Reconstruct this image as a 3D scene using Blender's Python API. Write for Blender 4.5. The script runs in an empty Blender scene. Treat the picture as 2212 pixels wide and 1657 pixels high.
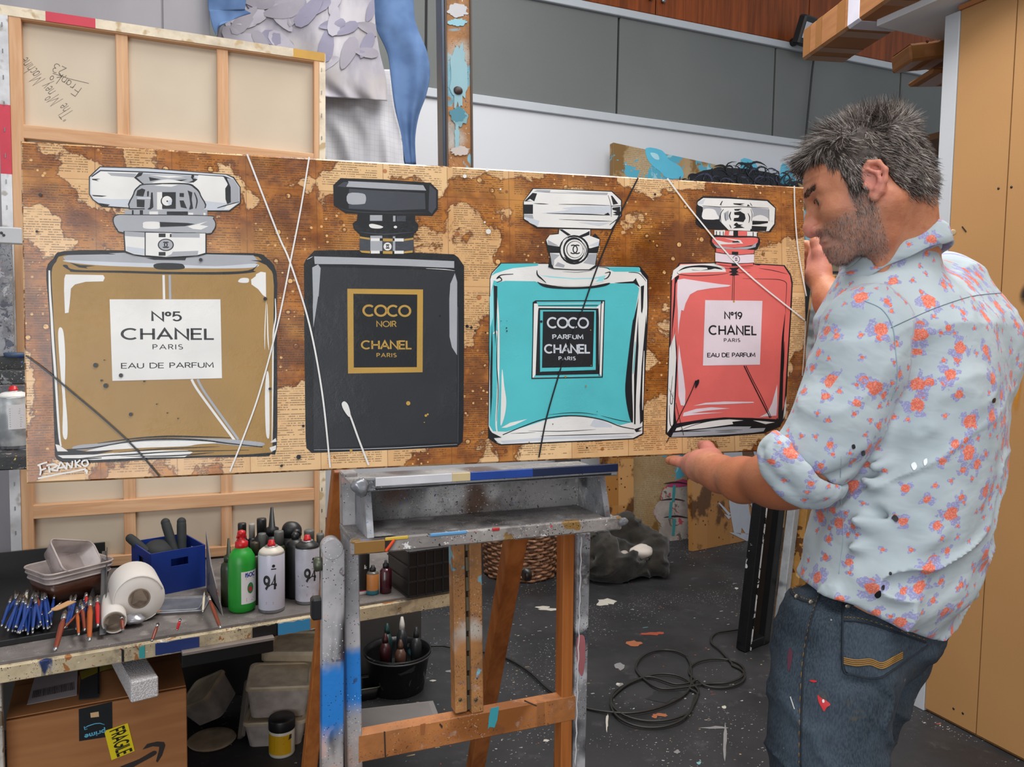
import bpy, bmesh, math, random
import numpy as np
from mathutils import Vector, Matrix, geometry
from mathutils.bvhtree import BVHTree
random.seed(7); rng = np.random.default_rng(7)
scn = bpy.context.scene
COL = scn.collection
W, H, F = 2212, 1657, 1680.0
# ---------------------------------------------------------------- camera
yaw, pit, rol = math.radians(22.7), math.radians(3.8), math.radians(0.9)
CP = np.array([0, 0, 1.42])
cf = np.array([math.sin(yaw)*math.cos(pit), math.cos(yaw)*math.cos(pit), -math.sin(pit)])
r0 = np.array([math.cos(yaw), -math.sin(yaw), 0]); u0 = np.cross(r0, cf)
cr = r0*math.cos(rol)+u0*math.sin(rol); cu = np.cross(cr, cf)
cam = bpy.data.cameras.new('camera'); camo = bpy.data.objects.new('camera', cam); COL.objects.link(camo)
cam.sensor_width = 36; cam.lens = 36*F/W; cam.clip_start = 0.05
camo.matrix_world = Matrix(((cr[0], cu[0], -cf[0], 0), (cr[1], cu[1], -cf[1], 0), (cr[2], cu[2], -cf[2], 1.42), (0, 0, 0, 1)))
scn.camera = camo
# ---------------------------------------------------------------- world, lights, exposure
wd = bpy.data.worlds.new('World'); scn.world = wd; wd.use_nodes = True
wd.node_tree.nodes['Background'].inputs[0].default_value = (0.90, 0.94, 1.0, 1)
wd.node_tree.nodes['Background'].inputs[1].default_value = 0.50
def area(name, loc, target, sx, sy, power, col=(1, 1, 1)):
    l = bpy.data.lights.new(name, 'AREA'); l.shape = 'RECTANGLE'; l.size = sx; l.size_y = sy; l.energy = power; l.color = col
    o = bpy.data.objects.new(name, l); COL.objects.link(o); o.location = loc
    o.rotation_euler = (Vector(target)-Vector(loc)).to_track_quat('-Z', 'Y').to_euler(); return o
area('skylight', (1.2, 2.3, 4.3), (1.0, 2.2, 0), 3.4, 1.3, 150, (1, 0.975, 0.94))
area('skylight_front', (0.6, -0.8, 4.0), (0.9, 1.2, 0.9), 3.0, 1.6, 80, (1.0, 0.985, 0.96))
area('low_front_fill', (-1.9, -2.0, 1.5), (0.4, 2.2, .6), 2.6, 2.2, 62, (0.98, 0.985, 1.0))  # unseen fill lamp, added to brighten the low area under the bench
scn.view_settings.view_transform = 'Standard'; scn.view_settings.look = 'None'
scn.view_settings.gamma = 1; scn.view_settings.use_curve_mapping = False
scn.view_settings.exposure = 0.0
# ---------------------------------------------------------------- pixel -> world helpers
def ray(x, y): return cf+cr*(x-W/2)/F-cu*(y-H/2)/F
def P(x, y, d): return CP+ray(x, y)*d
def onz(x, y, z): q = ray(x, y); return CP+q*((z-CP[2])/q[2])
def ony(x, y, Y): q = ray(x, y); return CP+q*(Y/q[1])
def onx(x, y, X): q = ray(x, y); return CP+q*(X/q[0])
def onpl(x, y, o, n): q = ray(x, y); return CP+q*(((np.array(o)-CP)@n)/(q@n))
def pix(p):
    d = np.asarray(p)-CP; k = d@cf; return (W/2+F*(d@cr)/k, H/2-F*(d@cu)/k)
# ---------------------------------------------------------------- colour / node DSL
def lin(h):
    if isinstance(h, (tuple, list)): return tuple(h)[:3]
    h = h.lstrip('#'); v = [int(h[i:i+2], 16)/255 for i in (0, 2, 4)]
    return tuple(c/12.92 if c <= .04045 else ((c+.055)/1.055)**2.4 for c in v)
class S:
    def __init__(s, g, k): s.g = g; s.k = k
    def _m(s, op, *a, clamp=False): return s.g.math(op, s, *a, clamp=clamp)
    def __add__(s, o): return s._m('ADD', o)
    __radd__ = __add__
    def __sub__(s, o): return s._m('SUBTRACT', o)
    def __rsub__(s, o): return s.g.math('SUBTRACT', o, s)
    def __mul__(s, o): return s._m('MULTIPLY', o)
    __rmul__ = __mul__
    def __truediv__(s, o): return s._m('DIVIDE', o)
    def gt(s, o): return s._m('GREATER_THAN', o)
    def lt(s, o): return s._m('LESS_THAN', o)
    def floor(s): return s._m('FLOOR')
    def fract(s): return s._m('FRACT')
    def abs(s): return s._m('ABSOLUTE')
    def min(s, o): return s._m('MINIMUM', o)
    def max(s, o): return s._m('MAXIMUM', o)
    def sin(s): return s._m('SINE')
    def clamp(s): return s.g.math('ADD', s, 0.0, clamp=True)
    def ramp(s, a, b, c=0.0, d=1.0):
        n = s.g.n('ShaderNodeMapRange'); n.interpolation_type = 'SMOOTHSTEP'; s.g.put(n.inputs['Value'], s)
        for k, v in (('From Min', a), ('From Max', b), ('To Min', c), ('To Max', d)): n.inputs[k].default_value = v
        return S(s.g, n.outputs['Result'])
class G:
    def __init__(s, name):
        s.mat = bpy.data.materials.new(name); s.mat.use_nodes = True; s.t = s.mat.node_tree
        s.b = s.t.nodes['Principled BSDF']; s._tc = None
    def n(s, k): return s.t.nodes.new(k)
    def put(s, i, v):
        if isinstance(v, S): s.t.links.new(v.k, i)
        elif isinstance(v, (tuple, list, np.ndarray)) and i.type == 'RGBA': i.default_value = (*lin(v), 1)
        elif isinstance(v, str): i.default_value = (*lin(v), 1)
        else: i.default_value = v
    def math(s, op, *a, clamp=False):
        n = s.n('ShaderNodeMath'); n.operation = op; n.use_clamp = clamp
        for i, v in enumerate(a): s.put(n.inputs[i], v)
        return S(s, n.outputs[0])
    def coord(s, k='Object'):
        if not s._tc: s._tc = s.n('ShaderNodeTexCoord')
        return S(s, s._tc.outputs[k])
    def attr(s, name, out='Fac'):
        n = s.n('ShaderNodeAttribute'); n.attribute_name = name; return S(s, n.outputs[out])
    def sep(s, v):
        n = s.n('ShaderNodeSeparateXYZ'); s.put(n.inputs[0], v); return [S(s, n.outputs[i]) for i in range(3)]
    def comb(s, x, y=0.0, z=0.0):
        n = s.n('ShaderNodeCombineXYZ')
        for i, v in enumerate((x, y, z)): s.put(n.inputs[i], v)
        return S(s, n.outputs[0])
    def mapv(s, v, scale=(1, 1, 1), loc=(0, 0, 0), rot=(0, 0, 0)):
        n = s.n('ShaderNodeMapping'); s.put(n.inputs[0], v); n.inputs['Scale'].default_value = scale
        n.inputs['Location'].default_value = loc; n.inputs['Rotation'].default_value = rot; return S(s, n.outputs[0])
    def vadd(s, a, b, op='ADD'):
        n = s.n('ShaderNodeVectorMath'); n.operation = op; s.put(n.inputs[0], a); s.put(n.inputs[1], b); return S(s, n.outputs[0])
    def noise(s, v, scale, det=3.0, rough=.5, dist=0.0, out='Fac', dim='3D'):
        n = s.n('ShaderNodeTexNoise'); n.noise_dimensions = dim; s.put(n.inputs['Vector'], v)
        n.inputs['Scale'].default_value = scale; n.inputs['Detail'].default_value = det
        n.inputs['Roughness'].default_value = rough; n.inputs['Distortion'].default_value = dist; return S(s, n.outputs[out])
    def vor(s, v, scale, feat='F1', out='Distance', dim='3D', rnd=1.0):
        n = s.n('ShaderNodeTexVoronoi'); n.voronoi_dimensions = dim; n.feature = feat; s.put(n.inputs['Vector'], v)
        n.inputs['Scale'].default_value = scale; n.inputs['Randomness'].default_value = rnd
        return {k: S(s, n.outputs[k]) for k in ('Distance', 'Color', 'Position') if k in n.outputs} if out == 'all' else S(s, n.outputs[out])
    def mix(s, f, a, b):
        n = s.n('ShaderNodeMix'); n.data_type = 'RGBA'; s.put(n.inputs[0], f); s.put(n.inputs[6], a); s.put(n.inputs[7], b)
        return S(s, n.outputs[2])
    def bump(s, h, strength=.3, dist=.002):
        n = s.n('ShaderNodeBump'); s.put(n.inputs['Height'], h); n.inputs['Strength'].default_value = strength
        n.inputs['Distance'].default_value = dist; s.t.links.new(n.outputs[0], s.b.inputs['Normal'])
    def out(s, col=None, rough=None, metal=None, **kw):
        if col is not None: s.put(s.b.inputs['Base Color'], col)
        if rough is not None: s.put(s.b.inputs['Roughness'], rough)
        if metal is not None: s.put(s.b.inputs['Metallic'], metal)
        for k, v in kw.items(): s.put(s.b.inputs[k.replace('_', ' ')], v)
        return s.mat
_mc = {}
def flat(col, rough=.6, metal=0.0, var=.12, scale=14, bump=0.0, spec=.5, **kw):
    """plain paint / plastic with a little tonal wear"""
    key = (str(col), rough, metal, var, scale, bump, spec, str(kw))
    if key in _mc: return _mc[key]
    g = G('surface_'+str(len(_mc))); c = lin(col)
    nz = g.noise(g.coord(), scale, 4, .6)
    col_s = g.mix(nz, tuple(v*(1-var) for v in c), tuple(min(1, v*(1+var)) for v in c))
    if bump: g.bump(g.noise(g.coord(), scale*8, 3), bump, .002)
    _mc[key] = g.out(col_s, rough, metal, Specular_IOR_Level=spec, **kw); return _mc[key]
def wood(col, dark, axis=2, scale=1.0, rough=.6, name='wood'):
    g = G(name); sc = [26, 26, 26]; sc[axis] = 1.6
    v = g.mapv(g.coord(), tuple(k*scale for k in sc)); nz = g.noise(v, 1.0, 5, .6, 1.2)
    fine = g.noise(g.mapv(g.coord(), tuple(k*6*scale for k in sc)), 1.0, 2)
    c = g.mix((nz*.8+fine*.2).ramp(.3, .72), col, dark); g.bump(fine, .15, .001)
    return g.out(c, rough, Specular_IOR_Level=.3)
def splat(name, base, spots, rough=.55, dirt=None, metal=0.0, off=0.0, grit=0.0):
    """painted surface with paint splashes: spots = [(colour, scale, threshold, kind)]"""
    g = G(name); co = g.mapv(g.coord(), loc=(off, off*.7, off*.3)); c = base if isinstance(base, S) else None
    nz = g.noise(co, 9, 4, .6); b = lin(base)
    c = g.mix(nz.ramp(.3, .7), tuple(v*.75 for v in b), tuple(min(1, v*1.2) for v in b))
    if dirt: c = g.mix(g.noise(co, 5, 5, .65).ramp(.45, .62), c, dirt)
    for i, (col, sc, th, kind) in enumerate(spots):
        v = g.mapv(co, loc=(i*3.1, i*1.7, i*.9))
        if kind == 'dot': m = g.vor(g.vadd(v, S(g, g.noise(v, sc*1.5, 2, out='Color').k)*0.0 if False else v), sc) .lt(th)
        elif kind == 'run': m = g.noise(g.mapv(v, (1, 1, .25)), sc, 3, .55).ramp(th, th+.02)
        elif kind == 'soft': m = g.noise(v, sc, 2, .4).ramp(th, th+.12)
        else: m = g.noise(v, sc, 4, .6, .6).ramp(th, th+.015)
        c = g.mix(m, c, col)
    if grit:
        wv = g.noise(co, 60, 2, out='Color'); cj = g.vadd(co, g.comb((g.noise(co, 70, 2)-.5)*.02, 0., (g.noise(g.mapv(co, loc=(4, 4, 4)), 70, 2)-.5)*.02))
        for i, (k, sc, th, gt) in enumerate((('#1c1a1a', 130, .19, .54), ('#d6d3cf', 170, .17, .55), ('#141416', 260, .21, .5), ('#9c3a34', 110, .15, .56), ('#2f62a8', 130, .15, .56), ('#c8b060', 120, .14, .58), ('#e4e2df', 60, .10, .56), ('#2a211c', 48, .10, .58))):
            v = g.mapv(cj, loc=(i*1.3, i*.7, i*2.1)); c = g.mix(g.vor(v, sc).lt(th)*g.noise(v, 7, 2).ramp(gt, gt+.05)*min(1, grit), c, k)
        c = g.mix(g.noise(g.mapv(co, (30, 30, 2.5), loc=(2, 1, 0)), 1.0, 3, .6).ramp(.66, .72)*.5*grit, c, '#2c2826'); c = g.mix(g.noise(g.mapv(co, loc=(7, 1, 3)), 13, 5, .7).ramp(.52, .66)*.45*grit, c, '#3a3432'); c = g.mix(g.noise(g.mapv(co, loc=(1, 8, 3)), 21, 4, .7).ramp(.6, .72)*.5*grit, c, '#c9c4bf')
    g.bump(g.noise(co, 90, 3)+g.noise(co, 30, 3)*grit, .25+.2*grit, .002)
    return g.out(c, rough, metal, Specular_IOR_Level=.4)
# ---------------------------------------------------------------- mesh builder
class MB:
    def __init__(s): s.v = []; s.f = []; s.m = []; s.sm = []
    def add(s, vs, fs, mi=0, smooth=False):
        o = len(s.v); s.v += [tuple(map(float, p)) for p in vs]
        for f in fs: s.f.append(tuple(i+o for i in f)); s.m.append(mi); s.sm.append(smooth)
        return s
    def obox(s, c, ax, half, mi=0, bev=0.0):
        """oriented box: centre, 3 axes, half sizes, chamfer"""
        c = np.array(c, float); ax = [np.array(a, float)/np.linalg.norm(a) for a in ax]; h = np.array(half, float)
        if bev <= 0:
            vs = [c+ax[0]*h[0]*i+ax[1]*h[1]*j+ax[2]*h[2]*k for i in (-1, 1) for j in (-1, 1) for k in (-1, 1)]
            return s.add(vs, [(0, 1, 3, 2), (4, 6, 7, 5), (0, 4, 5, 1), (2, 3, 7, 6), (0, 2, 6, 4), (1, 5, 7, 3)], mi)
        b = min(bev, min(h)*.9); bm = bmesh.new(); bmesh.ops.create_cube(bm, size=2)
        for v in bm.verts: v.co = Vector((v.co.x*h[0], v.co.y*h[1], v.co.z*h[2]))
        bmesh.ops.bevel(bm, geom=bm.edges[:], offset=b, segments=1, affect='EDGES')
        vs = [c+ax[0]*v.co.x+ax[1]*v.co.y+ax[2]*v.co.z for v in bm.verts]
        bm.verts.index_update(); fs = [tuple(v.index for v in f.verts) for f in bm.faces]; bm.free()
        return s.add(vs, fs, mi)
    def box(s, lo, hi, mi=0, bev=0.0):
        lo = np.array(lo, float); hi = np.array(hi, float)
        return s.obox((lo+hi)/2, np.eye(3), np.abs(hi-lo)/2, mi, bev)
    def bar(s, a, b, wdt, thk, side=(0, 0, 1), mi=0, bev=.002):
        """square bar from a to b; wdt measured across (perp. to side), thk along side"""
        a = np.array(a, float); b = np.array(b, float); d = b-a; L = np.linalg.norm(d); d /= L
        sd = np.array(side, float); sd = sd-d*(sd@d); sd /= np.linalg.norm(sd); w = np.cross(d, sd)
        return s.obox((a+b)/2, (d, w, sd), (L/2, wdt/2, thk/2), mi, bev)
    def lathe(s, base, prof, seg=24, axis=(0, 0, 1), mi=0, mis=None, smooth=True):
        """profile [(r,h)] revolved about axis from base"""
        ax = np.array(axis, float); ax /= np.linalg.norm(ax)
        t = np.array((1, 0, 0.)) if abs(ax[0]) < .9 else np.array((0, 1, 0.))
        e1 = np.cross(ax, t); e1 /= np.linalg.norm(e1); e2 = np.cross(ax, e1); base = np.array(base, float)
        vs = []; fs = []
        for r_, h_ in prof:
            for k in range(seg):
                a = 2*math.pi*k/seg; vs.append(base+ax*h_+(e1*math.cos(a)+e2*math.sin(a))*max(r_, 1e-5))
        o = len(s.v); s.v += [tuple(map(float, p)) for p in vs]
        for i in range(len(prof)-1):
            for k in range(seg):
                k2 = (k+1) % seg; s.f.append((o+i*seg+k, o+i*seg+k2, o+(i+1)*seg+k2, o+(i+1)*seg+k))
                s.m.append(mis[i] if mis else mi); s.sm.append(smooth)
        for i, rv in ((0, True), (len(prof)-1, False)):
            if prof[i][0] > 1e-4:
                f = [o+i*seg+k for k in range(seg)]; s.f.append(tuple(f[::-1] if rv else f)); s.m.append(mis[min(i, len(prof)-2)] if mis else mi); s.sm.append(False)
        return s
    def tube(s, pts, r, seg=8, mi=0, closed=False, smooth=True, flatn=None):
        pts = [np.array(p, float) for p in pts]; n = len(pts); rr = r if hasattr(r, '__len__') else [r]*n
        o = len(s.v); up = np.array((0, 0, 1.)); prev = None
        for i, p in enumerate(pts):
            t = pts[(i+1) % n if closed else min(i+1, n-1)]-pts[(i-1) % n if closed else max(i-1, 0)]; t = t/(np.linalg.norm(t)+1e-9)
            if prev is None:
                prev = np.cross(t, up if abs(t[2]) < .9 else np.array((1., 0, 0)))
            e1 = prev-t*(prev@t); e1 /= np.linalg.norm(e1)+1e-9; prev = e1; e2 = np.cross(t, e1)
            for k in range(seg):
                a = 2*math.pi*k/seg; s.v.append(tuple(p+(e1*math.cos(a)+e2*math.sin(a))*rr[i]))
        m = n if closed else n-1
        for i in range(m):
            j = (i+1) % n
            for k in range(seg):
                k2 = (k+1) % seg; s.f.append((o+i*seg+k, o+i*seg+k2, o+j*seg+k2, o+j*seg+k)); s.m.append(mi); s.sm.append(smooth)
        if not closed:
            s.f.append(tuple(o+k for k in range(seg))[::-1]); s.m.append(mi); s.sm.append(False)
            s.f.append(tuple(o+(n-1)*seg+k for k in range(seg))); s.m.append(mi); s.sm.append(False)
        return s
    def prism(s, poly, ext, mi=0, side_mi=None):
        """polygon (list of 3-D points) extruded by vector ext"""
        n = len(poly); e = np.array(ext, float); vs = [np.array(p, float) for p in poly]; vs += [p+e for p in vs]
        tr = geometry.tessellate_polygon([[Vector(p) for p in vs[:n]]])
        fs = [tuple(t) for t in tr]+[tuple(i+n for i in t[::-1]) for t in tr]
        s.add(vs, fs, mi); o = len(s.v)-2*n
        for i in range(n):
            j = (i+1) % n; s.f.append((o+i, o+j, o+j+n, o+i+n)); s.m.append(mi if side_mi is None else side_mi); s.sm.append(False)
        return s
    def grid(s, fn, nu, nv, mi=0, smooth=True, cu_=False):
        o = len(s.v)
        for i in range(nu+1):
            for j in range(nv+1): s.v.append(tuple(map(float, fn(i/nu, j/nv))))
        for i in range(nu):
            for j in range(nv):
                a = o+i*(nv+1)+j; s.f.append((a, a+1, a+nv+2, a+nv+1)); s.m.append(mi); s.sm.append(smooth)
        return s
    def tris(s, vs, tr, mi): return s.add(vs, tr, mi)
    def build(s, name, mats, parent=None, recalc=True, merge=False):
        if not isinstance(mats, (list, tuple)): mats = [mats]
        me = bpy.data.meshes.new(name); v = np.array(s.v, float)
        q = parent
        while q is not None: v = v-np.array(q.location); q = q.parent
        me.from_pydata([tuple(p) for p in v], [], s.f)
        for m in mats: me.materials.append(m)
        if len(s.m) == len(me.polygons):
            me.polygons.foreach_set('material_index', s.m); me.polygons.foreach_set('use_smooth', s.sm)
        if recalc:
            bm = bmesh.new(); bm.from_mesh(me)
            if merge: bmesh.ops.remove_doubles(bm, verts=bm.verts, dist=1e-5)
            bmesh.ops.recalc_face_normals(bm, faces=bm.faces); bm.to_mesh(me); bm.free()
        me.update(); o = bpy.data.objects.new(name, me); COL.objects.link(o)
        if parent is not None: o.parent = parent
        return o
def tag(o, label=None, cat=None, group=None, kind=None):
    if label: o['label'] = label
    if cat: o['category'] = cat
    if group: o['group'] = group
    if kind: o['kind'] = kind
    return o
def thing(name, loc, label, cat, group=None):
    o = bpy.data.objects.new(name, None); COL.objects.link(o); o.location = tuple(map(float, loc)); o.empty_display_size = .02
    return tag(o, label, cat, group)
def setloc(o, p):
    """move the origin of a childless mesh object to p, geometry staying put"""
    p = Vector(tuple(map(float, p))); o.data.transform(Matrix.Translation(-p)); o.location = p; return o
def copy_tree(o, parent=None):
    c = o.copy(); COL.objects.link(c)
    if parent is not None: c.parent = parent
    for ch in list(o.children): copy_tree(ch, c)
    return c
def catmull(pts, n=6, closed=False):
    pts = [np.array(p, float) for p in pts]; out = []; N = len(pts); m = N if closed else N-1
    for i in range(m):
        g = (lambda k: pts[k % N]) if closed else (lambda k: pts[min(max(k, 0), N-1)])
        p0, p1, p2, p3 = g(i-1), g(i), g(i+1), g(i+2)
        for j in range(n):
            t = j/n; out.append(.5*((2*p1)+(-p0+p2)*t+(2*p0-5*p1+4*p2-p3)*t*t+(-p0+3*p1-3*p2+p3)*t**3))
    if not closed: out.append(pts[-1])
    return out
# ---------------------------------------------------------------- stroke font (glyphs on a 0..1 cap height, width w)
def arc(cx, cy, rx, ry, a0, a1, n=14): return [(cx+rx*math.cos(math.radians(a0+(a1-a0)*i/n)), cy+ry*math.sin(math.radians(a0+(a1-a0)*i/n))) for i in range(n+1)]
GL = {
 'A': (.86, [[(0, 0), (.43, 1), (.86, 0)], [(.15, .32), (.71, .32)]]), 'C': (.92, [arc(.5, .5, .5, .5, 48, 312, 20)]),
 'D': (.8, [[(0, 0), (0, 1), (.3, 1)]+arc(.3, .5, .5, .5, 90, -90, 14)+[(0, 0)]]), 'E': (.58, [[(.58, 1), (0, 1), (0, 0), (.58, 0)], [(0, .52), (.52, .52)]]),
 'F': (.56, [[(.56, 1), (0, 1), (0, 0)], [(0, .5), (.5, .5)]]), 'G': (.95, [arc(.5, .5, .5, .5, 48, 350, 20)+[(.98, .48), (.6, .48)]]),
 'H': (.74, [[(0, 0), (0, 1)], [(.74, 0), (.74, 1)], [(0, .5), (.74, .5)]]), 'I': (.02, [[(0, 0), (0, 1)]]),
 'K': (.66, [[(0, 0), (0, 1)], [(.64, 1), (0, .42)], [(.2, .58), (.68, 0)]]), 'L': (.5, [[(0, 1), (0, 0), (.5, 0)]]),
 'M': (.9, [[(0, 0), (0.05, 1), (.45, .2), (.85, 1), (.9, 0)]]), 'N': (.76, [[(0, 0), (0, 1), (.76, 0), (.76, 1)]]),
 'O': (1.0, [arc(.5, .5, .5, .5, 0, 360, 26)]), 'P': (.56, [[(0, 0), (0, 1), (.3, 1)]+arc(.3, .74, .26, .26, 90, -90, 10)+[(0, .48)]]),
 'R': (.6, [[(0, 0), (0, 1), (.3, 1)]+arc(.3, .74, .26, .26, 90, -90, 10)+[(0, .48)], [(.3, .48), (.6, 0)]]),
 'S': (.56, [arc(.28, .75, .25, .25, 40, 270, 12)+arc(.28, .25, .28, .25, 90, -140, 12)]), 'T': (.6, [[(0, 1), (.6, 1)], [(.3, 1), (.3, 0)]]),
 'U': (.7, [[(0, 1), (0, .35)]+arc(.35, .35, .35, .35, 180, 360, 12)+[(.7, 1)]]), 'Y': (.7, [[(0, 1), (.35, .5), (.7, 1)], [(.35, .5), (.35, 0)]]),
 'o': (.32, [arc(.16, .78, .16, .2, 0, 360, 14)]), '1': (.3, [[(0, .8), (.25, 1), (.25, 0)]]),
 '5': (.56, [[(.5, 1), (.08, 1), (.04, .56)]+arc(.26, .33, .29, .33, 130, -150, 14)]),
 '9': (.58, [arc(.29, .7, .29, .3, 0, 360, 18), [(.58, .7), (.5, .35), (.22, 0)]]), '4': (.66, [[(.5, 0), (.5, 1), (0, .3), (.66, .3)]]),
 '2': (.5, [arc(.25, .75, .25, .25, 170, -40, 10)+[(0, 0), (.5, 0)]]), '3': (.5, [arc(.22, .75, .25, .25, 140, -80, 10)+arc(.22, .26, .28, .27, 80, -150, 12)]),
 ' ': (.35, []), "'": (.1, [[(.05, 1), (.0, .75)]]), '.': (.1, [[(0, 0), (.02, .06)]]), '"': (.2, [[(.0, 1), (-.02, .8)], [(.14, 1), (.12, .8)]]),
 'a': (.4, [arc(.2, .24, .2, .24, 20, 340, 12), [(.4, .5), (.4, 0)]]), 'b': (.4, [[(0, 1), (0, 0)], arc(.2, .24, .2, .24, 0, 360, 12)]),
 'c': (.36, [arc(.2, .24, .2, .24, 50, 310, 10)]), 'e': (.4, [[(.02, .26), (.4, .28)]+arc(.2, .25, .2, .25, 10, 320, 10)]),
 'h': (.4, [[(0, 1), (0, 0)], [(0, .35)]+arc(.2, .3, .2, .2, 150, 0, 8)+[(.4, 0)]]), 'i': (.05, [[(0, .5), (0, 0)], [(0, .68), (.02, .72)]]),
 'k': (.38, [[(0, 1), (0, 0)], [(.34, .5), (0, .2), (.38, 0)]]), 'm': (.62, [[(0, .5), (0, 0)], arc(.16, .33, .15, .17, 170, 0, 8)+[(.31, 0)], arc(.46, .33, .15, .17, 180, 0, 8)+[(.61, 0)]]),
 'n': (.4, [[(0, .5), (0, 0)], arc(.2, .3, .2, .2, 160, 0, 8)+[(.4, 0)]]), 'p': (.4, [[(0, .5), (0, -.35)], arc(.2, .24, .2, .24, 0, 360, 12)]),
 'r': (.26, [[(0, .5), (0, 0)], arc(.2, .28, .2, .22, 170, 60, 6)]), 'w': (.5, [[(0, .5), (.12, 0), (.25, .4), (.38, 0), (.5, .5)]]),
 'y': (.4, [[(0, .5), (.2, 0)], [(.4, .5), (.12, -.35)]]),
}
def quadstrip(pts, w):
    """2-D polyline -> 2-D strip verts & faces, w per point; round-ish caps come from short extension"""
    pts = [np.array(p, float) for p in pts]; n = len(pts); ww = w if hasattr(w, '__len__') else [w]*n; vs = []; fs = []
    for i in range(n):
        if i == 0: t0 = t1 = pts[1]-pts[0]
        elif i == n-1: t0 = t1 = pts[-1]-pts[-2]
        else: t0 = pts[i]-pts[i-1]; t1 = pts[i+1]-pts[i]
        t0 = t0/(np.linalg.norm(t0)+1e-9); t1 = t1/(np.linalg.norm(t1)+1e-9); t = t0+t1; l = np.linalg.norm(t)
        t = t/l if l > .2 else t0; c = max(.45, abs(t@t0)); nn = np.array((-t[1], t[0]))/c
        vs += [pts[i]+nn*ww[i]/2, pts[i]-nn*ww[i]/2]
        if i: k = 2*i; fs.append((k-2, k-1, k+1, k))
    return vs, fs
def text2d(txt, sp=.22, weight=.14):
    """returns [(verts2d, faces)], total width; cap height 1"""
    x = 0; out = []
    for ch in txt:
        wd_, st = GL[ch]
        for pl in st:
            pl = [(a+x, b) for a, b in pl]
            closed = np.hypot(pl[0][0]-pl[-1][0], pl[0][1]-pl[-1][1]) < 1e-6
            if not closed:
                a = np.array(pl[0]); b = np.array(pl[1]); c = np.array(pl[-1]); d = np.array(pl[-2])
                e = 0 if len(pl) > 10 else weight*.25
                pl[0] = tuple(a-(b-a)/np.linalg.norm(b-a)*e); pl[-1] = tuple(c+(c-d)/np.linalg.norm(c-d)*e)
            out.append(quadstrip(pl, weight))
        x += wd_+sp
    return out, x-sp
def put_text(mb, fn, txt, x0, x1, y0, h, sp=.22, weight=.14, mi=0):
    """fn maps 2-D (x,y) to 3-D; fits text between x0 and x1 on baseline y0 with cap height h"""
    out, wtot = text2d(txt, sp, weight); k = (x1-x0)/max(wtot, 1e-6)
    for vs, fs in out: mb.add([fn(x0+v[0]*k, y0+v[1]*h) for v in vs], fs, mi)
# ================================================================ SETTING
X_, Y_, Z_ = np.eye(3)
def blob(c, rx, ry, n=14, jag=.25, rot=0):
    out = []
    for i in range(n):
        a = 2*math.pi*i/n; k = 1+jag*(random.random()-.5)*2; x, y = rx*k*math.cos(a), ry*k*math.sin(a)
        out.append((c[0]+x*math.cos(rot)-y*math.sin(rot), c[1]+x*math.sin(rot)+y*math.cos(rot)))
    return out
YB = 4.72
# floor -----------------------------------------------------------
g = G('studio_floor'); co = g.coord()
c = g.mix(g.noise(co, 2.2, 5, .6).ramp(.3, .7), '#222224', '#343335')
c = g.mix(g.noise(co, 9, 6, .7).ramp(.56, .74)*.4, c, '#5b5a5c')
for i, (colr, sc, th) in enumerate((('#a9a7a2', 13, .045), ('#8d8a86', 27, .06), ('#a98f62', 9, .03), ('#5c8d94', 8, .022), ('#9c4030', 7, .026), ('#c9c7c2', 38, .05))):
    v = g.mapv(co, loc=(i*2.3, i*5.1, 0)); m = g.vor(g.vadd(v, g.comb((g.noise(v, sc*2, 2)-.5)*(.9/sc), 0., 0.)), sc, dim='2D').lt(th)*g.noise(v, 2.3, 3).ramp(.53, .60)
    c = g.mix(m, c, colr)
g.bump(g.noise(co, 60, 3), .15, .002)
m_floor = g.out(c, g.noise(co, 3, 3).ramp(.3, .7, .42, .7), Specular_IOR_Level=.35)
fl = MB().box((-4, -3, -.1), (7, 4.86, 0)).build('floor', m_floor); tag(fl, kind='structure')
stain_cols = {'w': flat('#b9b4a8', .6), 'r': flat('#93402c', .6), 'p': flat('#7e7c7c', .7), 'o': flat('#9a5a3a', .6), 't': flat('#6f9ea4', .6), 'd': flat('#232325', .5)}
for (px, py, rx, ry, k) in ((1312, 1299, 24, 7, 'w'), (1302, 1304, 12, 5, 'w'), (1190, 1316, 26, 3, 'w'), (1172, 1312, 14, 3, 'w'), (1404, 1369, 24, 3, 'r'), (1370, 1390, 15, 6, 'o'), (1425, 1367, 8, 3, 'r'), (1340, 1440, 12, 7, 'p'), (1428, 1544, 13, 4, 'o'), (1414, 1547, 6, 4, 'o'), (1336, 1478, 7, 4, 'w'), (1311, 1560, 3, 18, 'w'), (1545, 1572, 30, 3, 'p'), (1566, 1600, 4, 34, 'p'), (1565, 1527, 5, 3, 'w'), (1592, 1271, 4, 2, 'w'), (1510, 1648, 5, 3, 't'), (1463, 1624, 6, 4, 'p'), (975, 1450, 10, 3, 'p'), (935, 1470, 6, 2, 'w'), (990, 1440, 5, 2, 'w'), (1180, 1600, 7, 3, 'w'), (1340, 1480, 8, 4, 'p'), (1950, 1380, 3, 2, 'w'), (1908, 1568, 5, 3, 'w'), (1898, 1574, 3, 2, 'w'), (1360, 1555, 7, 3, 'd'), (1440, 1500, 40, 14, 'd'), (1215, 1344, 5, 2, 'w'), (1230, 1373, 7, 3, 'w')):
    mb = MB(); n = 12; ring = [onz(*q, .0012) for q in blob((px, py), rx, ry, n, .35)]
    cen = onz(px, py, .0016); mb.add([cen]+ring, [(0, i+1, (i+1) % n+1) for i in range(n)])
    o = mb.build('paint_stain', stain_cols[k], fl); tag(o, 'dried paint blotch')
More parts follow.
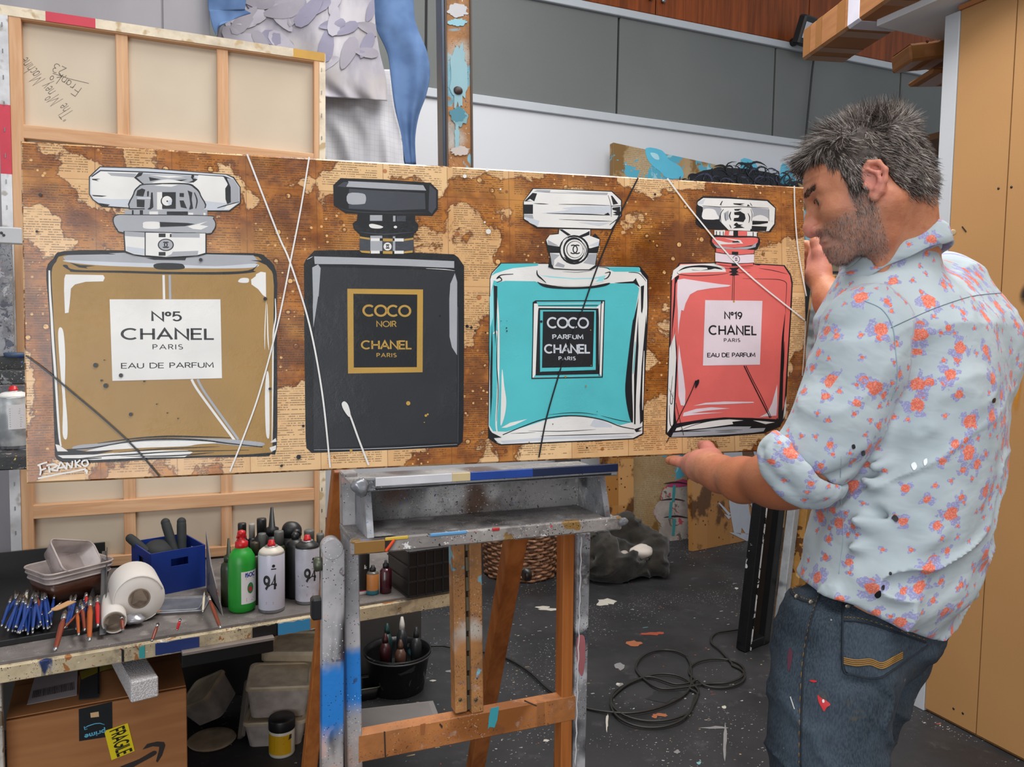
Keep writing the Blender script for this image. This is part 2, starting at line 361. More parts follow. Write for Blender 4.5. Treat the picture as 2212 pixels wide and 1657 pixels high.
# back wall: backing, lower white sheet, grey panels, wood cupboard doors ------
m_white = flat('#c9cbd0', .55, var=.03, scale=3); m_back = flat('#2b2c2d', .8)
g = G('grey_felt_panel'); co = g.coord()
m_grey = g.out(g.mix(g.noise(co, 1.1, 3).ramp(.3, .7)*.6+g.noise(co, 160, 2)*.4, '#676a69', '#737675'), .8, Specular_IOR_Level=.2)
m_trim = flat('#b4b9bf', .5, var=.06)
bw = MB().box((-2.5, YB+.0201, 0), (7, YB+.14, 4.9)).build('wall_back', m_back); tag(bw, kind='structure')
o = MB().box((-2.5, YB, .28), (7, YB+.02, 2.85)).build('wall_sheet', m_white, bw); tag(o, 'smooth white sheet')
o = MB().box((-2.5, YB-.012, 0), (7, YB+.02, .28)).build('wall_base_board', flat('#5a2f1c', .6), bw); tag(o, 'brown board')
xs = [-2.49, -.3, 1.369, 2.715, 4.05, 5.32, 6.3, 7]
for a, b in zip(xs[:-1], xs[1:]):
    MB().box((a+.008, YB-.004, 2.905), (b-.008, YB+.02, 3.55), bev=.004).build('wall_panel', m_grey, bw)
t1 = MB().box((-2.5, YB-.022, 2.85), (7, YB+.018, 2.905), bev=.004).build('trim_1', m_trim); tag(t1, kind='structure')
t2 = MB().box((-2.5, YB-.03, 3.55), (7, YB+.018, 3.60), bev=.004).build('trim_2', m_trim); tag(t2, kind='structure')
m_door = wood('#96491c', '#64300f', 2, .5, .38, 'cupboard_veneer')
dx = [.3, 1.65, 2.99, 4.335, 5.69, 7.0]
MBk = flat('#8e8f8e', .3, .8)
for i, (a, b) in enumerate(zip(dx[:-1], dx[1:])):
    kp = onz(1624, 66, 3.65)
    t = thing('cupboard_door', ((a+b)/2, YB-.02, 3.605), ['reddish brown wooden cupboard door high on back wall, leftmost one in view beside easel mast', 'reddish brown wooden cupboard door high on back wall above the middle grey panel', 'reddish brown wooden cupboard door high on back wall left of the floodlight', 'reddish brown cupboard door high on back wall behind the floodlight', 'reddish brown wooden cupboard door high on back wall at far right under the shelf board'][i], 'cupboard door', 'wooden cupboard doors above the grey wall panels')
    MB().box((a+.004, YB-.022, 3.605), (b-.004, YB+.018, 4.7), bev=.003).build('door_panel', m_door, t)
    for kx in (a+.05, b-.05): MB().lathe((kx, YB-.022, 3.70), [(.012, 0), (.008, .008), (.016, .016), (.013, .024), (0, .026)], 14, (0, -1, 0)).build('knob', MBk, t)
# left partition ----------------------------------------------------
YP = 3.12
g = G('mauve_partition'); co = g.coord()
m_part = g.out(g.mix(g.noise(g.mapv(co, (1, 1, .3)), 5, 4).ramp(.3, .7), '#8b888d', '#98959a'), .6)
xr = ony(452, 60, YP)[0]
wl = MB().box((-3.2, YP, .45), (xr, YP+.1, 4.2), bev=.004).build('wall_left', m_part); tag(wl, kind='structure')
xseam = ony(352, 30, YP)[0]
MB().box((xseam, YP-.006, .45), (xr+.002, YP+.001, 4.2), bev=.002).build('wall_panel', m_part, wl)
MB().box((-3.2, YP-.006, .45), (xseam-.006, YP+.001, 4.2), bev=.002).build('wall_panel', m_part, wl)
bl = MB().box((-3.2, YP-.02, 0), (.9, YP+.08, .449), bev=.004).build('baseboard_left', flat('#3a3735', .7)); tag(bl, kind='structure')
# right MDF cabinet -----------------------------------------------
XC = 2.585
g = G('mdf_board'); co = g.coord()
c = g.mix(g.noise(co, 1.5, 3).ramp(.3, .7)*.5+g.noise(co, 220, 2)*.5, '#a57a4c', '#b28656')
m_mdf = g.out(c, .55, Specular_IOR_Level=.3)
t = thing('storage_cabinet', (XC+.5, 1.0, 0), 'tall tan fibreboard storage cabinet behind the man with pale grey corner strip', 'cabinet')
MB().box((XC+.012, -.9, 0), (3.9, 2.10, 2.6)).build('carcass', flat('#8a6238', .7), t)
for a, b in ((1.838, 2.044), (.62, 1.834), (-.9, .616)): MB().box((XC, a, .012), (XC+.014, b, 2.6), bev=.001).build('side_panel', m_mdf, t)
o = MB().box((XC-.004, 2.046, .0), (XC+.02, 2.106, 2.6), bev=.002).build('corner_strip', flat('#b3b6ba', .5, var=.04), t); tag(o, 'pale grey painted strip')
o = MB().box((XC-.01, -.9, 2.6), (3.9, 2.05, 2.618), bev=.002).build('top_edge', flat('#a4683a', .6), t)
for (px, py) in ((2157, 407), (2185, 404), (1984, 1506), (2060, 1531), (2080, 1541), (2002, 90)):
    p = onx(px, py, XC); MB().lathe(p+np.array((.004, 0, 0)), [(.005, 0), (.0045, .005), (0, .0055)], 8, (-1, 0, 0)).build('screw', flat('#3a3330', .4, .6), t)
mk = MB(); p = onx(2083, 495, XC); mk.obox(p+np.array((-.001, 0, 0)), (X_, Y_+Z_*1.2, Z_-Y_*1.2), (.0015, .013, .002)); mk.build('dark_scuff', flat('#2a2018', .6), t)
def spray_spot(px, py, ry, rz, colr, nm):
    p = onx(px, py, XC); g = G(nm); d = g.vadd(g.coord(), (0., 0., 0.), 'SUBTRACT')
    x, y, z = g.sep(g.coord('Object')); e = g.math('SQRT', (y/ry)*(y/ry)+(z/rz)*(z/rz))+(g.noise(g.coord(), 9, 3)-.5)*.5
    g.out(colr, .6, Alpha=e.ramp(.35, 1.0, 1., 0.)*.9)
    o = MB().add([(0, -ry*1.2, -rz*1.2), (0, ry*1.2, -rz*1.2), (0, ry*1.2, rz*1.2), (0, -ry*1.2, rz*1.2)], [(0, 1, 2, 3)]).build('sprayed_mark', g.mat)
    o.location = Vector(tuple(p+np.array((-.0015, 0, 0))))-t.location; o.parent = t
spray_spot(2222, 638, .035, .05, '#1c1a18', 'black_spray'); spray_spot(2200, 790, .02, .19, '#d08a1c', 'ochre_spray')
# shelf board on top and parcels -------------------------------------
zs = 2.622; a = onz(1893, 57, zs)
t = setloc(MB().box((a[0], -.2, zs), (3.7, a[1], zs+.042), bev=.002).build('shelf_board', flat('#d6d8dc', .5, var=.03)), (3.0, 1.2, zs))
tag(t, 'white board lying on the cabinet top and overhanging its edge', 'shelf board')
g = G('brown_cardboard'); co = g.coord()
m_card = g.out(g.mix(g.noise(g.mapv(co, (4, 4, 40)), 1.0, 3).ramp(.35, .7), '#93623c', '#9f6d45'), .75, Specular_IOR_Level=.25)
m_tape = flat('#8f6136', .38, var=.12, spec=.35)
# long taped parcel
def parcel(name, A, B, w, h, label, bands):
    A = np.array(A, float); B = np.array(B, float); d = (B-A)/np.linalg.norm(B-A); sd = np.cross(d, Z_); sd /= np.linalg.norm(sd); up = np.cross(sd, d); L = np.linalg.norm(B-A)
    t = thing(name, A, label, 'parcel', None)
    MB().obox((A+B)/2, (d, sd, up), (L/2, w/2, h/2), bev=.010).build('carton', m_card, t)
    for q, bw_ in bands:
        m = MB(); c = A+d*L*q; w2, h2, k = w/2+.0008, h/2+.0008, .010; ring = [(w2-k, h2), (w2, h2-k), (w2, -h2+k), (w2-k, -h2), (-w2+k, -h2), (-w2, -h2+k), (-w2, h2-k), (-w2+k, h2)]
        vs = [c+d*s_*bw_/2+sd*a+up*b for s_ in (-1, 1) for a, b in ring]; m.add(vs, [(i, (i+1) % 8, (i+1) % 8+8, i+8) for i in range(8)]); m.build('tape', m_tape, t)
    return t, d, sd, up
A = P(1782, 98, 3.46); B = onz(2030, -75, A[2])
zadj = 0
t, d, sd, up = parcel('taped_parcel', A, B, .20, .135, 'long cardboard parcel wrapped in shiny brown tape jutting off the cabinet top', [(.035, .06), (.17, .05), (.40, .06), (.8, .05)])
MB().obox(A+d*.40, (d, sd, up), (.05, .1015, .069), bev=.01).build('foam_wrap', flat('#c9c6d2', .6), t)
A2 = P(1945, 128, 3.22); B2 = P(2110, 108, 3.22)
t, d, sd, up = parcel('taped_parcel', A2, B2, .16, .07, 'short brown parcel tucked beneath the white board behind the cabinet', [(.1, .05), (.4, .06)])
A2 = P(1985, 168, 3.3); B2 = P(2120, 166, 3.3)
parcel('flat_parcel', A2, B2, .2, .02, 'thin clear wrapped flat parcel below the short brown one', [(.3, .08)])
# bracket arm under those parcels so they are carried
MB_ = MB().box((3.0, 2.107, 2.28), (3.9, 2.7, 2.31), bev=.003)
o = setloc(MB_.build('rear_shelf', flat('#6e4a2a', .7)), (3.1, 2.5, 2.35)); tag(o, 'narrow brown shelf fixed behind the cabinet end carrying parcels', 'shelf')
# floodlight and its cable ---------------------------------------------
t = thing('floodlight', ony(1745, 100, YB-.1), 'small black floodlight on wooden cupboard door beside the taped parcel', 'floodlight')
m_bk = flat('#17181a', .5); p = ony(1748, 70, YB-.17)
nrm = np.array((.15, -.85, -.3)); nrm /= np.linalg.norm(nrm); sx = np.cross(nrm, Z_); sx /= np.linalg.norm(sx); uz = np.cross(sx, nrm)
MB().obox(p, (sx, uz, nrm), (.12, .10, .035), bev=.012).build('housing', m_bk, t)
MB().obox(p+nrm*.036, (sx, uz, nrm), (.10, .055, .004), bev=.002).build('lens', flat('#b8bcc2', .15), t)
MB().bar(p-sx*.13-uz*.06, p-sx*.2-uz*.07-nrm*.06, .06, .05, uz).build('bracket', m_bk, t)
MB().lathe(ony(1712, 92, YB-.03), [(.03, 0), (.03, .07), (.015, .075)], 12, (0, -1, 0)).build('wall_mount', m_bk, t)
cb = catmull([ony(x, y, YB-.03) for x, y in ((1762, 112), (1760, 118), (1755, 150), (1750, 200), (1741, 290), (1736, 330), (1730, 420), (1726, 600))], 6)
o = setloc(MB().tube(cb, .007, 6).build('power_cable', flat('#202224', .6)), cb[0]); tag(o, 'thin black cable hanging down the grey panels below the floodlight', 'cable')
# ================================================================ THE LONG PAINTING
BL_ = P(67, 1041, 1.2623); TL_ = P(42, 309, 1.2623); BR_ = P(1730, 968, 1.650); TR_ = P(1748, 407, 1.650)
pX = (BR_-BL_+TR_-TL_); PW = np.linalg.norm(pX)/2; pX /= np.linalg.norm(pX)
pZ = (TL_-BL_+TR_-BR_); pZ -= pX*(pX@pZ); PH = np.linalg.norm(pZ)/2; pZ /= np.linalg.norm(pZ)
pN = np.cross(pZ, pX); pN = -pN if pN@cf > 0 else pN            # towards the viewer
PO = (BL_+BR_+TL_+TR_)/4-pX*PW/2-pZ*PH/2
def st(x, y): q = onpl(x, y, PO, pN)-PO; return (q@pX, q@pZ)
def on(s, t, h=0.0): return PO+pX*s+pZ*t+pN*h
CR = {1: (0, 280, 3.4516), 2: (0, 640, 3.456), 3: (600, 320, 4.361), 4: (600, 640, 4.361), 5: (1000, 360, 4.602), 6: (1000, 660, 4.602), 7: (1380, 370, 5.178), 8: (1380, 670, 4.8725), 0: (0, 0, 1)}
def cs(c, p):
    if len(p) == 3: c, p = p[0], p[1:]
    x0, y0, k = CR[c]; return st(x0+p[0]/k, y0+p[1]/k)
# stained book pages -------------------------------------------------
rows = [(0, '81675256767677321212422787211366666621 1'), (.07, '87118266636752226538886617757777763 11'), (.15, '7871357753577562556155877644777776542 11'.replace(' ', '')[:35]),
 (.22, '12884567778886664555267785688874431 111'.replace(' ', '')[:35]), (.30, '62377555588867744442288645888774322 1'), (.38, '87545555578876777772228655888732223 2'), (.46, '87555555555776555552265555874355523 3'),
 (.56, '57555555555885555552775555844555533 3'), (.66, '28555555555885555557755555837555537 7'), (.76, '27555555555325555558855555866555566 6'), (.86, '57555555555225555556655555221555555 5'), (.93, '67325232432221111167352321112232555 5'), (1.0, '73252353543322111967352321112543555 5')]
rows = [(v, (s_.replace(' ', '')+'555')[:35]) for v, s_ in rows]
def stain(px, py, t):
    v = 1-t/PH; xi = min(max((px-50)/50, 0), 33.999); i = int(xi); fx = xi-i
    for (v0, a), (v1, b) in zip(rows[:-1], rows[1:]):
        if v <= v1 or v1 == 1.0:
            fv = min(max((v-v0)/(v1-v0), 0), 1)
            A = int(a[i])*(1-fx)+int(a[i+1])*fx; B = int(b[i])*(1-fx)+int(b[i+1])*fx; return (A*(1-fv)+B*fv)/9
    return .5
g = G('coffee_stained_book_pages'); x, y, z = g.sep(g.coord()); co = g.coord()      # local x along, z up
sm_ = g.attr('stain')
wx = g.noise(co, 30, 3); fine = g.noise(co, 110, 4, .6)
pw, ph = .1185, .166
wig = (g.noise(co, 5, 2)-.5)*.004
ux = (x+wig+.012)/pw; uz = (z+.002)/ph; cxf = ux.fract(); czf = uz.fract(); cid = ux.floor()*7.3+uz.floor()*3.7
pg = g.noise(g.comb(cid, cid*1.7, 0.), 3.0, 1)
intext = cxf.gt(.09)*cxf.lt(.91)*czf.gt(.06)*czf.lt(.95)
line = z/.00405; lf = line.fract(); li = line.floor()
inl = lf.gt(.30)*lf.lt(.74)
wd_ = g.noise(g.comb(x*300, li*13.7+cid, 0.), 1.0, 2, .7)
gap = g.noise(g.comb(x*75, li*31.1+cid*2, 0.), 1.0, 0)
endl = g.noise(g.comb(li*9.1, cid, 0.), 1.0, 0)
txt = intext*inl*wd_.gt(.43)*gap.gt(.36)*((1-cxf).gt(endl.ramp(.55, .75, .0, .55)))
paper = g.mix(pg.ramp(.3, .7), '#cda06c', '#dfb988'); paper = g.mix(g.noise(co, 12, 3).ramp(.45, .75)*.6, paper, '#c08a52')
big = g.noise(co, 15, 6, .66, .5); edge = g.noise(co, 45, 3, .6)
val = sm_+(big-.5)*1.0+(edge-.5)*.34
msk = val.ramp(.47, .50); rim = (1-((val-.49)/.045).abs()).clamp(); msk2 = val.ramp(.60, .9)
brown = g.mix((g.noise(co, 22, 5, .7)*.55+g.noise(g.mapv(co, (6, 1, 30)), 1.0, 4, .7)*.45).ramp(.32, .68), '#74390a', '#b8742a')
brown = g.mix(msk2*.65, brown, '#542608'); brown = g.mix(g.noise(co, 7, 3).ramp(.5, .72)*.75, brown, '#c98c42')
bub = g.vor(g.vadd(co, g.comb(wig*2, 0., wig)), 75); bub2 = g.vor(co, 34); gate = g.noise(co, 9, 2).ramp(.44, .55)
spots = (bub.lt(.17)*gate).max(bub2.lt(.15)*g.noise(co, 14, 1).gt(.52))
c = g.mix(msk, paper, brown); c = g.mix(spots*msk, c, '#d9aa6a')
ring = (((bub2-.19)/.03).abs()).lt(1.)*g.noise(co, 14, 1).gt(.5)
c = g.mix((rim*.75).max(ring*.6*msk), c, '#4d1f06')
drops = g.vor(g.mapv(co, loc=(.3, 0, .7)), 24).lt(.12)*g.noise(co, 6, 1).gt(.5); c = g.mix(drops*(1-msk)*.8, c, '#a25c24')
c = g.mix(txt*.62*(g.noise(co, 30, 2).ramp(.2, .5)), c, '#3a2412')
seam = ((cxf-.5).abs().gt(.494)).max((czf-.5).abs().gt(.4965)); c = g.mix(seam*.5, c, '#5a3413')
g.bump(g.noise(co, 300, 3)*.5+g.noise(co, 55, 5, .7)*.8+spots*.5, .25, .0012)
m_pages = g.out(c, g.noise(co, 20, 3).ramp(.3, .7, .16, .34), Specular_IOR_Level=.5, Coat_Weight=.25, Coat_Roughness=.12)
painting = thing('painting', PO, 'wide painting of four perfume bottles on coffee stained book pages, held by the man', 'painting')
PD = .034
def nloc(p, rot): return p
mb = MB(); nu, nv = 120, 44
inv = Matrix(((pX[0], -pN[0], pZ[0]), (pX[1], -pN[1], pZ[1]), (pX[2], -pN[2], pZ[2])))   # local x, y(away), z -> world
def lbox(nm, mats, fn, parent=painting):                                # objects in the painting's own axes
    m = MB(); fn(m); me_o = m.build(nm, mats, None); me_o.parent = parent; me_o.matrix_local = inv.to_4x4(); return me_o
vals = []
def front(m):
    for i in range(nu+1):
        for j in range(nv+1):
            s_, t_ = PW*i/nu, PH*j/nv; px, py = pix(on(s_, t_)); vals.append(stain(px, py, t_))
            m.v.append((s_, 0, t_))
    for i in range(nu):
        for j in range(nv):
            a = i*(nv+1)+j; m.f.append((a, a+nv+1, a+nv+2, a+1)); m.m.append(0); m.sm.append(False)
    # wrapped sides
    b = .003
    for q in (((0, 0, 0), (0, 0, PH), (-b, b, PH+b), (-b, b, -b)), ((-b, b, -b), (-b, b, PH+b), (-b, PD, PH+b), (-b, PD, -b)),
              ((PW, 0, 0), (PW+b, b, -b), (PW+b, b, PH+b), (PW, 0, PH)), ((PW+b, b, -b), (PW+b, PD, -b), (PW+b, PD, PH+b), (PW+b, b, PH+b)),
              ((0, 0, PH), (PW, 0, PH), (PW+b, b, PH+b), (-b, b, PH+b)), ((-b, b, PH+b), (PW+b, b, PH+b), (PW+b, PD, PH+b), (-b, PD, PH+b)),
              ((0, 0, 0), (-b, b, -b), (PW+b, b, -b), (PW, 0, 0)), ((-b, b, -b), (-b, PD, -b), (PW+b, PD, -b), (PW+b, b, -b))):
        m.add(q, [(0, 1, 2, 3)])
    m.add([(0, PD-.004, 0), (PW, PD-.004, 0), (PW, PD-.004, PH), (0, PD-.004, PH)], [(0, 1, 2, 3)])
cv = lbox('canvas', m_pages, front)
at = cv.data.attributes.new('stain', 'FLOAT', 'POINT'); vals += [.45]*(len(cv.data.vertices)-len(vals)); at.data.foreach_set('value', vals)
m_pine = wood('#d8b088', '#bf9066', 0, 1, .6, 'pine_batten'); m_pineZ = wood('#d8b088', '#bf9066', 2, 1, .6, 'pine_batten_upright')
for a in ((.0, .04), (PW/2-.02, PW/2+.02), (PW-.04, PW)): lbox('stretcher_bar', m_pineZ, lambda m: m.box((a[0], .004, .0), (a[1], PD-.001, PH), bev=.002))
for a in ((.0, .04), (PH-.04, PH)): lbox('stretcher_bar', m_pine, lambda m: m.box((0, .005, a[0]), (PW, PD, a[1]), bev=.002))
# paint colours ---------------------------------------------------------
def gloss(col, rough=.34, crack=True, name='paint'):
    g = G(name); co = g.coord(); c = lin(col); h = g.noise(co, 85, 5, .72, .6)
    g.bump(h*g.noise(co, 9, 2).ramp(.42, .62)+g.noise(co, 300, 2)*.15, .45, .0015)
    return g.out(g.mix(g.noise(co, 10, 4).ramp(.3, .7), tuple(v*.93 for v in c), tuple(min(1, v*1.06) for v in c)), rough, Specular_IOR_Level=.45)
PAL = dict(K='#15161a', W='#dad8d4', G='#9d9fa4', L='#bfc3ca', D='#9a773e', N='#27292e', M='#3d4047', C='#4db4ba', P='#d8655f', X='#b28c40', V='#d9cbd2', T='#8fd0d6')
pmat = {k: gloss(v, name='artist_paint_'+str(i)) for i, (k, v) in enumerate(PAL.items())}; pk = list(pmat)
class Art:
    """flat painted shapes, each a film a few hundredths of a millimetre above the last"""
    def __init__(s, crop, h=.0002): s.c = crop; s.m = MB(); s.h = h
    def up(s): s.h += .00002; return -s.h
    def P(s, col, pts, c=None):
        q = [cs(c or s.c, p) for p in pts]; y = s.up(); tr = geometry.tessellate_polygon([[Vector((a, b, 0)) for a, b in q]])
        s.m.add([(a, y, b) for a, b in q], [tuple(t) for t in tr], pk.index(col)); return s
    def Q(s, col, pts, c=None, n=5):
        q = catmull([cs(c or s.c, p) for p in pts], n, True); y = s.up(); tr = geometry.tessellate_polygon([[Vector((a, b, 0)) for a, b in q]])
        s.m.add([(a, y, b) for a, b in q], [tuple(t) for t in tr], pk.index(col)); return s
    def R(s, col, x0, y0, x1, y1, c=None): return s.P(col, [(x0, y0), (x1, y0), (x1, y1), (x0, y1)], c)
    def S(s, col, pts, w=6, taper=0, c=None, closed=False, n=5):
        k = CR[c or s.c][2]; q = catmull([cs(c or s.c, p) for p in pts], n, closed) if len(pts) > 2 else [np.array(cs(c or s.c, p)) for p in pts]
        if len(pts) == 2: q = [q[0]+(q[1]-q[0])*i/6 for i in range(7)]
        if closed: q.append(q[0])
        y = s.up(); m_ = w/k/1230; N = len(q)
        ww = [m_*((1-taper)+taper*math.sin(math.pi*min(1, (i+.15)/(N-.7)))) for i in range(N)] if taper > 0 else [m_*(1+taper*(i/(N-1))) for i in range(N)]
        vs, fs = quadstrip(q, ww); s.m.add([(v[0], y, v[1]) for v in vs], fs, pk.index(col)); return s
    def O(s, col, x, y, r, r2=None, c=None, n=24): return s.P(col, [(x+r*math.cos(2*math.pi*i/n), y+(r2 or r)*math.sin(2*math.pi*i/n)) for i in range(n)], c)
    def CCs(s, col, x, y, r, w, c=None):
        for sg in (-1, 1): s.S(col, [(x+sg*(r*.45+r*.95*math.cos(math.radians(a))), y+r*math.sin(math.radians(a))) for a in range(48, 320, 16)], w, c=c, n=2)
    def T(s, col, txt, p0, p1, hpx, sp=.22, weight=.14, c=None):
        a = np.array(cs(c or s.c, p0)); b = np.array(cs(c or s.c, p1)); t = np.array(cs(c or s.c, (p0[0], p0[1], p0[2]-hpx) if len(p0) == 3 else (p0[0], p0[1]-hpx))); h = np.linalg.norm(t-a); L = np.linalg.norm(b-a); e = (b-a)/L; f_ = np.array((-e[1], e[0])); y = s.up()
        put_text(s.m, lambda u, v: (*(a+e*u+f_*v).tolist()[:1], y, (a+e*u+f_*v)[1]), txt, 0, L, 0, h, sp, weight, pk.index(col)); return s
    def done(s, nm, label):
        o = s.m.build(nm, list(pmat.values()), None, recalc=False); o.parent = painting; o.matrix_local = inv.to_4x4(); tag(o, label); return o
# --- bottle one : gold ---------------------------------------------------
A = Art(1)
A.Q('K', [(345, 1045), (400, 960), (480, 905), (930, 900), (1535, 918), (1900, 922), (1985, 955), (2062, 1065), (2064, 1400), (2, 2070, 600), (2, 2066, 1130), (2, 2020, 1178), (2, 1960, 1196), (2, 1500, 1206), (2, 1100, 1222), (2, 700, 1243), (2, 480, 1240), (2, 415, 1200), (2, 408, 1100), (2, 388, 500), (2, 372, 200), (362, 1300)], n=3)
A.Q('D', [(385, 1065), (420, 985), (490, 935), (930, 925), (1535, 935), (1880, 940), (1960, 985), (2035, 1080), (2040, 1400), (2, 2040, 600), (2, 2035, 1100), (2, 1980, 1170), (2, 1500, 1190), (2, 1100, 1200), (2, 700, 1215), (2, 490, 1200), (2, 455, 1130), (2, 430, 600), (2, 402, 200), (395, 1300)], n=3)
A.S('W', [(368, 1050), (372, 1200), (385, 1400), (2, 395, 330), (2, 415, 600), (2, 440, 1000), (2, 455, 1120)], 16, .4)
A.S('W', [(2052, 1260), (2056, 1400), (2, 2040, 300), (2, 2036, 700), (2, 2030, 1080)], 12, .6)
A.P('G', [(470, 950), (520, 932), (930, 918), (1535, 930), (1890, 938), (1930, 985), (1880, 1010), (1500, 1020), (1000, 1012), (490, 980)])
A.Q('L', [(480, 975), (900, 990), (1200, 1000), (1600, 1018), (1900, 1000), (1880, 1030), (1500, 1035), (900, 1020), (600, 1000)])
A.S('K', [(478, 935), (600, 928), (760, 925), (860, 930)], 12, .9); A.S('K', [(940, 920), (1060, 945), (1250, 958), (1400, 950), (1530, 930)], 9, .6)
A.P('K', [(1085, 958), (1390, 955), (1380, 975), (1150, 972)]); A.Q('K', [(1145, 1010), (1200, 995), (1330, 998), (1370, 1010), (1360, 1040), (1180, 1042)])
A.Q('K', [(468, 1015), (500, 1010), (560, 1045), (900, 1052), (1240, 1060), (1600, 1062), (1850, 1050), (1925, 1005), (1890, 1050), (1900, 1062), (1700, 1080), (1240, 1078), (900, 1068), (560, 1062), (520, 1050)], n=4)
A.P('K', [(520, 992), (600, 1010), (710, 1015), (640, 1024), (655, 1035), (590, 1028)]); A.P('K', [(1870, 975), (1960, 975), (2050, 1045), (2062, 1100), (2030, 1060), (1985, 1010), (1930, 985)])
A.P('W', [(490, 1080), (770, 1085), (782, 1105), (770, 1132), (640, 1135), (560, 1155), (530, 1185), (520, 1300), (512, 1365), (485, 1370), (478, 1200), (480, 1110)])
A.P('W', [(1910, 1078), (1945, 1060), (1982, 1066), (1984, 1250), (1960, 1235), (1925, 1190), (1875, 1155), (1872, 1118), (1905, 1095)]); A.Q('W', [(1775, 1132), (1800, 1108), (1852, 1110), (1850, 1140), (1800, 1142)])
A.S('W', [(1985, 1275), (1975, 1500), (1975, 1640)], 7, .8); A.S('W', [(1992, 1300), (2, 2000, 300), (2, 2008, 400)], 9, .8)
A.Q('W', [(2, 435, 270), (2, 450, 232), (2, 475, 270), (2, 488, 450), (2, 486, 700), (2, 502, 900), (2, 505, 1030), (2, 490, 1070), (2, 468, 1020), (2, 470, 800), (2, 455, 600), (2, 440, 400)], n=4)
A.Q('W', [(2, 1985, 600), (2, 1996, 558), (2, 2008, 600), (2, 2012, 800), (2, 2012, 1030), (2, 1998, 1060), (2, 1984, 1000), (2, 1978, 750)], n=4)
A.S('W', [(1220, 1085), (1224, 1265)], 16); A.S('G', [(1266, 1085), (1270, 1265)], 16); A.S('W', [(2, 1430, 620), (2, 1500, 735), (2, 1770, 1100)], 17); A.S('G', [(2, 1475, 620), (2, 1540, 735), (2, 1780, 1070)], 17)
A.Q('G', [(2, 540, 1130), (2, 600, 1110), (2, 720, 1100), (2, 1000, 1075), (2, 1240, 1060), (2, 1500, 1060), (2, 1720, 1068), (2, 1950, 1090), (2, 1965, 1115), (2, 1850, 1122), (2, 1500, 1090), (2, 1200, 1078), (2, 900, 1110), (2, 600, 1150)], n=4)
A.S('K', [(2, 730, 1098), (2, 1000, 1062), (2, 1250, 1046), (2, 1500, 1050), (2, 1725, 1056)], 12, .7); A.S('K', [(2, 500, 1145), (2, 700, 1130), (2, 1000, 1080), (2, 1240, 1066), (2, 1500, 1074), (2, 1720, 1100), (2, 1960, 1125)], 13, .5)
A.Q('W', [(2, 640, 1158), (2, 900, 1100), (2, 1200, 1080), (2, 1500, 1082), (2, 1620, 1095), (2, 1480, 1105), (2, 1380, 1120), (2, 1100, 1130), (2, 850, 1145)], n=4)
A.P('K', [(2, 420, 1155), (2, 560, 1145), (2, 640, 1158), (2, 850, 1150), (2, 720, 1180), (2, 520, 1195), (2, 425, 1185)])
A.P('W', [(2, 430, 1188), (2, 700, 1182), (2, 880, 1165), (2, 1200, 1150), (2, 1400, 1150), (2, 1440, 1165), (2, 1380, 1200), (2, 1100, 1203), (2, 700, 1222), (2, 480, 1215)])
A.S('K', [(2, 560, 1215), (2, 800, 1190), (2, 1000, 1180), (2, 1300, 1160), (2, 1860, 1148)], 10, .8); A.S('K', [(2, 450, 1212), (2, 600, 1214), (2, 760, 1207)], 10, .5)
A.S('K', [(2, 850, 1170), (2, 1200, 1140), (2, 1640, 1122)], 8, .9); A.S('K', [(2, 900, 1195), (2, 1300, 1190), (2, 1600, 1165)], 9, .9)
A.P('W', [(2, 415, 1105), (2, 440, 1110), (2, 470, 1130), (2, 510, 1158), (2, 430, 1158)]); A.P('W', [(2, 2058, 1058), (2, 2065, 1085), (2, 2030, 1092), (2, 2018, 1090)]); A.P('W', [(2, 2062, 1112), (2, 2060, 1145), (2, 2025, 1160), (2, 2012, 1130)])
A.P('W', [(818, 1266), (1644, 1266), (2, 1658, 612), (2, 840, 632)])
A.T('K', 'No5', (1138, 1425), (1350, 1425), 64, .2, .17).T('K', 'CHANEL', (912, 1562), (1590, 1562), 76, .26, .175).T('K', 'PARIS', (1142, 1638), (1362, 1637), 34, .38, .15).T('K', "EAU DE PARFUM", (908, 1780), (1590, 1773), 37, .22, .15)
# cap
A.P('K', [(664, 352), (676, 340), (745, 275), (1100, 286), (1690, 332), (1745, 355), (1794, 430), (1796, 548), (1712, 612), (1540, 612), (1000, 592), (760, 576), (690, 524), (664, 482)])
A.P('L', [(672, 356), (748, 283), (1100, 292), (1686, 338), (1738, 362), (1787, 432), (1788, 545), (1708, 603), (1540, 603), (1000, 585), (764, 568), (696, 520), (671, 480)])
A.S('K', [(684, 352), (750, 306), (1100, 318), (1670, 350), (1720, 370)], 8, n=1)
A.P('W', [(682, 362), (752, 314), (1035, 322), (1005, 358), (1060, 403), (1000, 450), (990, 520), (830, 520), (700, 510), (680, 480)]); A.P('W', [(1480, 340), (1662, 352), (1695, 400), (1690, 552), (1500, 530), (1495, 480), (1440, 410), (1400, 398), (1470, 372)])
A.P('G', [(800, 322), (1020, 330), (1000, 358), (900, 350), (830, 345)]); A.P('G', [(1060, 330), (1440, 345), (1470, 372), (1400, 398), (1150, 395), (1075, 404), (1015, 358)])
A.P('K', [(1035, 322), (1068, 322), (1055, 345), (1020, 358), (1060, 395), (1075, 405), (1060, 408), (1000, 360)]); A.P('K', [(1430, 335), (1450, 345), (1442, 365), (1475, 372), (1445, 395), (1400, 398), (1440, 380), (1425, 360)])
A.P('W', [(1110, 340), (1300, 345), (1380, 355), (1260, 362)]); A.P('K', [(1110, 355), (1200, 372), (1120, 385)]); A.P('K', [(1290, 378), (1400, 372), (1330, 392)]); A.Q('W', [(1130, 402), (1250, 372), (1400, 402), (1250, 410)])
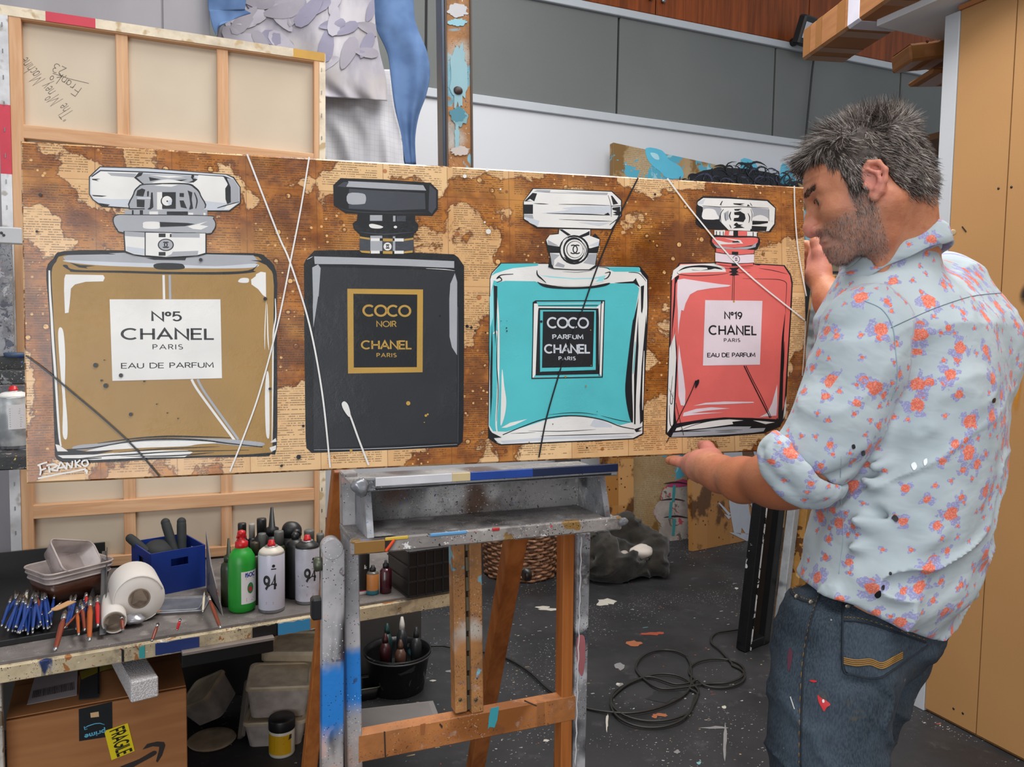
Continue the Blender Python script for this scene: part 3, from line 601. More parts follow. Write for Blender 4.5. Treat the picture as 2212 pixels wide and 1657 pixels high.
A.P('K', [(686, 368), (750, 368), (720, 376), (740, 386), (690, 376)]); A.P('K', [(686, 488), (800, 495), (760, 502), (700, 498)]); A.P('K', [(715, 545), (820, 560), (800, 575), (740, 562)])
A.P('G', [(1700, 365), (1740, 370), (1782, 435), (1782, 540), (1720, 548), (1722, 440)]); A.P('K', [(1668, 352), (1692, 362), (1720, 430), (1722, 545), (1695, 556), (1682, 520), (1680, 440), (1700, 410)]); A.P('W', [(1690, 568), (1780, 545), (1715, 598), (1668, 600)]); A.S('K', [(1620, 585), (1700, 562), (1785, 540)], 7, .5)
A.Q('K', [(995, 600), (994, 480), (1030, 425), (1090, 405), (1380, 400), (1460, 430), (1500, 490), (1502, 600)]); A.Q('G', [(1004, 604), (1002, 485), (1036, 434), (1095, 413), (1375, 410), (1450, 440), (1492, 495), (1494, 604)])
A.P('W', [(1150, 420), (1210, 408), (1330, 412), (1280, 428)]); A.P('K', [(1025, 455), (1060, 440), (1085, 450), (1070, 500), (1015, 495)]); A.P('K', [(1020, 522), (1080, 525), (1078, 582), (1022, 578)]); A.P('K', [(1098, 462), (1112, 460), (1110, 500), (1098, 500)]); A.P('K', [(1128, 470), (1140, 470), (1145, 580), (1120, 600), (1100, 595), (1118, 580)]); A.S('L', [(1025, 512), (1125, 512)], 12)
A.R('W', 1172, 468, 1212, 600); A.R('K', 1210, 468, 1312, 592); A.R('G', 1312, 468, 1345, 598); A.O('K', 1245, 535, 46, 42); A.O('W', 1246, 533, 38, 36); A.P('L', [(1246, 533), (1284, 520), (1280, 560), (1260, 568)]); A.O('K', 1248, 536, 6)
A.P('K', [(1340, 475), (1372, 475), (1372, 505), (1340, 502)]); A.P('K', [(1340, 530), (1370, 530), (1395, 590), (1350, 580)]); A.P('K', [(1400, 455), (1435, 470), (1430, 520), (1440, 590), (1410, 600), (1420, 560), (1412, 500)]); A.S('K', [(1450, 470), (1470, 530), (1460, 590)], 9, .5)
A.R('G', 930, 598, 1548, 660); A.R('K', 985, 602, 998, 640); A.R('K', 1044, 602, 1068, 642); A.R('W', 1115, 612, 1180, 648); A.R('K', 1245, 612, 1402, 656); A.R('W', 1406, 622, 1442, 656); A.R('W', 1518, 622, 1534, 656); A.S('K', [(962, 592), (1080, 592)], 7)
A.Q('K', [(842, 680), (870, 636), (1000, 634), (1540, 640), (1592, 662), (1612, 710), (1590, 762), (1540, 782), (1240, 782), (925, 776), (868, 745)], n=4); A.Q('G', [(850, 682), (876, 642), (1000, 640), (1540, 646), (1588, 668), (1606, 710), (1586, 755), (1540, 775), (1240, 775), (930, 768), (876, 740)], n=4)
A.Q('W', [(1068, 712), (1080, 690), (1180, 690), (1192, 714), (1182, 740), (1080, 738)]); A.P('K', [(1192, 690), (1400, 698), (1455, 706), (1380, 722), (1195, 728)]); A.P('W', [(1400, 725), (1550, 685), (1490, 712), (1556, 722), (1500, 748), (1440, 742)]); A.S('K', [(1050, 762), (1250, 772), (1460, 770)], 7, .8)
A.P('K', [(922, 758), (1540, 772), (1540, 925), (1480, 945), (1240, 958), (1000, 938), (930, 912)]); A.P('W', [(932, 790), (1080, 800), (1080, 940), (1000, 930), (940, 906)]); A.P('W', [(1088, 770), (1532, 776), (1532, 920), (1470, 938), (1240, 950), (1088, 938)])
A.P('G', [(932, 760), (1080, 768), (1080, 805), (932, 795)]); A.P('G', [(1280, 772), (1490, 778), (1490, 808), (1280, 805)]); A.P('L', [(942, 872), (1080, 890), (1080, 936), (1000, 926), (946, 904)]); A.P('G', [(1290, 912), (1480, 905), (1475, 936), (1240, 948), (1280, 930)])
A.R('K', 1185, 776, 1236, 804); A.R('K', 1185, 914, 1236, 942); A.R('K', 1268, 780, 1280, 804); A.O('K', 1238, 861, 60, 46); A.O('G', 1238, 861, 51, 39); A.CCs('K', 1238, 861, 20, 8)
A.done('painted_bottle', 'gold bottle with silver cap and white label')
# --- bottle two : black ----------------------------------------------------
A = Art(3)
A.P('K', [(246, 1090), (265, 1050), (345, 965), (770, 960), (1280, 985), (1660, 1000), (1700, 1030), (1755, 1110), (4, 1756, 300), (4, 1750, 1200), (4, 1742, 1370), (4, 1690, 1420), (4, 1000, 1450), (4, 320, 1477), (4, 270, 1430), (4, 262, 1330), (4, 250, 400)])
A.P('N', [(395, 1110), (1660, 1150), (1685, 1200), (4, 1688, 1000), (4, 1690, 1375), (4, 340, 1435), (4, 335, 1000), (4, 345, 330), (370, 1400)])
A.P('G', [(342, 1020), (700, 1030), (1200, 1045), (1662, 1065), (1662, 1130), (1200, 1110), (700, 1095), (348, 1092)]); A.P('K', [(380, 1095), (1660, 1135), (1662, 1155), (400, 1118)])
A.P('G', [(325, 1125), (380, 1095), (404, 1130), (385, 1400), (4, 380, 0), (4, 336, 300), (4, 330, 100), (332, 1400)]); A.P('K', [(404, 1130), (390, 1400), (4, 378, 40), (4, 345, 300), (4, 335, 300), (4, 372, 60), (385, 1400)])
A.P('G', [(1668, 1180), (1690, 1260), (4, 1690, 100), (4, 1688, 555), (4, 1640, 480), (4, 1618, 380), (4, 1616, 100), (1616, 1420), (1625, 1280)]); A.S('W', [(1395, 1135), (1560, 1142), (1668, 1155)], 6, .8); A.S('L', [(4, 340, 1447), (4, 1000, 1432), (4, 1690, 1395)], 5, .5); A.S('M', [(4, 1696, 100), (4, 1700, 700), (4, 1696, 1380)], 8); A.S('L', [(275, 1050), (330, 1022)], 6, .7)
A.P('X', [(655, 1325), (1368, 1332), (4, 1364, 716), (4, 662, 728)]); A.P('K', [(712, 1372), (1314, 1380), (4, 1310, 668), (4, 716, 672)])
A.T('X', 'COCO', (808, 1578), (1248, 1582), 96, .12, .2).T('X', 'NOIR', (4, 934, 286), (4, 1114, 286), 50, .24, .16, c=4).T('X', 'CHANEL', (4, 792, 494), (4, 1256, 494), 72, .22, .2, c=4).T('X', 'PARIS', (4, 934, 572), (4, 1116, 572), 34, .36, .17, c=4)
A.P('K', [(522, 350), (590, 284), (1000, 296), (1440, 328), (1510, 398), (1508, 575), (1455, 640), (1000, 630), (640, 616), (528, 540)])
A.P('M', [(672, 380), (1385, 425), (1392, 575), (1000, 590), (668, 570)]); A.P('G', [(665, 312), (1000, 328), (1370, 350), (1398, 400), (1000, 385), (645, 365)]); A.P('M', [(1430, 350), (1490, 400), (1492, 560), (1450, 620), (1420, 590), (1425, 420)]); A.P('M', [(620, 320), (670, 320), (640, 370), (560, 360)])
A.Q('G', [(664, 428), (800, 428), (830, 460), (826, 510), (800, 528), (664, 524)], n=3); A.S('K', [(650, 376), (1000, 398), (1400, 415)], 12, .2); A.S('K', [(1400, 420), (1398, 575)], 8); A.S('M', [(560, 560), (700, 596), (1000, 612), (1400, 610)], 6, .8)
A.P('K', [(752, 620), (1294, 625), (1294, 690), (1325, 720), (1320, 770), (1280, 815), (1280, 990), (770, 965), (772, 815), (715, 760), (705, 710), (745, 680)])
A.R('G', 868, 632, 984, 686); A.R('G', 1086, 638, 1108, 692); A.R('M', 1120, 640, 1205, 690); A.Q('W', [(860, 722), (900, 715), (990, 740), (960, 758), (880, 752)]); A.O('W', 1108, 744, 16, 12); A.S('M', [(760, 790), (1000, 812), (1280, 790)], 10, .8)
A.P('M', [(772, 840), (1280, 850), (1275, 975), (772, 965)]); A.P('X', [(772, 832), (868, 848), (868, 864), (772, 850)]); A.P('X', [(770, 966), (870, 970), (870, 992), (790, 985)]); A.P('X', [(990, 852), (1082, 855), (1082, 880), (990, 878)]); A.P('X', [(990, 970), (1080, 972), (1080, 998), (990, 996)]); A.P('X', [(1190, 858), (1278, 845), (1278, 862), (1190, 875)]); A.P('X', [(1188, 975), (1270, 965), (1270, 985), (1188, 992)])
A.R('G', 872, 826, 984, 970); A.R('W', 876, 850, 962, 876); A.R('W', 876, 968, 960, 994); A.R('K', 960, 850, 990, 874); A.R('G', 1084, 832, 1106, 970); A.R('W', 1100, 852, 1186, 880); A.R('W', 1098, 968, 1186, 996); A.R('K', 962, 970, 988, 992); A.R('K', 1080, 970, 1096, 992); A.R('K', 1082, 850, 1100, 874)
A.O('W', 1034, 928, 38, 38); A.CCs('K', 1034, 928, 17, 8)
A.O('X', 1228, 1008, 20, c=4); A.O('X', 1394, 1124, 12, c=4); A.O('X', 1412, 1112, 9, c=4); A.O('X', 1380, 1188, 5, c=4); A.O('X', 690, 1452, 13, c=4); A.O('K', 1528, 184, 8, c=4)
A.done('painted_bottle', 'black bottle with gold bordered label')
# --- bottle three : turquoise ------------------------------------------------
A = Art(5)
A.P('K', [(265, 1115), (280, 1060), (375, 955), (860, 960), (1340, 985), (1760, 990), (1842, 1090), (1844, 1400), (6, 1832, 300), (6, 1800, 900), (6, 1795, 1280), (6, 1700, 1330), (6, 1300, 1350), (6, 700, 1375), (6, 380, 1392), (6, 330, 1375), (6, 252, 1320), (6, 248, 1150), (6, 256, 400)])
A.P('W', [(272, 1120), (290, 1062), (380, 966), (860, 968), (1340, 994), (1750, 1000), (1830, 1110), (1832, 1400), (6, 1815, 400), (6, 1790, 900), (6, 1782, 1270), (6, 1690, 1318), (6, 1300, 1338), (6, 700, 1362), (6, 380, 1378), (6, 335, 1362), (6, 290, 1290), (6, 256, 1200), (6, 268, 400)])
A.P('C', [(275, 1090), (380, 964), (750, 962), (745, 985), (500, 1010), (420, 1030), (330, 1060)]); A.P('C', [(1380, 1000), (1750, 1000), (1768, 1050), (1640, 1045), (1500, 1045), (1450, 1020)])
A.P('C', [(305, 1130), (360, 1150), (420, 1135), (720, 1140), (830, 1195), (1100, 1210), (1300, 1205), (1450, 1160), (1710, 1160), (1752, 1210), (1720, 1400), (6, 1700, 200), (6, 1650, 560), (6, 1640, 900), (6, 1680, 1160), (6, 1560, 1190), (6, 1300, 1110), (6, 1100, 1095), (6, 850, 1130), (6, 600, 1210), (6, 430, 1255), (6, 300, 1250), (6, 262, 1190), (6, 270, 700), (6, 262, 400), (270, 1300)])
A.P('T', [(265, 1300), (300, 1200), (300, 1500), (268, 1600)]); A.S('W', [(6, 300, 280), (6, 345, 300), (6, 350, 800), (6, 330, 1150), (6, 340, 1260)], 22, .5); A.S('W', [(320, 1180), (6, 350, 100), (6, 355, 500), (6, 350, 900)], 20, .4)
A.P('K', [(305, 1180), (342, 1190), (340, 1400), (6, 330, 200), (6, 322, 410), (6, 312, 200), (310, 1500)]); A.P('K', [(6, 288, 180), (6, 296, 420), (6, 290, 900), (6, 275, 1130), (6, 268, 700)]); A.S('K', [(6, 345, 240), (6, 335, 560), (6, 350, 850), (6, 332, 1150)], 10, .8)
A.Q('W', [(6, 388, 635), (6, 410, 800), (6, 430, 950), (6, 415, 1090), (6, 375, 1195), (6, 378, 1000)], n=4); A.P('W', [(6, 380, 1215), (6, 470, 1165), (6, 640, 1128), (6, 520, 1185), (6, 430, 1215)])
A.Q('K', [(1760, 1180), (1745, 1300), (1700, 1500), (6, 1680, 200), (6, 1620, 700), (6, 1615, 900), (6, 1650, 1100), (6, 1680, 1165), (6, 1690, 1100), (6, 1680, 700), (6, 1705, 300), (1735, 1400)], n=3)
A.P('K', [(1768, 1190), (1800, 1180), (1790, 1400), (6, 1780, 80), (6, 1770, 60), (1770, 1400)]); A.P('K', [(6, 1740, 100), (6, 1745, 400), (6, 1720, 900), (6, 1715, 1180), (6, 1700, 1180), (6, 1700, 700)]); A.P('K', [(6, 1820, 90), (6, 1828, 300), (6, 1800, 700), (6, 1785, 1150), (6, 1760, 1180), (6, 1755, 1000), (6, 1775, 600)]); A.S('W', [(6, 1800, 450), (6, 1790, 800), (6, 1785, 1040)], 18, .7); A.S('C', [(6, 1712, 360), (6, 1700, 560), (6, 1690, 680)], 14, .6)
A.P('K', [(1757, 992), (1842, 1092), (1842, 1140), (1780, 1070), (1762, 1040)]); A.S('K', [(1645, 1050), (1750, 1062), (1820, 1140)], 8, .5); A.P('K', [(1500, 1155), (1690, 1140), (1720, 1108), (1725, 1130), (1760, 1200), (1700, 1160), (1560, 1160)])
A.S('K', [(335, 1150), (385, 1130), (365, 1100), (340, 1110), (380, 1078), (500, 1068)], 14, .6); A.S('K', [(1350, 1000), (1430, 1005), (1460, 1030)], 7, .6)
A.P('W', [(730, 1030), (860, 1020), (1340, 1020), (1440, 1040), (1450, 1090), (1400, 1140), (1280, 1178), (1100, 1190), (850, 1180), (770, 1130)]); A.P('T', [(760, 1080), (1100, 1110), (1300, 1105), (1420, 1080), (1390, 1140), (1250, 1150), (900, 1110)]); A.P('W', [(770, 1095), (1100, 1120), (1350, 1115), (1280, 1175), (1100, 1188), (860, 1178)])
A.S('K', [(735, 1030), (740, 1075), (780, 1115), (825, 1155)], 18, .7); A.S('K', [(1410, 1060), (1462, 1050), (1440, 1100), (1400, 1120)], 14, .6); A.Q('K', [(738, 1145), (800, 1165), (1000, 1195), (1250, 1190), (1452, 1155), (1420, 1185), (1280, 1210), (1100, 1218), (900, 1212), (790, 1190)], n=4); A.S('K', [(990, 1045), (1150, 1050), (1300, 1030)], 5, .8)
A.S('K', [(6, 395, 1285), (6, 600, 1200), (6, 800, 1130), (6, 1000, 1098), (6, 1200, 1102), (6, 1400, 1140), (6, 1560, 1200), (6, 1700, 1228)], 12, .3); A.P('W', [(6, 400, 1290), (6, 620, 1205), (6, 820, 1138), (6, 1000, 1106), (6, 1200, 1110), (6, 1400, 1150), (6, 1560, 1210), (6, 1700, 1235), (6, 1780, 1270), (6, 1690, 1318), (6, 380, 1378), (6, 345, 1350)])
A.P('L', [(6, 1300, 1130), (6, 1400, 1150), (6, 1485, 1195), (6, 1480, 1212), (6, 1310, 1212), (6, 1260, 1195)]); A.P('L', [(6, 370, 1345), (6, 900, 1305), (6, 1640, 1290), (6, 1690, 1310), (6, 900, 1330), (6, 400, 1372)])
A.S('K', [(6, 650, 1247), (6, 1000, 1250), (6, 1320, 1232)], 8, .8); A.S('K', [(6, 470, 1272), (6, 720, 1262)], 6, .8); A.S('K', [(6, 770, 1298), (6, 1200, 1285), (6, 1700, 1270)], 9, .6); A.P('K', [(6, 250, 1215), (6, 290, 1265), (6, 385, 1312), (6, 300, 1318), (6, 350, 1365), (6, 250, 1320)]); A.S('K', [(6, 850, 1085), (6, 1050, 1066), (6, 1200, 1068), (6, 1340, 1088)], 7, .8); A.S('K', [(6, 1370, 1095), (6, 1550, 1140), (6, 1670, 1160)], 7, .8); A.P('K', [(6, 1700, 1230), (6, 1790, 1200), (6, 1740, 1240), (6, 1780, 1245), (6, 1720, 1260)])
A.P('K', [(692, 1348), (720, 1330), (1410, 1328), (1408, 1400), (6, 1388, 716), (6, 680, 730), (6, 690, 300)]); A.P('W', [(705, 1362), (1400, 1340), (6, 1376, 706), (6, 690, 718)]); A.P('C', [(730, 1342), (1400, 1340), (1325, 1400), (750, 1390)]); A.P('C', [(6, 750, 640), (6, 1340, 655), (6, 1376, 706), (6, 700, 716)])
A.S('K', [(745, 1385), (1340, 1380)], 9); A.S('W', [(740, 1365), (1380, 1362)], 5, .8); A.P('K', [(750, 1405), (1345, 1410), (1350, 1500), (6, 1350, 680), (6, 720, 690), (6, 745, 60)]); A.P('W', [(1352, 1400), (1400, 1345), (6, 1376, 700), (6, 1352, 680)]); A.P('C', [(766, 1425), (1320, 1428), (6, 1318, 640), (6, 765, 660)]); A.S('K', [(1384, 1360), (6, 1370, 20), (6, 1352, 700)], 10); A.S('K', [(6, 780, 660), (6, 1310, 648)], 8, .3); A.S('K', [(6, 720, 692), (6, 1350, 678)], 8)
A.P('K', [(794, 1440), (1304, 1440), (6, 1288, 610), (6, 784, 620)])
A.T('L', 'COCO', (842, 1600), (1242, 1602), 96, .1, .19).T('L', 'PARFUM', (6, 892, 332), (6, 1190, 332), 40, .24, .2, c=6).T('L', 'CHANEL', (6, 814, 470), (6, 1256, 470), 78, .22, .22, c=6).T('L', 'PARIS', (6, 952, 542), (6, 1116, 542), 32, .36, .2, c=6)
A.P('K', [(596, 350), (690, 215), (850, 218), (1480, 243), (1580, 335), (1578, 490), (1480, 630), (730, 610), (598, 525)]); A.P('W', [(604, 348), (698, 224), (850, 226), (1475, 252), (1568, 340), (1566, 485), (1470, 620), (740, 600), (606, 520)])
A.P('G', [(735, 232), (870, 236), (860, 262), (1200, 270), (930, 250), (1440, 262), (1430, 285), (1000, 262), (700, 250)]); A.P('K', [(690, 262), (735, 268), (708, 345), (606, 348)]); A.P('W', [(636, 340), (665, 322), (704, 346)]); A.R('K', 598, 378, 694, 472); A.P('G', [(604, 478), (690, 480), (700, 520), (606, 505)]); A.S('K', [(700, 368), (850, 374)], 10, .9); A.S('K', [(950, 375), (1200, 380), (1460, 388)], 8, .7)
A.P('L', [(780, 465), (1000, 440), (1060, 425), (980, 415), (1100, 400), (1470, 390), (1470, 475), (1400, 470), (1000, 475)]); A.S('K', [(830, 465), (1200, 475), (1450, 485)], 12, .8); A.P('K', [(1400, 478), (1440, 458), (1462, 486)]); A.S('K', [(950, 525), (1300, 540), (1480, 545)], 8, .8); A.P('L', [(1150, 555), (1460, 560), (1350, 590)]); A.P('L', [(606, 500), (760, 540), (740, 595), (660, 560)])
A.P('K', [(1468, 290), (1482, 292), (1540, 370), (1490, 380)]); A.P('K', [(1482, 410), (1560, 400), (1560, 490), (1484, 480), (1520, 470), (1486, 455), (1530, 445), (1484, 430)]); A.S('K', [(1470, 395), (1575, 388)], 7); A.S('K', [(1440, 285), (1470, 390), (1472, 500)], 6, .3); A.S('K', [(1455, 580), (1560, 500)], 8, .5)
A.P('K', [(945, 620), (1270, 625), (1268, 712), (1310, 665), (1362, 720), (1350, 800), (1330, 870), (1322, 1000), (1270, 1030), (1100, 1030), (900, 1020), (845, 1000), (862, 900), (835, 820), (818, 740), (850, 680), (945, 660)]); A.P('W', [(955, 622), (1262, 628), (1260, 690), (1355, 725), (1345, 790), (1240, 820), (1200, 810), (980, 800), (840, 780), (826, 730), (860, 682), (950, 672)])
A.P('W', [(862, 860), (1330, 862), (1310, 900), (1312, 980), (1250, 1022), (1100, 1022), (900, 1010), (880, 960)]); A.P('G', [(865, 862), (960, 880), (905, 930), (900, 990), (880, 975)]); A.P('G', [(1240, 870), (1328, 866), (1310, 980), (1190, 960), (1230, 920)]); A.P('G', [(940, 950), (1010, 980), (1000, 1005), (910, 990)]); A.P('G', [(840, 730), (950, 790), (840, 780)]); A.P('L', [(1240, 790), (1350, 740), (1345, 790)])
A.P('K', [(840, 800), (1345, 815), (1340, 850), (845, 838)]); A.P('K', [(950, 625), (985, 625), (1070, 680), (1040, 690)]); A.P('K', [(1220, 660), (1255, 640), (1255, 680), (1180, 705), (1150, 690)])
A.O('K', 1102, 828, 150, 146); A.O('W', 1100, 828, 132, 128); A.O('K', 1100, 828, 108, 126); A.O('W', 1106, 826, 98, 100); A.O('K', 1108, 826, 84, 86); A.O('W', 1110, 826, 78, 80); A.S('K', [(1000, 900), (1060, 945), (1160, 945)], 16, .7); A.S('W', [(985, 780), (1000, 740), (1040, 705)], 10, .8); A.S('K', [(1195, 760), (1225, 830), (1200, 900)], 10, .7); A.S('K', [(1180, 790), (1198, 830)], 6, .7); A.CCs('K', 1112, 824, 42, 13)
for x, y, r_ in ((776, 160, 12), (430, 224, 7), (434, 254, 7), (375, 155, 4), (434, 155, 3), (890, 1178, 5), (1330, 1054, 4)): A.O('K', x, y, r_, c=6)
for x, y, r_ in ((1015, 708, 10), (1218, 802, 8), (1265, 245, 6), (655, 1360, 7), (1270, 596, 5)): A.O('D', x, y, r_, c=6)
A.done('painted_bottle', 'turquoise bottle with clear faceted cap')
# --- bottle four : pink ------------------------------------------------------
A = Art(7)
A.P('K', [(355, 1190), (400, 1110), (450, 1025), (850, 1018), (1290, 1030), (1630, 1050), (1700, 1150), (1722, 1240), (8, 1606, 20), (8, 1575, 500), (8, 1555, 900), (8, 1530, 1150), (8, 1480, 1230), (8, 1310, 1300), (8, 900, 1330), (8, 500, 1340), (8, 330, 1342), (8, 280, 1300), (8, 290, 1000), (8, 320, 300), (350, 1500)])
A.P('P', [(372, 1200), (415, 1115), (462, 1036), (850, 1030), (1290, 1042), (1620, 1062), (1690, 1170), (1705, 1260), (8, 1590, 50), (8, 1555, 600), (8, 1530, 1000), (8, 1480, 1150), (8, 1300, 1140), (8, 900, 1130), (8, 400, 1200), (8, 330, 1190), (8, 335, 400), (365, 1500)])
A.P('W', [(385, 1110), (470, 1045), (850, 1030), (960, 1080), (975, 1125), (700, 1128), (470, 1140), (420, 1170), (365, 1220)]); A.P('W', [(8, 322, 400), (8, 385, 230), (8, 395, 600), (8, 385, 1000), (8, 360, 1200), (8, 300, 1290), (8, 305, 900)]); A.P('K', [(400, 1190), (445, 1160), (450, 1185), (412, 1260), (405, 1500), (8, 355, 200), (8, 340, 450), (8, 350, 100), (390, 1400)])
A.P('K', [(8, 375, 170), (8, 400, 400), (8, 405, 600), (8, 380, 1050), (8, 395, 1190), (8, 360, 1200), (8, 372, 900), (8, 392, 500)]); A.S('K', [(8, 355, 690), (8, 330, 950), (8, 350, 980), (8, 360, 860)], 10, .6); A.S('K', [(8, 320, 1000), (8, 330, 1200), (8, 380, 1250)], 12, .6); A.S('K', [(8, 315, 820), (8, 365, 940)], 7, .7)
A.Q('K', [(440, 1120), (520, 1070), (700, 1050), (850, 1065), (900, 1078), (930, 1100), (780, 1080), (600, 1075), (500, 1095)]); A.P('K', [(575, 1095), (640, 1100), (700, 1110), (770, 1095), (760, 1075), (880, 1080), (800, 1100), (690, 1112), (600, 1108)]); A.P('W', [(470, 1125), (500, 1095), (580, 1080), (760, 1090), (690, 1112), (575, 1100), (640, 1125), (500, 1132)])
A.S('K', [(430, 1120), (445, 1150), (600, 1168), (850, 1160), (1000, 1140)], 9, .7); A.S('K', [(520, 1165), (700, 1170)], 5, .7); A.S('K', [(900, 1075), (1000, 1090), (1100, 1078), (1250, 1082)], 6, .8); A.S('K', [(1290, 1040), (1340, 1048), (1360, 1042)], 12, .6); A.S('K', [(1340, 1085), (1500, 1110), (1660, 1150)], 8, .8); A.S('K', [(1160, 1200), (1400, 1205), (1560, 1212), (1640, 1240), (1652, 1300), (1640, 1500), (8, 1545, 30)], 8, .7); A.S('K', [(1000, 1130), (1100, 1135), (1250, 1132)], 6, .8)
A.P('K', [(1010, 1080), (1120, 1080), (1090, 1110), (1115, 1120), (1085, 1140), (1125, 1160), (1075, 1165), (1060, 1170), (1010, 1160), (1045, 1140), (1005, 1125), (1040, 1110)]); A.S('K', [(1052, 1160), (1042, 1450)], 7); A.S('K', [(1068, 1160), (1062, 1450)], 7)
A.P('V', [(430, 1215), (500, 1202), (680, 1230), (900, 1262), (1030, 1275), (1000, 1290), (800, 1310), (650, 1335), (570, 1380), (520, 1480), (500, 1560), (8, 445, 0), (8, 425, 130), (8, 412, 262), (8, 408, 0), (425, 1400)])
A.P('V', [(8, 420, 358), (8, 440, 500), (8, 470, 700), (8, 488, 850), (8, 485, 1010), (8, 440, 1000), (8, 415, 900), (8, 408, 600)]); A.P('V', [(8, 570, 1008), (8, 700, 975), (8, 900, 962), (8, 1200, 965), (8, 1215, 975), (8, 900, 990), (8, 700, 995)]); A.P('V', [(8, 460, 1118), (8, 470, 1080), (8, 600, 1040), (8, 760, 1022), (8, 960, 1035), (8, 700, 1060), (8, 550, 1085), (8, 900, 1075), (8, 600, 1100)]); A.P('V', [(8, 1455, 780), (8, 1455, 1000), (8, 1445, 1110), (8, 1270, 1125), (8, 1350, 1080), (8, 1400, 980)])
A.P('V', [(740, 1442), (1380, 1450), (8, 1272, 574), (8, 672, 584)])
A.T('K', 'No19', (960, 1648), (1148, 1652), 72, .24, .21).T('K', 'CHANEL', (8, 740, 254), (8, 1232, 258), 88, .28, .2, c=8).T('K', 'PARIS', (8, 896, 334), (8, 1062, 334), 34, .36, .18, c=8).T('K', 'EAU DE PARFUM', (8, 722, 494), (8, 1220, 490), 40, .16, .2, c=8); A.O('X', 1060, 1458, 12)
A.S('K', [(8, 1105, 585), (8, 1180, 740), (8, 1260, 900), (8, 1380, 1135)], 15); A.S('K', [(8, 1125, 585), (8, 1200, 740), (8, 1290, 910), (8, 1392, 1130)], 9); A.Q('K', [(8, 1500, 350), (8, 1515, 200), (8, 1540, 30), (8, 1525, 260), (8, 1520, 600), (8, 1500, 1180), (8, 1465, 1150), (8, 1480, 800)], n=3); A.S('K', [(8, 1530, 330), (8, 1520, 600), (8, 1505, 720)], 12, .8); A.P('W', [(8, 1548, 900), (8, 1545, 1080), (8, 1515, 1150), (8, 1530, 1000)])
A.P('K', [(8, 375, 1195), (8, 700, 1145), (8, 900, 1128), (8, 1200, 1135), (8, 1440, 1155), (8, 1455, 1130), (8, 1480, 1200), (8, 1440, 1215), (8, 1350, 1230), (8, 800, 1260), (8, 360, 1290), (8, 320, 1330)]); A.P('W', [(8, 395, 1240), (8, 560, 1200), (8, 800, 1160), (8, 950, 1150), (8, 1100, 1160), (8, 980, 1175), (8, 990, 1200), (8, 700, 1240), (8, 380, 1270)]); A.P('G', [(8, 340, 1335), (8, 360, 1290), (8, 700, 1250), (8, 950, 1225), (8, 1180, 1225), (8, 1160, 1245), (8, 1330, 1240), (8, 1310, 1275), (8, 1200, 1290), (8, 900, 1310), (8, 500, 1330)])
A.S('K', [(8, 400, 1280), (8, 560, 1215), (8, 760, 1165), (8, 1000, 1145), (8, 1300, 1170)], 9, .5); A.S('K', [(8, 380, 1280), (8, 750, 1270)], 10, .8); A.S('K', [(8, 800, 1270), (8, 1090, 1258)], 8, .8); A.S('K', [(8, 820, 1285), (8, 1030, 1278)], 8, .8); A.P('W', [(8, 1200, 1160), (8, 1430, 1180), (8, 1330, 1200)])
A.P('K', [(632, 570), (650, 330), (715, 278), (1000, 290), (1440, 320), (1530, 410), (1520, 600), (1470, 682), (1250, 670), (700, 640), (640, 590)]); A.P('W', [(655, 345), (718, 300), (1000, 308), (1430, 335), (1520, 415), (1510, 590), (1450, 670), (1400, 676), (1300, 668), (660, 380)]); A.P('L', [(655, 350), (740, 308), (715, 370), (650, 372)]); A.P('W', [(740, 308), (1420, 340), (1500, 405), (1300, 395), (720, 378)])
A.P('K', [(640, 388), (698, 392), (700, 560), (640, 545)]); A.P('G', [(712, 395), (900, 400), (930, 430), (900, 500), (895, 540), (712, 535)]); A.Q('W', [(715, 440), (760, 418), (840, 430), (870, 480), (885, 535), (715, 535)], n=3); A.P('G', [(1240, 405), (1445, 425), (1445, 560), (1270, 550), (1272, 470)]); A.Q('W', [(1270, 520), (1350, 490), (1430, 520), (1445, 570), (1270, 545)], n=3); A.P('K', [(710, 540), (895, 545), (895, 592), (712, 585)]); A.P('K', [(715, 600), (900, 608), (905, 655), (720, 640)]); A.P('K', [(1265, 555), (1440, 560), (1440, 580), (1350, 595), (1265, 600)]); A.P('K', [(1260, 612), (1430, 620), (1420, 672), (1255, 668)]); A.P('W', [(1455, 430), (1512, 425), (1505, 560), (1458, 555)]); A.S('K', [(1450, 425), (1450, 560)], 7); A.P('W', [(1455, 580), (1505, 580), (1470, 640), (1430, 665)])
A.P('W', [(930, 410), (1250, 410), (1275, 470), (1265, 560), (1240, 668), (1000, 660), (905, 560), (905, 470)]); A.P('G', [(945, 470), (1000, 440), (1000, 540), (960, 560)]); A.S('K', [(945, 425), (910, 480), (915, 570)], 12, .5); A.S('K', [(1245, 425), (1262, 480), (1255, 560)], 9, .5); A.S('K', [(1025, 455), (1010, 500), (1025, 550)], 18, .5); A.S('K', [(965, 470), (960, 520), (975, 560)], 8, .6)
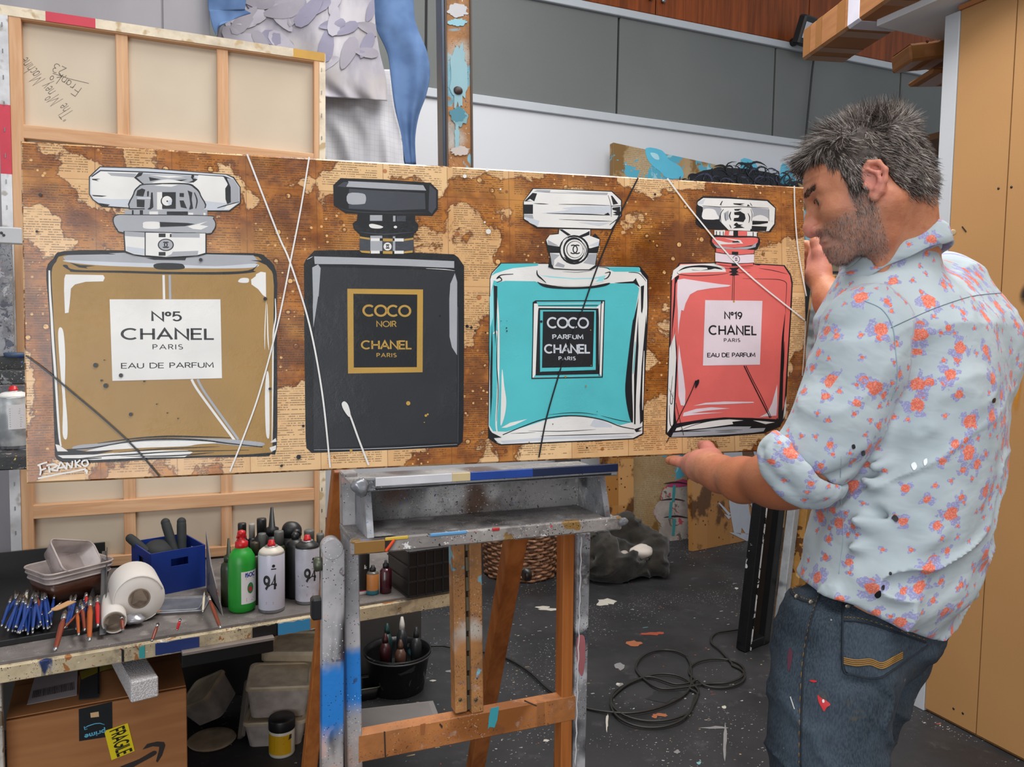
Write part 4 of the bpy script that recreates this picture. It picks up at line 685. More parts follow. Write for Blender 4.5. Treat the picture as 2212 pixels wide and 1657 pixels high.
A.P('K', [(1060, 460), (1130, 450), (1180, 480), (1190, 530), (1165, 570), (1055, 560), (1060, 525), (1110, 520), (1120, 495), (1065, 490)]); A.P('K', [(1060, 425), (1150, 420), (1110, 440), (1150, 445), (1070, 442)]); A.S('K', [(1215, 470), (1235, 520), (1225, 580)], 14, .6); A.P('K', [(1070, 585), (1090, 575), (1110, 595), (1160, 600), (1130, 612), (1180, 635), (1050, 640), (1085, 618), (1055, 605)]); A.S('K', [(1010, 600), (1030, 640)], 12, .5); A.P('K', [(925, 335), (935, 335), (915, 375), (930, 382), (900, 378)]); A.P('K', [(1050, 360), (1180, 362), (1130, 375), (1180, 388), (1060, 372)]); A.P('K', [(1215, 370), (1240, 392), (1205, 392)]); A.S('K', [(1240, 355), (1262, 390)], 8, .5); A.S('K', [(705, 385), (900, 400), (1200, 400), (1450, 415)], 7, .6)
A.P('W', [(840, 660), (960, 662), (960, 730), (840, 725)]); A.R('K', 858, 672, 868, 725); A.R('K', 898, 675, 906, 728); A.R('K', 936, 676, 944, 728); A.P('P', [(960, 668), (1205, 670), (1200, 730), (945, 730)]); A.P('W', [(1010, 670), (1050, 668), (1050, 720), (1000, 715)]); A.R('K', 1052, 666, 1104, 745); A.P('W', [(1205, 675), (1320, 680), (1315, 735), (1205, 730)]); A.R('K', 1268, 682, 1278, 732); A.R('K', 1312, 690, 1322, 732)
A.Q('K', [(796, 770), (830, 715), (1000, 725), (1300, 730), (1350, 780), (1335, 840), (1290, 885), (1080, 890), (870, 870), (810, 825)], n=4); A.Q('P', [(815, 775), (850, 740), (1060, 745), (1300, 745), (1325, 780), (1290, 820), (1080, 855), (900, 840), (830, 810)], n=4); A.P('G', [(830, 815), (900, 842), (1060, 860), (1250, 842), (1310, 800), (1300, 850), (1200, 875), (1000, 872), (870, 858)]); A.P('W', [(950, 750), (1130, 772), (1160, 812), (1000, 800), (1110, 790)]); A.P('W', [(860, 770), (960, 795), (1100, 815), (900, 820)]); A.P('K', [(1040, 785), (1100, 780), (1130, 800), (1040, 800)])
A.P('P', [(855, 865), (1285, 882), (1280, 925), (1080, 935), (855, 910)]); A.S('K', [(855, 868), (850, 1040)], 9); A.S('K', [(1285, 890), (1275, 1050)], 9); A.P('K', [(1034, 900), (1106, 902), (1104, 1060), (1034, 1060)]); A.P('V', [(848, 912), (960, 930), (1080, 938), (1284, 930), (1280, 1025), (1080, 1032), (850, 1010)]); A.S('K', [(850, 905), (1080, 938), (1284, 922)], 5); A.S('K', [(850, 1015), (1080, 1034), (1280, 1025)], 5); A.S('K', [(952, 890), (955, 925)], 7); A.O('K', 1082, 986, 42, 44); A.O('V', 1082, 986, 36, 38); A.CCs('K', 1082, 986, 15, 7)
A.P('P', [(860, 1024), (1030, 1040), (1030, 1060), (860, 1040)]); A.P('P', [(1108, 1040), (1270, 1032), (1272, 1052), (1110, 1062)]); A.done('painted_bottle', 'pink bottle with white label')
# --- thrown paint lines and drops -------------------------------------------
hh = [.0030]
def LN(f, nm='paint_line', lb=None):
    A = Art(0, hh[0]); f(A); hh[0] += .00003; A.done(nm, lb)
LN(lambda A: A.S('W', [(534, 334), (600, 505), (627, 568), (668, 700), (696, 850), (713, 1010)], 3.6, n=8), 'paint_line', 'white paint line')
LN(lambda A: A.S('W', [(668, 340), (650, 450), (627, 568), (600, 700), (560, 850), (524, 950), (497, 1018)], 3.2, n=8), 'paint_line', 'white paint line')
LN(lambda A: A.S('W', [(745, 875), (757, 900), (775, 950), (796, 1004)], 4.0), 'paint_line', 'white paint line')
LN(lambda A: A.Q('W', [(738, 872), (744, 867), (752, 875), (757, 895), (753, 900), (742, 885)]), 'paint_drop', 'white paint line')
LN(lambda A: A.S('W', [(1440, 386), (1500, 465), (1600, 580), (1737, 692)], 4.0), 'paint_line', 'white paint line')
LN(lambda A: A.S('W', [(1714, 402), (1715, 450), (1722, 540), (1740, 640)], 3.6), 'paint_line', 'white paint line')
LN(lambda A: A.S('W', [(1738, 694), (1735, 760), (1731, 812)], 2.5), 'paint_line', 'white paint line')
LN(lambda A: A.S('K', [(57, 768), (100, 800), (160, 850), (225, 905), (290, 965), (345, 1028)], 3.6, n=8), 'paint_line', 'black paint line')
LN(lambda A: A.S('K', [(1377, 385), (1330, 480), (1290, 575), (1256, 672)], 3.6), 'paint_line', 'black paint line')
LN(lambda A: A.S('K', [(1210, 796), (1180, 900), (1163, 988)], 3.6), 'paint_line', 'black paint line')
LN(lambda A: A.S('K', [(1256, 672), (1228, 740), (1210, 796)], 2.5), 'paint_line', 'black paint line')
LN(lambda A: A.S('K', [(1501, 822), (1490, 850), (1456, 920), (1438, 956)], 2.2), 'paint_line', 'black paint line')
LN(lambda A: A.Q('K', [(1500, 836), (1501, 824), (1508, 820), (1508, 828), (1502, 838)]), 'paint_drop', 'black paint line')
LN(lambda A: A.S('K', [(1458, 870), (1475, 940)], 1.5), 'paint_line', 'black paint line')
for x, y, r_ in ((207, 789, 5), (229, 833, 5), (262, 811, 4.5), (283, 895, 4), (220, 822, 2.4), (226, 778, 1.4), (573, 646, 4), (434, 562, 4), (583, 840, 3), (88, 422, 3.6), (81, 501, 3), (312, 824, 2), (339, 873, 1.6), (362, 892, 1.6), (385, 904, 1.6), (645, 987, 5), (655, 920, 3), (609, 1005, 2.4), (1008, 705, 3.6), (1017, 708, 2.8), (1025, 715, 2), (1048, 719, 1.8), (1396, 843, 1.8), (1413, 421, 2.6), (1402, 521, 2), (1266, 967, 2), (608, 1006, 3)): LN(lambda A: A.O('K', x, y, r_, n=14), 'paint_drop', 'black paint drop')
for x, y, r_ in ((1003, 382, 4), (1051, 368, 4), (1054, 501, 5.5), (1080, 410, 2), (1046, 481, 2.2)): LN(lambda A: A.O('W', x, y, r_, n=14), 'paint_drop', 'white paint drop')

# --- signature -----------------------------------------------------------------
A = Art(2, .0036)
for pl in ([(300, 1255), (310, 1300), (304, 1335)], [(285, 1262), (330, 1245), (358, 1238)], [(305, 1300), (350, 1282)], [(370, 1268), (376, 1315)], [(352, 1262), (400, 1252), (432, 1262), (405, 1280), (380, 1290), (440, 1300)], [(432, 1298), (450, 1255), (462, 1240), (500, 1290)], [(442, 1282), (490, 1270)], [(502, 1292), (504, 1240)], [(504, 1240), (540, 1282)], [(540, 1282), (546, 1228)], [(566, 1222), (572, 1278)], [(604, 1220), (570, 1250)], [(570, 1250), (612, 1272)], [(650, 1222), (622, 1230), (618, 1252), (640, 1266), (662, 1252), (655, 1228), (645, 1220)], [(290, 1358), (420, 1330), (560, 1305), (630, 1290), (645, 1285)], [(648, 1292), (654, 1325)], [(636, 1300), (662, 1304)]): A.S('W', pl, 11, n=4)
o = A.done('signature', 'white brushed signature reading FRANKO'); o['kind'] = 'stuff'
# ================================================================ BENCH SIDE
def zat(p, py):
    """height above point p (x,y) whose image row is py"""
    lo, hi = -.5, 4.5
    for _ in range(40):
        m = (lo+hi)/2
        if pix((p[0], p[1], m))[1] > py: lo = m
        else: hi = m
    return lo
# big stretched canvas seen from the back ---------------------------------
YC = 2.74
xa, xb, za, zb = -.497, .438, .655, 2.342
t = thing('stretched_canvas', ((xa+xb)/2, YC+.02, za), 'large stretched canvas seen from its bare back, standing upright on the paint bench', 'canvas')
g = G('raw_canvas'); co = g.coord()
c = g.mix(g.noise(co, 3, 3).ramp(.3, .7), '#c6b7a2', '#cfc1ad'); g.bump(g.noise(co, 420, 1), .2, .0006); m_raw = g.out(c, .85, Specular_IOR_Level=.15)
MB().box((xa+.002, YC+.012, za), (xb-.002, YC+.016, zb)).build('canvas_back', m_raw, t)
m_bar = wood('#d6ae88', '#bf8e66', 0, 1, .62, 'stretcher_wood'); m_barZ = wood('#d6ae88', '#bf8e66', 2, 1, .62, 'stretcher_wood_upright')
for a, b in ((xa+.026, xa+.058), (xb-.036, xb-.003)): MB().box((a, YC-.018, za), (b, YC+.012, zb-.002), bev=.0015).build('stretcher_bar', m_barZ, t)
for q in (ony(265, 200, YC)[0], ony(481, 200, YC)[0]): MB().box((q-.017, YC-.008, za+.03), (q+.017, YC+.012, zb-.02), bev=.0015).build('stretcher_bar', m_barZ, t)
zc1 = ony(300, 310, YC)[2]; zc2 = ony(300, 1090, YC)[2]
for q, h in ((zc1, .02), (zc2, .021), (zb-.018, .012), (za+.018, .016)): MB().box((xa+.055, YC-.016, q-h), (xb-.034, YC+.011, q+h), bev=.0015).build('stretcher_bar', m_bar, t)
m_fold = splat('folded_canvas_edge', '#d3c6b0', [('#b9a27c', 30, .56, 'soft')], .7); m_foldw = splat('gessoed_fold', '#c9cacd', [('#a9a5a0', 30, .58, 'soft')], .6)
m_red = flat('#c43a4c', .6, var=.2); m_ylw = flat('#b98e3a', .6, var=.25)
fm = [m_fold, m_red, m_ylw, m_foldw, flat('#77787a', .3, .8)]
mb = MB()
L = xb-xa
for i, (a, b) in enumerate(((0, .13), (.13, .27), (.27, .89), (.89, 1.0))): mb.box((xa+L*a, YC-.020, zb-.026), (xa+L*b, YC+.014, zb+.002), mi=(0, 1, 0, 2)[i])
mb.build('folded_edge', fm, t)
mb = MB(); segs = ((zb-.0262, 2.06, 3), (2.06, 1.86, 1), (1.86, 1.45, 3), (1.45, za, 3))
for a, b, k in segs: mb.box((xa-.002, YC-.020, b), (xa+.026, YC+.014, a), mi=k)
mb.build('folded_edge', fm, t)
mb = MB().box((xb-.004, YC-.019, za), (xb+.002, YC+.014, zb), mi=0).box((xb-.018, YC-.0195, za), (xb-.003, YC-.0175, zb-.03), mi=0); mb.build('folded_edge', fm, t)
mb = MB()
for k in range(22): z = zb-.06-k*.075; mb.box((xa+.010, YC-.0215, z), (xa+.0125, YC-.0195, z+.012), mi=4); mb.box((xb-.012, YC-.021, z), (xb-.0095, YC-.019, z+.012), mi=4)
tag(mb.build('staple_row', fm, t), kind='stuff')
mb = MB(); YW = YC+.0115                 # handwriting, upside down, drawn on the cloth
def hand(txt, p0, p1, hpx, w=.1, dy=0):
    a = ony(*p0, YW); b = ony(*p1, YW); e = b-a; Ln = np.linalg.norm(e); e /= Ln; up = np.cross(e, (0, 1, 0)); 
    if up[2] > 0: up = -up
    put_text(mb, lambda x, y: a+e*x+up*y*1.0, txt, 0, Ln, 0, hpx/620, .2, w)
hand('"The Money Machine"', (163, 246), (54, 118), 26, .055); hand('Franko', (176, 190), (120, 152), 20, .06); hand("'23", (149, 150), (120, 136), 17, .06)
def ink(pts, w=.0012): 
    for a, b in zip(pts[:-1], pts[1:]): mb.tube([ony(*a, YW), ony(*b, YW)], w/2, 4, smooth=False)
ink([(192, 180), (150, 170), (114, 158)]); tag(mb.build('pencil_writing', flat('#6c645a', .8), t), kind='stuff')
# paint bench -----------------------------------------------------------
ZB = .65
bA = onz(0, 1429, ZB); bB = onz(969, 1273, ZB); be = bB-bA; bLen = np.linalg.norm(be); be /= bLen; bn = np.cross(Z_, be)
def ob(s_, d_, z_=0): return bA+be*s_+bn*d_+np.array((0, 0, z_))
t = thing('paint_bench', ob(.3, .4, -ZB), 'long low work bench with grey top and paint crusted cream front edge', 'bench')
m_top = splat('bench_top_paint', '#6d6764', [('#8d8682', 14, .60, 'soft'), ('#c8c3bb', 34, .06, 'dot'), ('#3b3937', 9, .66, 'soft')], .7, grit=.35)
m_edge = splat('crusted_edge', '#c2b292', [('#a06a3a', 14, .60, 'n'), ('#3a3432', 18, .66, 'run'), ('#e2ddd2', 21, .64, 'n'), ('#2f8f93', 13, .69, 'run'), ('#243a6b', 9, .665, 'run'), ('#7d2f2a', 30, .70, 'n'), ('#2a6a4c', 30, .72, 'n')], .5, off=.4, grit=1)
MB().obox(ob((bLen-1.2)/2, .475, -.011), (be, bn, Z_), ((bLen+1.2)/2, .475, .011), bev=.002).build('tabletop', m_top, t)
MB().obox(ob((bLen-1.2)/2, -.004, -.028), (be, bn, Z_), ((bLen+1.2)/2, .010, .019), bev=.002).build('front_rail', m_edge, t)
sb = onz(650, 1326, ZB)
for (x0_, x1_, k, nm) in ((335, 430, '#23356e', 'blue'), (597, 670, '#3a86b4', 'light blue'), (545, 600, '#141416', 'black'), (300, 312, '#3a9a9c', 'teal'), (262, 267, '#17171a', 'black'), (670, 700, '#9a6a3a', 'brown')):
    fa = lambda px: (onpl(px, 1380-.155*(px-270), ob(0, -.015), -bn)-bA)@be
    s0, s1 = fa(x0_), fa(x1_); mb = MB(); N = 8
    pts = [ob(s0+(s1-s0)*i/N, -.0148, -.012-.004*random.random()) for i in range(N+1)]+[ob(s1-(s1-s0)*i/N, -.0148, -.042-.004*random.random()) for i in range(N+1)]
    tag(mb.prism(pts, -bn*.0012).build('paint_crust', flat(k, .4), t), nm+' paint patch')
m_leg = splat('bench_leg_paint', '#bdb8ae', [('#7a6a55', 14, .6, 'n')], .6, grit=.7)
for s_, d_ in ((bLen-.02, .92), (.0, .9), (-.02, .05), (-1.0, .05)): MB().obox(ob(s_, d_, -.022-.314), (be, bn, Z_), (.019, .019, .314), bev=.002).build('leg', m_leg, t)
sA, sB = [(onpl(x, y, ob(0, -.02), -bn)-bA)@be for x, y in ((392, 1405), (590, 1365))]
MB().obox(ob((sA+sB)/2, -.012, -.066), (be, bn, Z_), ((sB-sA)/2, .012, .018), bev=.002).build('drawer_runner', flat('#121213', .35), t)
MB().obox(ob((sA+sB)/2, -.016, -.044), (be, bn, Z_), ((sB-sA)/2, .02, .004), bev=.001).build('runner_lip', flat('#7b716a', .6), t)
def onb(x, y, z=0): return onz(x, y, ZB+z)
# brush tray ---------------------------------------------------------------
m_tray = flat('#1b1b1c', .45, var=.2, bump=.1)
q0 = onb(-60, 1408); q1 = onb(172, 1368); q2 = onb(228, 1228); q3 = onb(-60, 1262)
t = thing('brush_tray', (q0+q1+q2+q3)/4, 'black plastic tray full of paintbrushes at bench left end', 'tray')
MB().prism([q0, q1, q2, q3], Z_*.005).build('tray_base', m_tray, t)
for a, b, h in ((q0, q1, .014), (q1, q2, .03), (q2, q3, .085), (q3, q0, .03)): MB().bar(a+Z_*(h/2+.0006), b+Z_*(h/2+.0006), .006, h, Z_, bev=.001).build('tray_wall', m_tray, t)
t2 = thing('small_tray', onb(190, 1368), 'small dark flat tray beside the grey angle strip on bench', 'tray')
k0, k1, k2, k3 = onb(166, 1373), onb(216, 1362), onb(214, 1310), onb(176, 1322)
MB().prism([k0, k1, k2, k3], Z_*.004).build('tray_base', flat('#4b4a4a', .5), t2)
for a, b in ((k0, k1), (k1, k2)): MB().bar(a+Z_*.005, b+Z_*.005, .004, .01, Z_, bev=.001).build('tray_wall', m_tray, t2)
ga = onb(221, 1371, .012); gb = onb(227, 1262)+Z_*.10
ang = MB().bar(ga, gb, .014, .003, Z_).bar(ga+Z_*.006+X_*.007, gb+Z_*.006+X_*.007, .003, .014, Z_)
tag(setloc(ang.build('metal_strip', flat('#63666a', .4, .6, var=.2)), ga), 'grey punched metal angle strip sloping down across bench beside brush tray', 'metal strip')
# paintbrushes -------------------------------------------------------------
BR_M = {'blue': flat('#1c3f86', .3, var=.2), 'rust': flat('#7a3420', .35), 'orange': flat('#a85018', .35), 'red': flat('#b81e22', .35), 'wood': flat('#c49a6c', .5), 'cream': flat('#c9bfa8', .5)}
m_fer = flat('#b9bcc0', .25, .9, var=.1); m_bris = flat('#3a2c22', .8)
protos = {}
def brush_at(kind, a, b, r=.0036, label=None, group=None):
    """a: handle end (towards the viewer), b: bristle end"""
    a = np.array(a); b = np.array(b); L = np.linalg.norm(b-a)
    key = (kind, round(r, 4))
    if key not in protos:
        t = thing('paintbrush', (0, 0, 0), 'x', 'paintbrush')
        MB().lathe((0, 0, 0), [(.0014, 0), (r*.8, .006), (r, .03), (r*1.25, .13), (r*.8, .165)], 8, X_).build('handle', BR_M[kind], t)
        MB().lathe((0, 0, 0), [(.0012, -.002), (r*.86, .002), (r*.9, .010), (r*.8, .0105)], 8, X_).build('handle_end', m_fer, t)
        MB().lathe((0, 0, 0), [(r*.85, .164), (r*1.1, .17), (r*1.1, .188), (r, .19)], 8, X_).build('ferrule', m_fer, t)
        MB().lathe((0, 0, 0), [(r, .189), (r*1.2, .2), (r*.3, .22)], 8, X_).build('bristles', m_bris, t); protos[key] = t; o = t
    else: o = copy_tree(protos[key])
    o.location = Vector(tuple(a)); k = L/.22; o.scale = (k, 1, 1); o.rotation_euler = Vector(tuple(b-a)).to_track_quat('X', 'Z').to_euler()
    tag(o, label, 'paintbrush', group)
    if group is None and 'group' in o: del o['group']
    return o
random.seed(3)
for i in range(34):
    fx = i/33; x0 = 6+fx*104+random.uniform(-5, 5); y0 = 1368-abs(fx-.45)*22+random.uniform(-16, 4); x1 = 30+fx*78+random.uniform(-16, 16); y1 = 1284+random.uniform(-14, 14); zz = .008+.026*random.random()
    brush_at('blue', onb(x0, y0, zz), onb(x1, y1, zz+.02), .0034, 'blue handled paintbrush fanned out in the left half of the black tray', 'blue paintbrushes in the left half of the tray')
for i in range(7):
    x0 = 140+i*6.5; brush_at('blue', onb(x0+random.uniform(-6, 6), 1340+random.uniform(-14, 24), .012+.01*random.random()), onb(x0+14+random.uniform(-5, 10), 1290+random.uniform(-6, 6), .04), .0033, 'blue handled paintbrush among red ones below the stacked clear tubs', 'blue paintbrushes right of the tray')
for k, a, b, r, lb in (('rust', (119, 1405), (142, 1318), .0058, 'thick rust brown paintbrush hanging over the bench front edge'),
        ('orange', (193, 1384), (195, 1288), .0056, 'thick orange brown paintbrush lying across the small dark tray'), ('red', (211, 1353), (210, 1286), .0048, 'bright red paintbrush beside the metal strip'),
        ('rust', (139, 1357), (188, 1305), .003, 'thin dark red paintbrush lying diagonally below the clear tubs'), ('rust', (183, 1362), (176, 1300), .004, 'slim brown paintbrush left of the thick orange brown one'),
        ('cream', (42, 1324), (62, 1272), .005, 'cream handled paintbrush among the blue ones'), ('rust', (90, 1330), (76, 1280), .0045, 'brown handled paintbrush in the middle of the blue ones'),
        ('red', (188, 1318), (186, 1280), .004, 'short red paintbrush just left of the orange brown one'), ('orange', (170, 1372), (166, 1310), .0035, 'pale orange slim paintbrush at left edge of the small dark tray'),
        ('rust', (266, 1362), (262, 1330), .004, 'short brown paintbrush poking from under the small paper tube'), ('rust', (328, 1385), (342, 1345), .0035, 'thin red brown paintbrush below left corner of the clear lid'),
        ('red', (382, 1362), (390, 1336), .003, 'thin red paintbrush poking from under the clear lid'), ('cream', (438, 1322), (442, 1274), .0028, 'white slim paintbrush standing out right of the clear lid'),
        ('rust', (476, 1357), (447, 1280), .0045, 'reddish brown paintbrush leaning at the foot of the grey palette sheet')):
    brush_at(k, onb(*a, .026), onb(*b, .05), r, lb)
sa, sb_ = onb(122, 1316, .05), onb(156, 1300, .05)
m = MB(); d = (sb_-sa)/np.linalg.norm(sb_-sa); w_ = np.cross(Z_, d)
m.prism([sa+d*(.012*math.cos(a))+w_*(.012*math.sin(a)) for a in np.linspace(math.pi/2, 3*math.pi/2, 8)]+[sb_-w_*.012, sb_+w_*.012], Z_*.002)
tag(setloc(m.build('wooden_stick', flat('#c09468', .6)), sa), 'flat wooden craft stick with rounded end below the clear tubs', 'stick')
brush_at('cream', onb(103, 1327, .03), onb(134, 1300, .05), .002, 'thin cream stick brush beside the flat wooden craft stick')
# stacked clear tubs ------------------------------------------------------------
def clear(name, col, a=.45, r=.25):
    g = G(name); g.out(g.mix(g.noise(g.coord(), 20, 4).ramp(.35, .7), col, tuple(v*.7 for v in lin(col))), r, Alpha=a); return g.mat
m_clear = clear('cloudy_plastic', '#a79a98', .62); m_brown = clear('brown_stained_plastic', '#4a2a1e', .9); m_rim = clear('plastic_rim', '#c4b6b0', .75)
def rrect(c, ex, ey, hx, hy, r, n=4):
    out = []
    for sx, sy, a0 in ((1, 1, 0), (-1, 1, 90), (-1, -1, 180), (1, -1, 270)):
        for k in range(n+1): a = math.radians(a0+90*k/n); out.append(np.array(c)+ex*(sx*(hx-r)+r*math.cos(a))+ey*(sy*(hy-r)+r*math.sin(a)))
    return out
def tub(nm, c, ex, ey, ez, hx, hy, h, mat, rim, label, group=None, lidm=None):
    """open rounded tub: walls with thickness, floor, rim"""
    t = thing(nm, c, label, nm.split('_')[-1] if nm.split('_')[-1] in ('tub', 'lid', 'box') else 'tub', group)
    mb = MB(); lv = [(0, .80, 0), (.0, .84, .15), (h, 1.0, 1), (h, .97, 1), (.004, .80, .1), (.004, .75, 0)]; rings = []
    for z, k, _ in lv:
        rings.append(rrect(np.array(c)+ez*z, ex, ey, hx*k, hy*k, min(hx, hy)*.35))
    n = len(rings[0]); o = len(mb.v)
    for r_ in rings: mb.v += [tuple(p) for p in r_]
    for i in range(len(rings)-1):
        for k in range(n): k2 = (k+1) % n; mb.f.append((o+i*n+k, o+i*n+k2, o+(i+1)*n+k2, o+(i+1)*n+k)); mb.m.append(0); mb.sm.append(True)
    mb.f.append(tuple(range(o, o+n))[::-1]); mb.m.append(0); mb.sm.append(False); mb.f.append(tuple(range(o+5*n, o+6*n))); mb.m.append(0); mb.sm.append(False)
    mb.build('body', mat, t, recalc=False)
    MB().tube(rrect(np.array(c)+ez*h, ex, ey, hx*1.01, hy*1.01, min(hx, hy)*.35), .0028, 6, closed=True).build('rim', rim, t); return t
R2 = lambda v: v/np.linalg.norm(v)
c0 = onb(152, 1290); ex = R2(onb(205, 1268)-onb(115, 1292)); ex[2] = 0; ex = R2(ex); ey = np.cross(Z_, ex)
tub('plastic_tub', c0+Z_*.008, ex, ey, Z_, .088, .066, .062, m_brown, m_rim, 'brown stained plastic tub at the bottom of the stack on the brush tray')
tub('plastic_tub', c0+Z_*.030, ex, ey, Z_, .092, .069, .056, m_clear, m_rim, 'cloudy plastic tub nested in the middle of the stack over the brushes')
tub('plastic_tub', c0+Z_*.042, ex, ey, Z_, .094, .071, .056, m_clear, m_rim, 'cloudy plastic tub nested just under the tilted one')
rz = R2(Z_*.55-ey*.55+ex*.35); rx_ = R2(ex-rz*(ex@rz)); ry_ = np.cross(rz, rx_)
tub('plastic_tub', c0+Z_*.088+ey*.015-ex*.0, rx_, ry_, rz, .078, .055, .045, m_clear, m_rim, 'cloudy plastic tub tilted on top of the stack')
# paper rolls ----------------------------------------------------------------
m_pap = flat('#d3cdc7', .85, var=.04, bump=.15); m_card2 = flat('#8a7a6a', .8)
def roll(nm, c, ax, R, r, L, label, cat):
    t = thing(nm, c, label, cat)
    MB().lathe(c, [(r, .001), (R*.97, 0), (R, .004), (R*1.0, L-.003), (R*.97, L), (r, L), (r, .001)], 36, ax).build('paper', m_pap, t)
    MB().lathe(c, [(r-.0025, .0005), (r+.0004, .0002), (r+.0004, L), (r-.0025, L), (r-.0025, .0005)], 28, ax).build('core', m_card2, t)
    pl = np.array(c); e = np.cross(ax, Z_); e /= np.linalg.norm(e); u = np.cross(e, ax); 
    MB().tube([pl-np.array(ax)*.0003+(e*math.cos(a)+u*math.sin(a))*(R*(.93+.06*a/6)) for a in np.linspace(.3, 5.4, 24)], .0008, 4).build('loose_edge', m_pap, t)
    return t
ax = R2(np.array((-.16, .98, 0)))
roll('paper_roll', onz(301, 1293, ZB+.064), ax, .062, .026, .14, 'large white paper towel roll lying on bench in front of blue crate', 'paper roll')
roll('paper_tube', onz(247, 1344, ZB+.031), R2(np.array((-.1, .99, .0))), .0285, .024, .17, 'small white paper tube lying left of the large paper roll', 'paper tube')
# noise helper for crumpled lumps
def vnoise(p, f=1.0, seed=0, octv=3):
    p = np.asarray(p, float)*f; out = np.zeros(len(p)); amp = 1.0; tot = 0
    for o_ in range(octv):
        q = p*(2**o_)+seed*17.3+o_*5.1; i = np.floor(q).astype(np.int64); f_ = q-i; f_ = f_*f_*(3-2*f_); v = 0
        for dx_ in (0, 1):
            for dy_ in (0, 1):
                for dz_ in (0, 1):
                    h_ = ((i[:, 0]+dx_)*374761393+(i[:, 1]+dy_)*668265263+(i[:, 2]+dz_)*2147483647+seed*69069) & 0xffffffff
                    h_ = ((h_ ^ (h_ >> 13))*1274126177) & 0xffffffff; h_ = ((h_ ^ (h_ >> 16)) & 0xffff)/65535.0
                    v = v+h_*np.where(dx_, f_[:, 0], 1-f_[:, 0])*np.where(dy_, f_[:, 1], 1-f_[:, 1])*np.where(dz_, f_[:, 2], 1-f_[:, 2])
        out += v*amp; tot += amp; amp *= .5
    return out/tot-.5
def lump(mb, c, rad, f=20, amp=.3, seed=1, nu=28, nv=16, mi=0, flatb=None):
    c = np.array(c, float); rad = np.array(rad, float)*np.ones(3); vs = []
    for i in range(nv+1):
        th = math.pi*i/nv
        for j in range(nu): ph = 2*math.pi*j/nu; vs.append((math.sin(th)*math.cos(ph), math.sin(th)*math.sin(ph), math.cos(th)))
    vs = np.array(vs); k = 1+amp*2*vnoise(vs*rad.mean()*1.0+c, f, seed); q = c+vs*rad*k[:, None]
    if flatb is not None: q[:, 2] = np.maximum(q[:, 2], flatb)
    fs = [(i*nu+j, i*nu+(j+1) % nu, (i+1)*nu+(j+1) % nu, (i+1)*nu+j) for i in range(nv) for j in range(nu)]
    mb.add(q, fs, mi, True); return mb
p = onb(290, 1338, .016)
tag(setloc(lump(MB(), p, (.028, .02, .015), 45, .5, 3).build('foil_ball', flat('#a5a5aa', .25, .6, var=.3)), p), 'crumpled silver foil lump below the large paper roll', 'foil')
p = onb(338, 1322, .006); tag(setloc(lump(MB(), p, (.016, .012, .006), 60, .5, 5).build('putty_lump', flat('#b06a24', .6)), p), 'small orange lump at left end of the clear lid', 'putty')
c0 = (onb(328, 1340)+onb(433, 1336)+onb(434, 1284)+onb(352, 1292))/4; ex = R2(onb(433, 1336)-onb(328, 1342)); ey = np.cross(Z_, ex)
t = thing('clear_lid', c0, 'clear rectangular plastic lid lying flat on bench before blue crate', 'lid')
MB().prism(rrect(c0+Z_*.006, ex, ey, .072, .058, .012), Z_*.0015).build('panel', clear('clear_sheet', '#8f93a0', .35, .1), t)
for k in (1.0, .8): MB().tube(rrect(c0+Z_*(.008 if k == 1 else .0085), ex, ey, .073*k, .059*k, .013), .0018, 6, closed=True).build('rim', clear('clear_rim', '#b9bcc2', .7, .1), t)
# blue crate with rubber gloves ---------------------------------------------------
Fp = onb(327, 1290); Rp = onb(443, 1266); eR = R2(Rp-Fp); wR = np.linalg.norm(Rp-Fp); eL = np.cross(Z_, eR); hC = zat(Fp, 1197)-ZB
q = pix(Fp+eL*.1); wL = .17
t = thing('storage_crate', Fp, 'royal blue open crate with handle slots on bench behind paper roll', 'crate')
m_blue = flat('#12307e', .42, var=.15, bump=.05)
def panel(A, e, L, slot):
    n_ = np.cross(Z_, e); mb = MB(); h = hC; a, b = slot; z0, z1 = h*.62, h*.80
    for (x0, x1, za_, zb_) in ((0, L, 0, z0), (0, L, z1, h), (0, a, z0, z1), (b, L, z0, z1)): mb.obox(A+e*(x0+x1)/2+Z_*(za_+zb_)/2, (e, n_, Z_), ((x1-x0)/2, .002, (zb_-za_)/2))
    return mb.build('side_panel', m_blue, t)
panel(Fp, eR, wR, (wR*.36, wR*.68)); panel(Fp+eL*wL, eR, wR, (wR*.36, wR*.68)); panel(Fp, eL, wL, (wL*.36, wL*.66)); panel(Fp+eR*wR, eL, wL, (wL*.36, wL*.66))
MB().obox(Fp+eR*wR/2+eL*wL/2+Z_*.003, (eR, eL, Z_), (wR/2-.002, wL/2-.002, .003)).build('bottom', m_blue, t)
for zz in (.30, .52): MB().tube([Fp+eR*wR+Z_*hC*zz, Fp+Z_*hC*zz, Fp+eL*wL+Z_*hC*zz], .0016, 5, smooth=False).build('rib', m_blue, t)
m_glove = flat('#26292a', .75, var=.35, scale=40)
Cc = Fp+eR*wR/2+eL*wL/2
def clog(nm, A, B, r, label, cat='handle'):
    A = np.array(A); B = np.array(B); mb = MB().tube(catmull([A, A+(B-A)*.35, A+(B-A)*.75, B], 4), [r*k for k in [.95]*5+[1.0]*4+[1, .95, .8, .4]], 14)
    lump(mb, B-(B-A)/np.linalg.norm(B-A)*r*.5, r*.95, 10, .05); o = setloc(mb.build(nm, m_glove), A); tag(o, label, cat, None)
D1 = P(372, 1132, Fp@cf*0+np.linalg.norm(Cc-CP)*.965); k_ = lambda x, y, dd: P(x, y, (Cc-CP)@cf+dd)
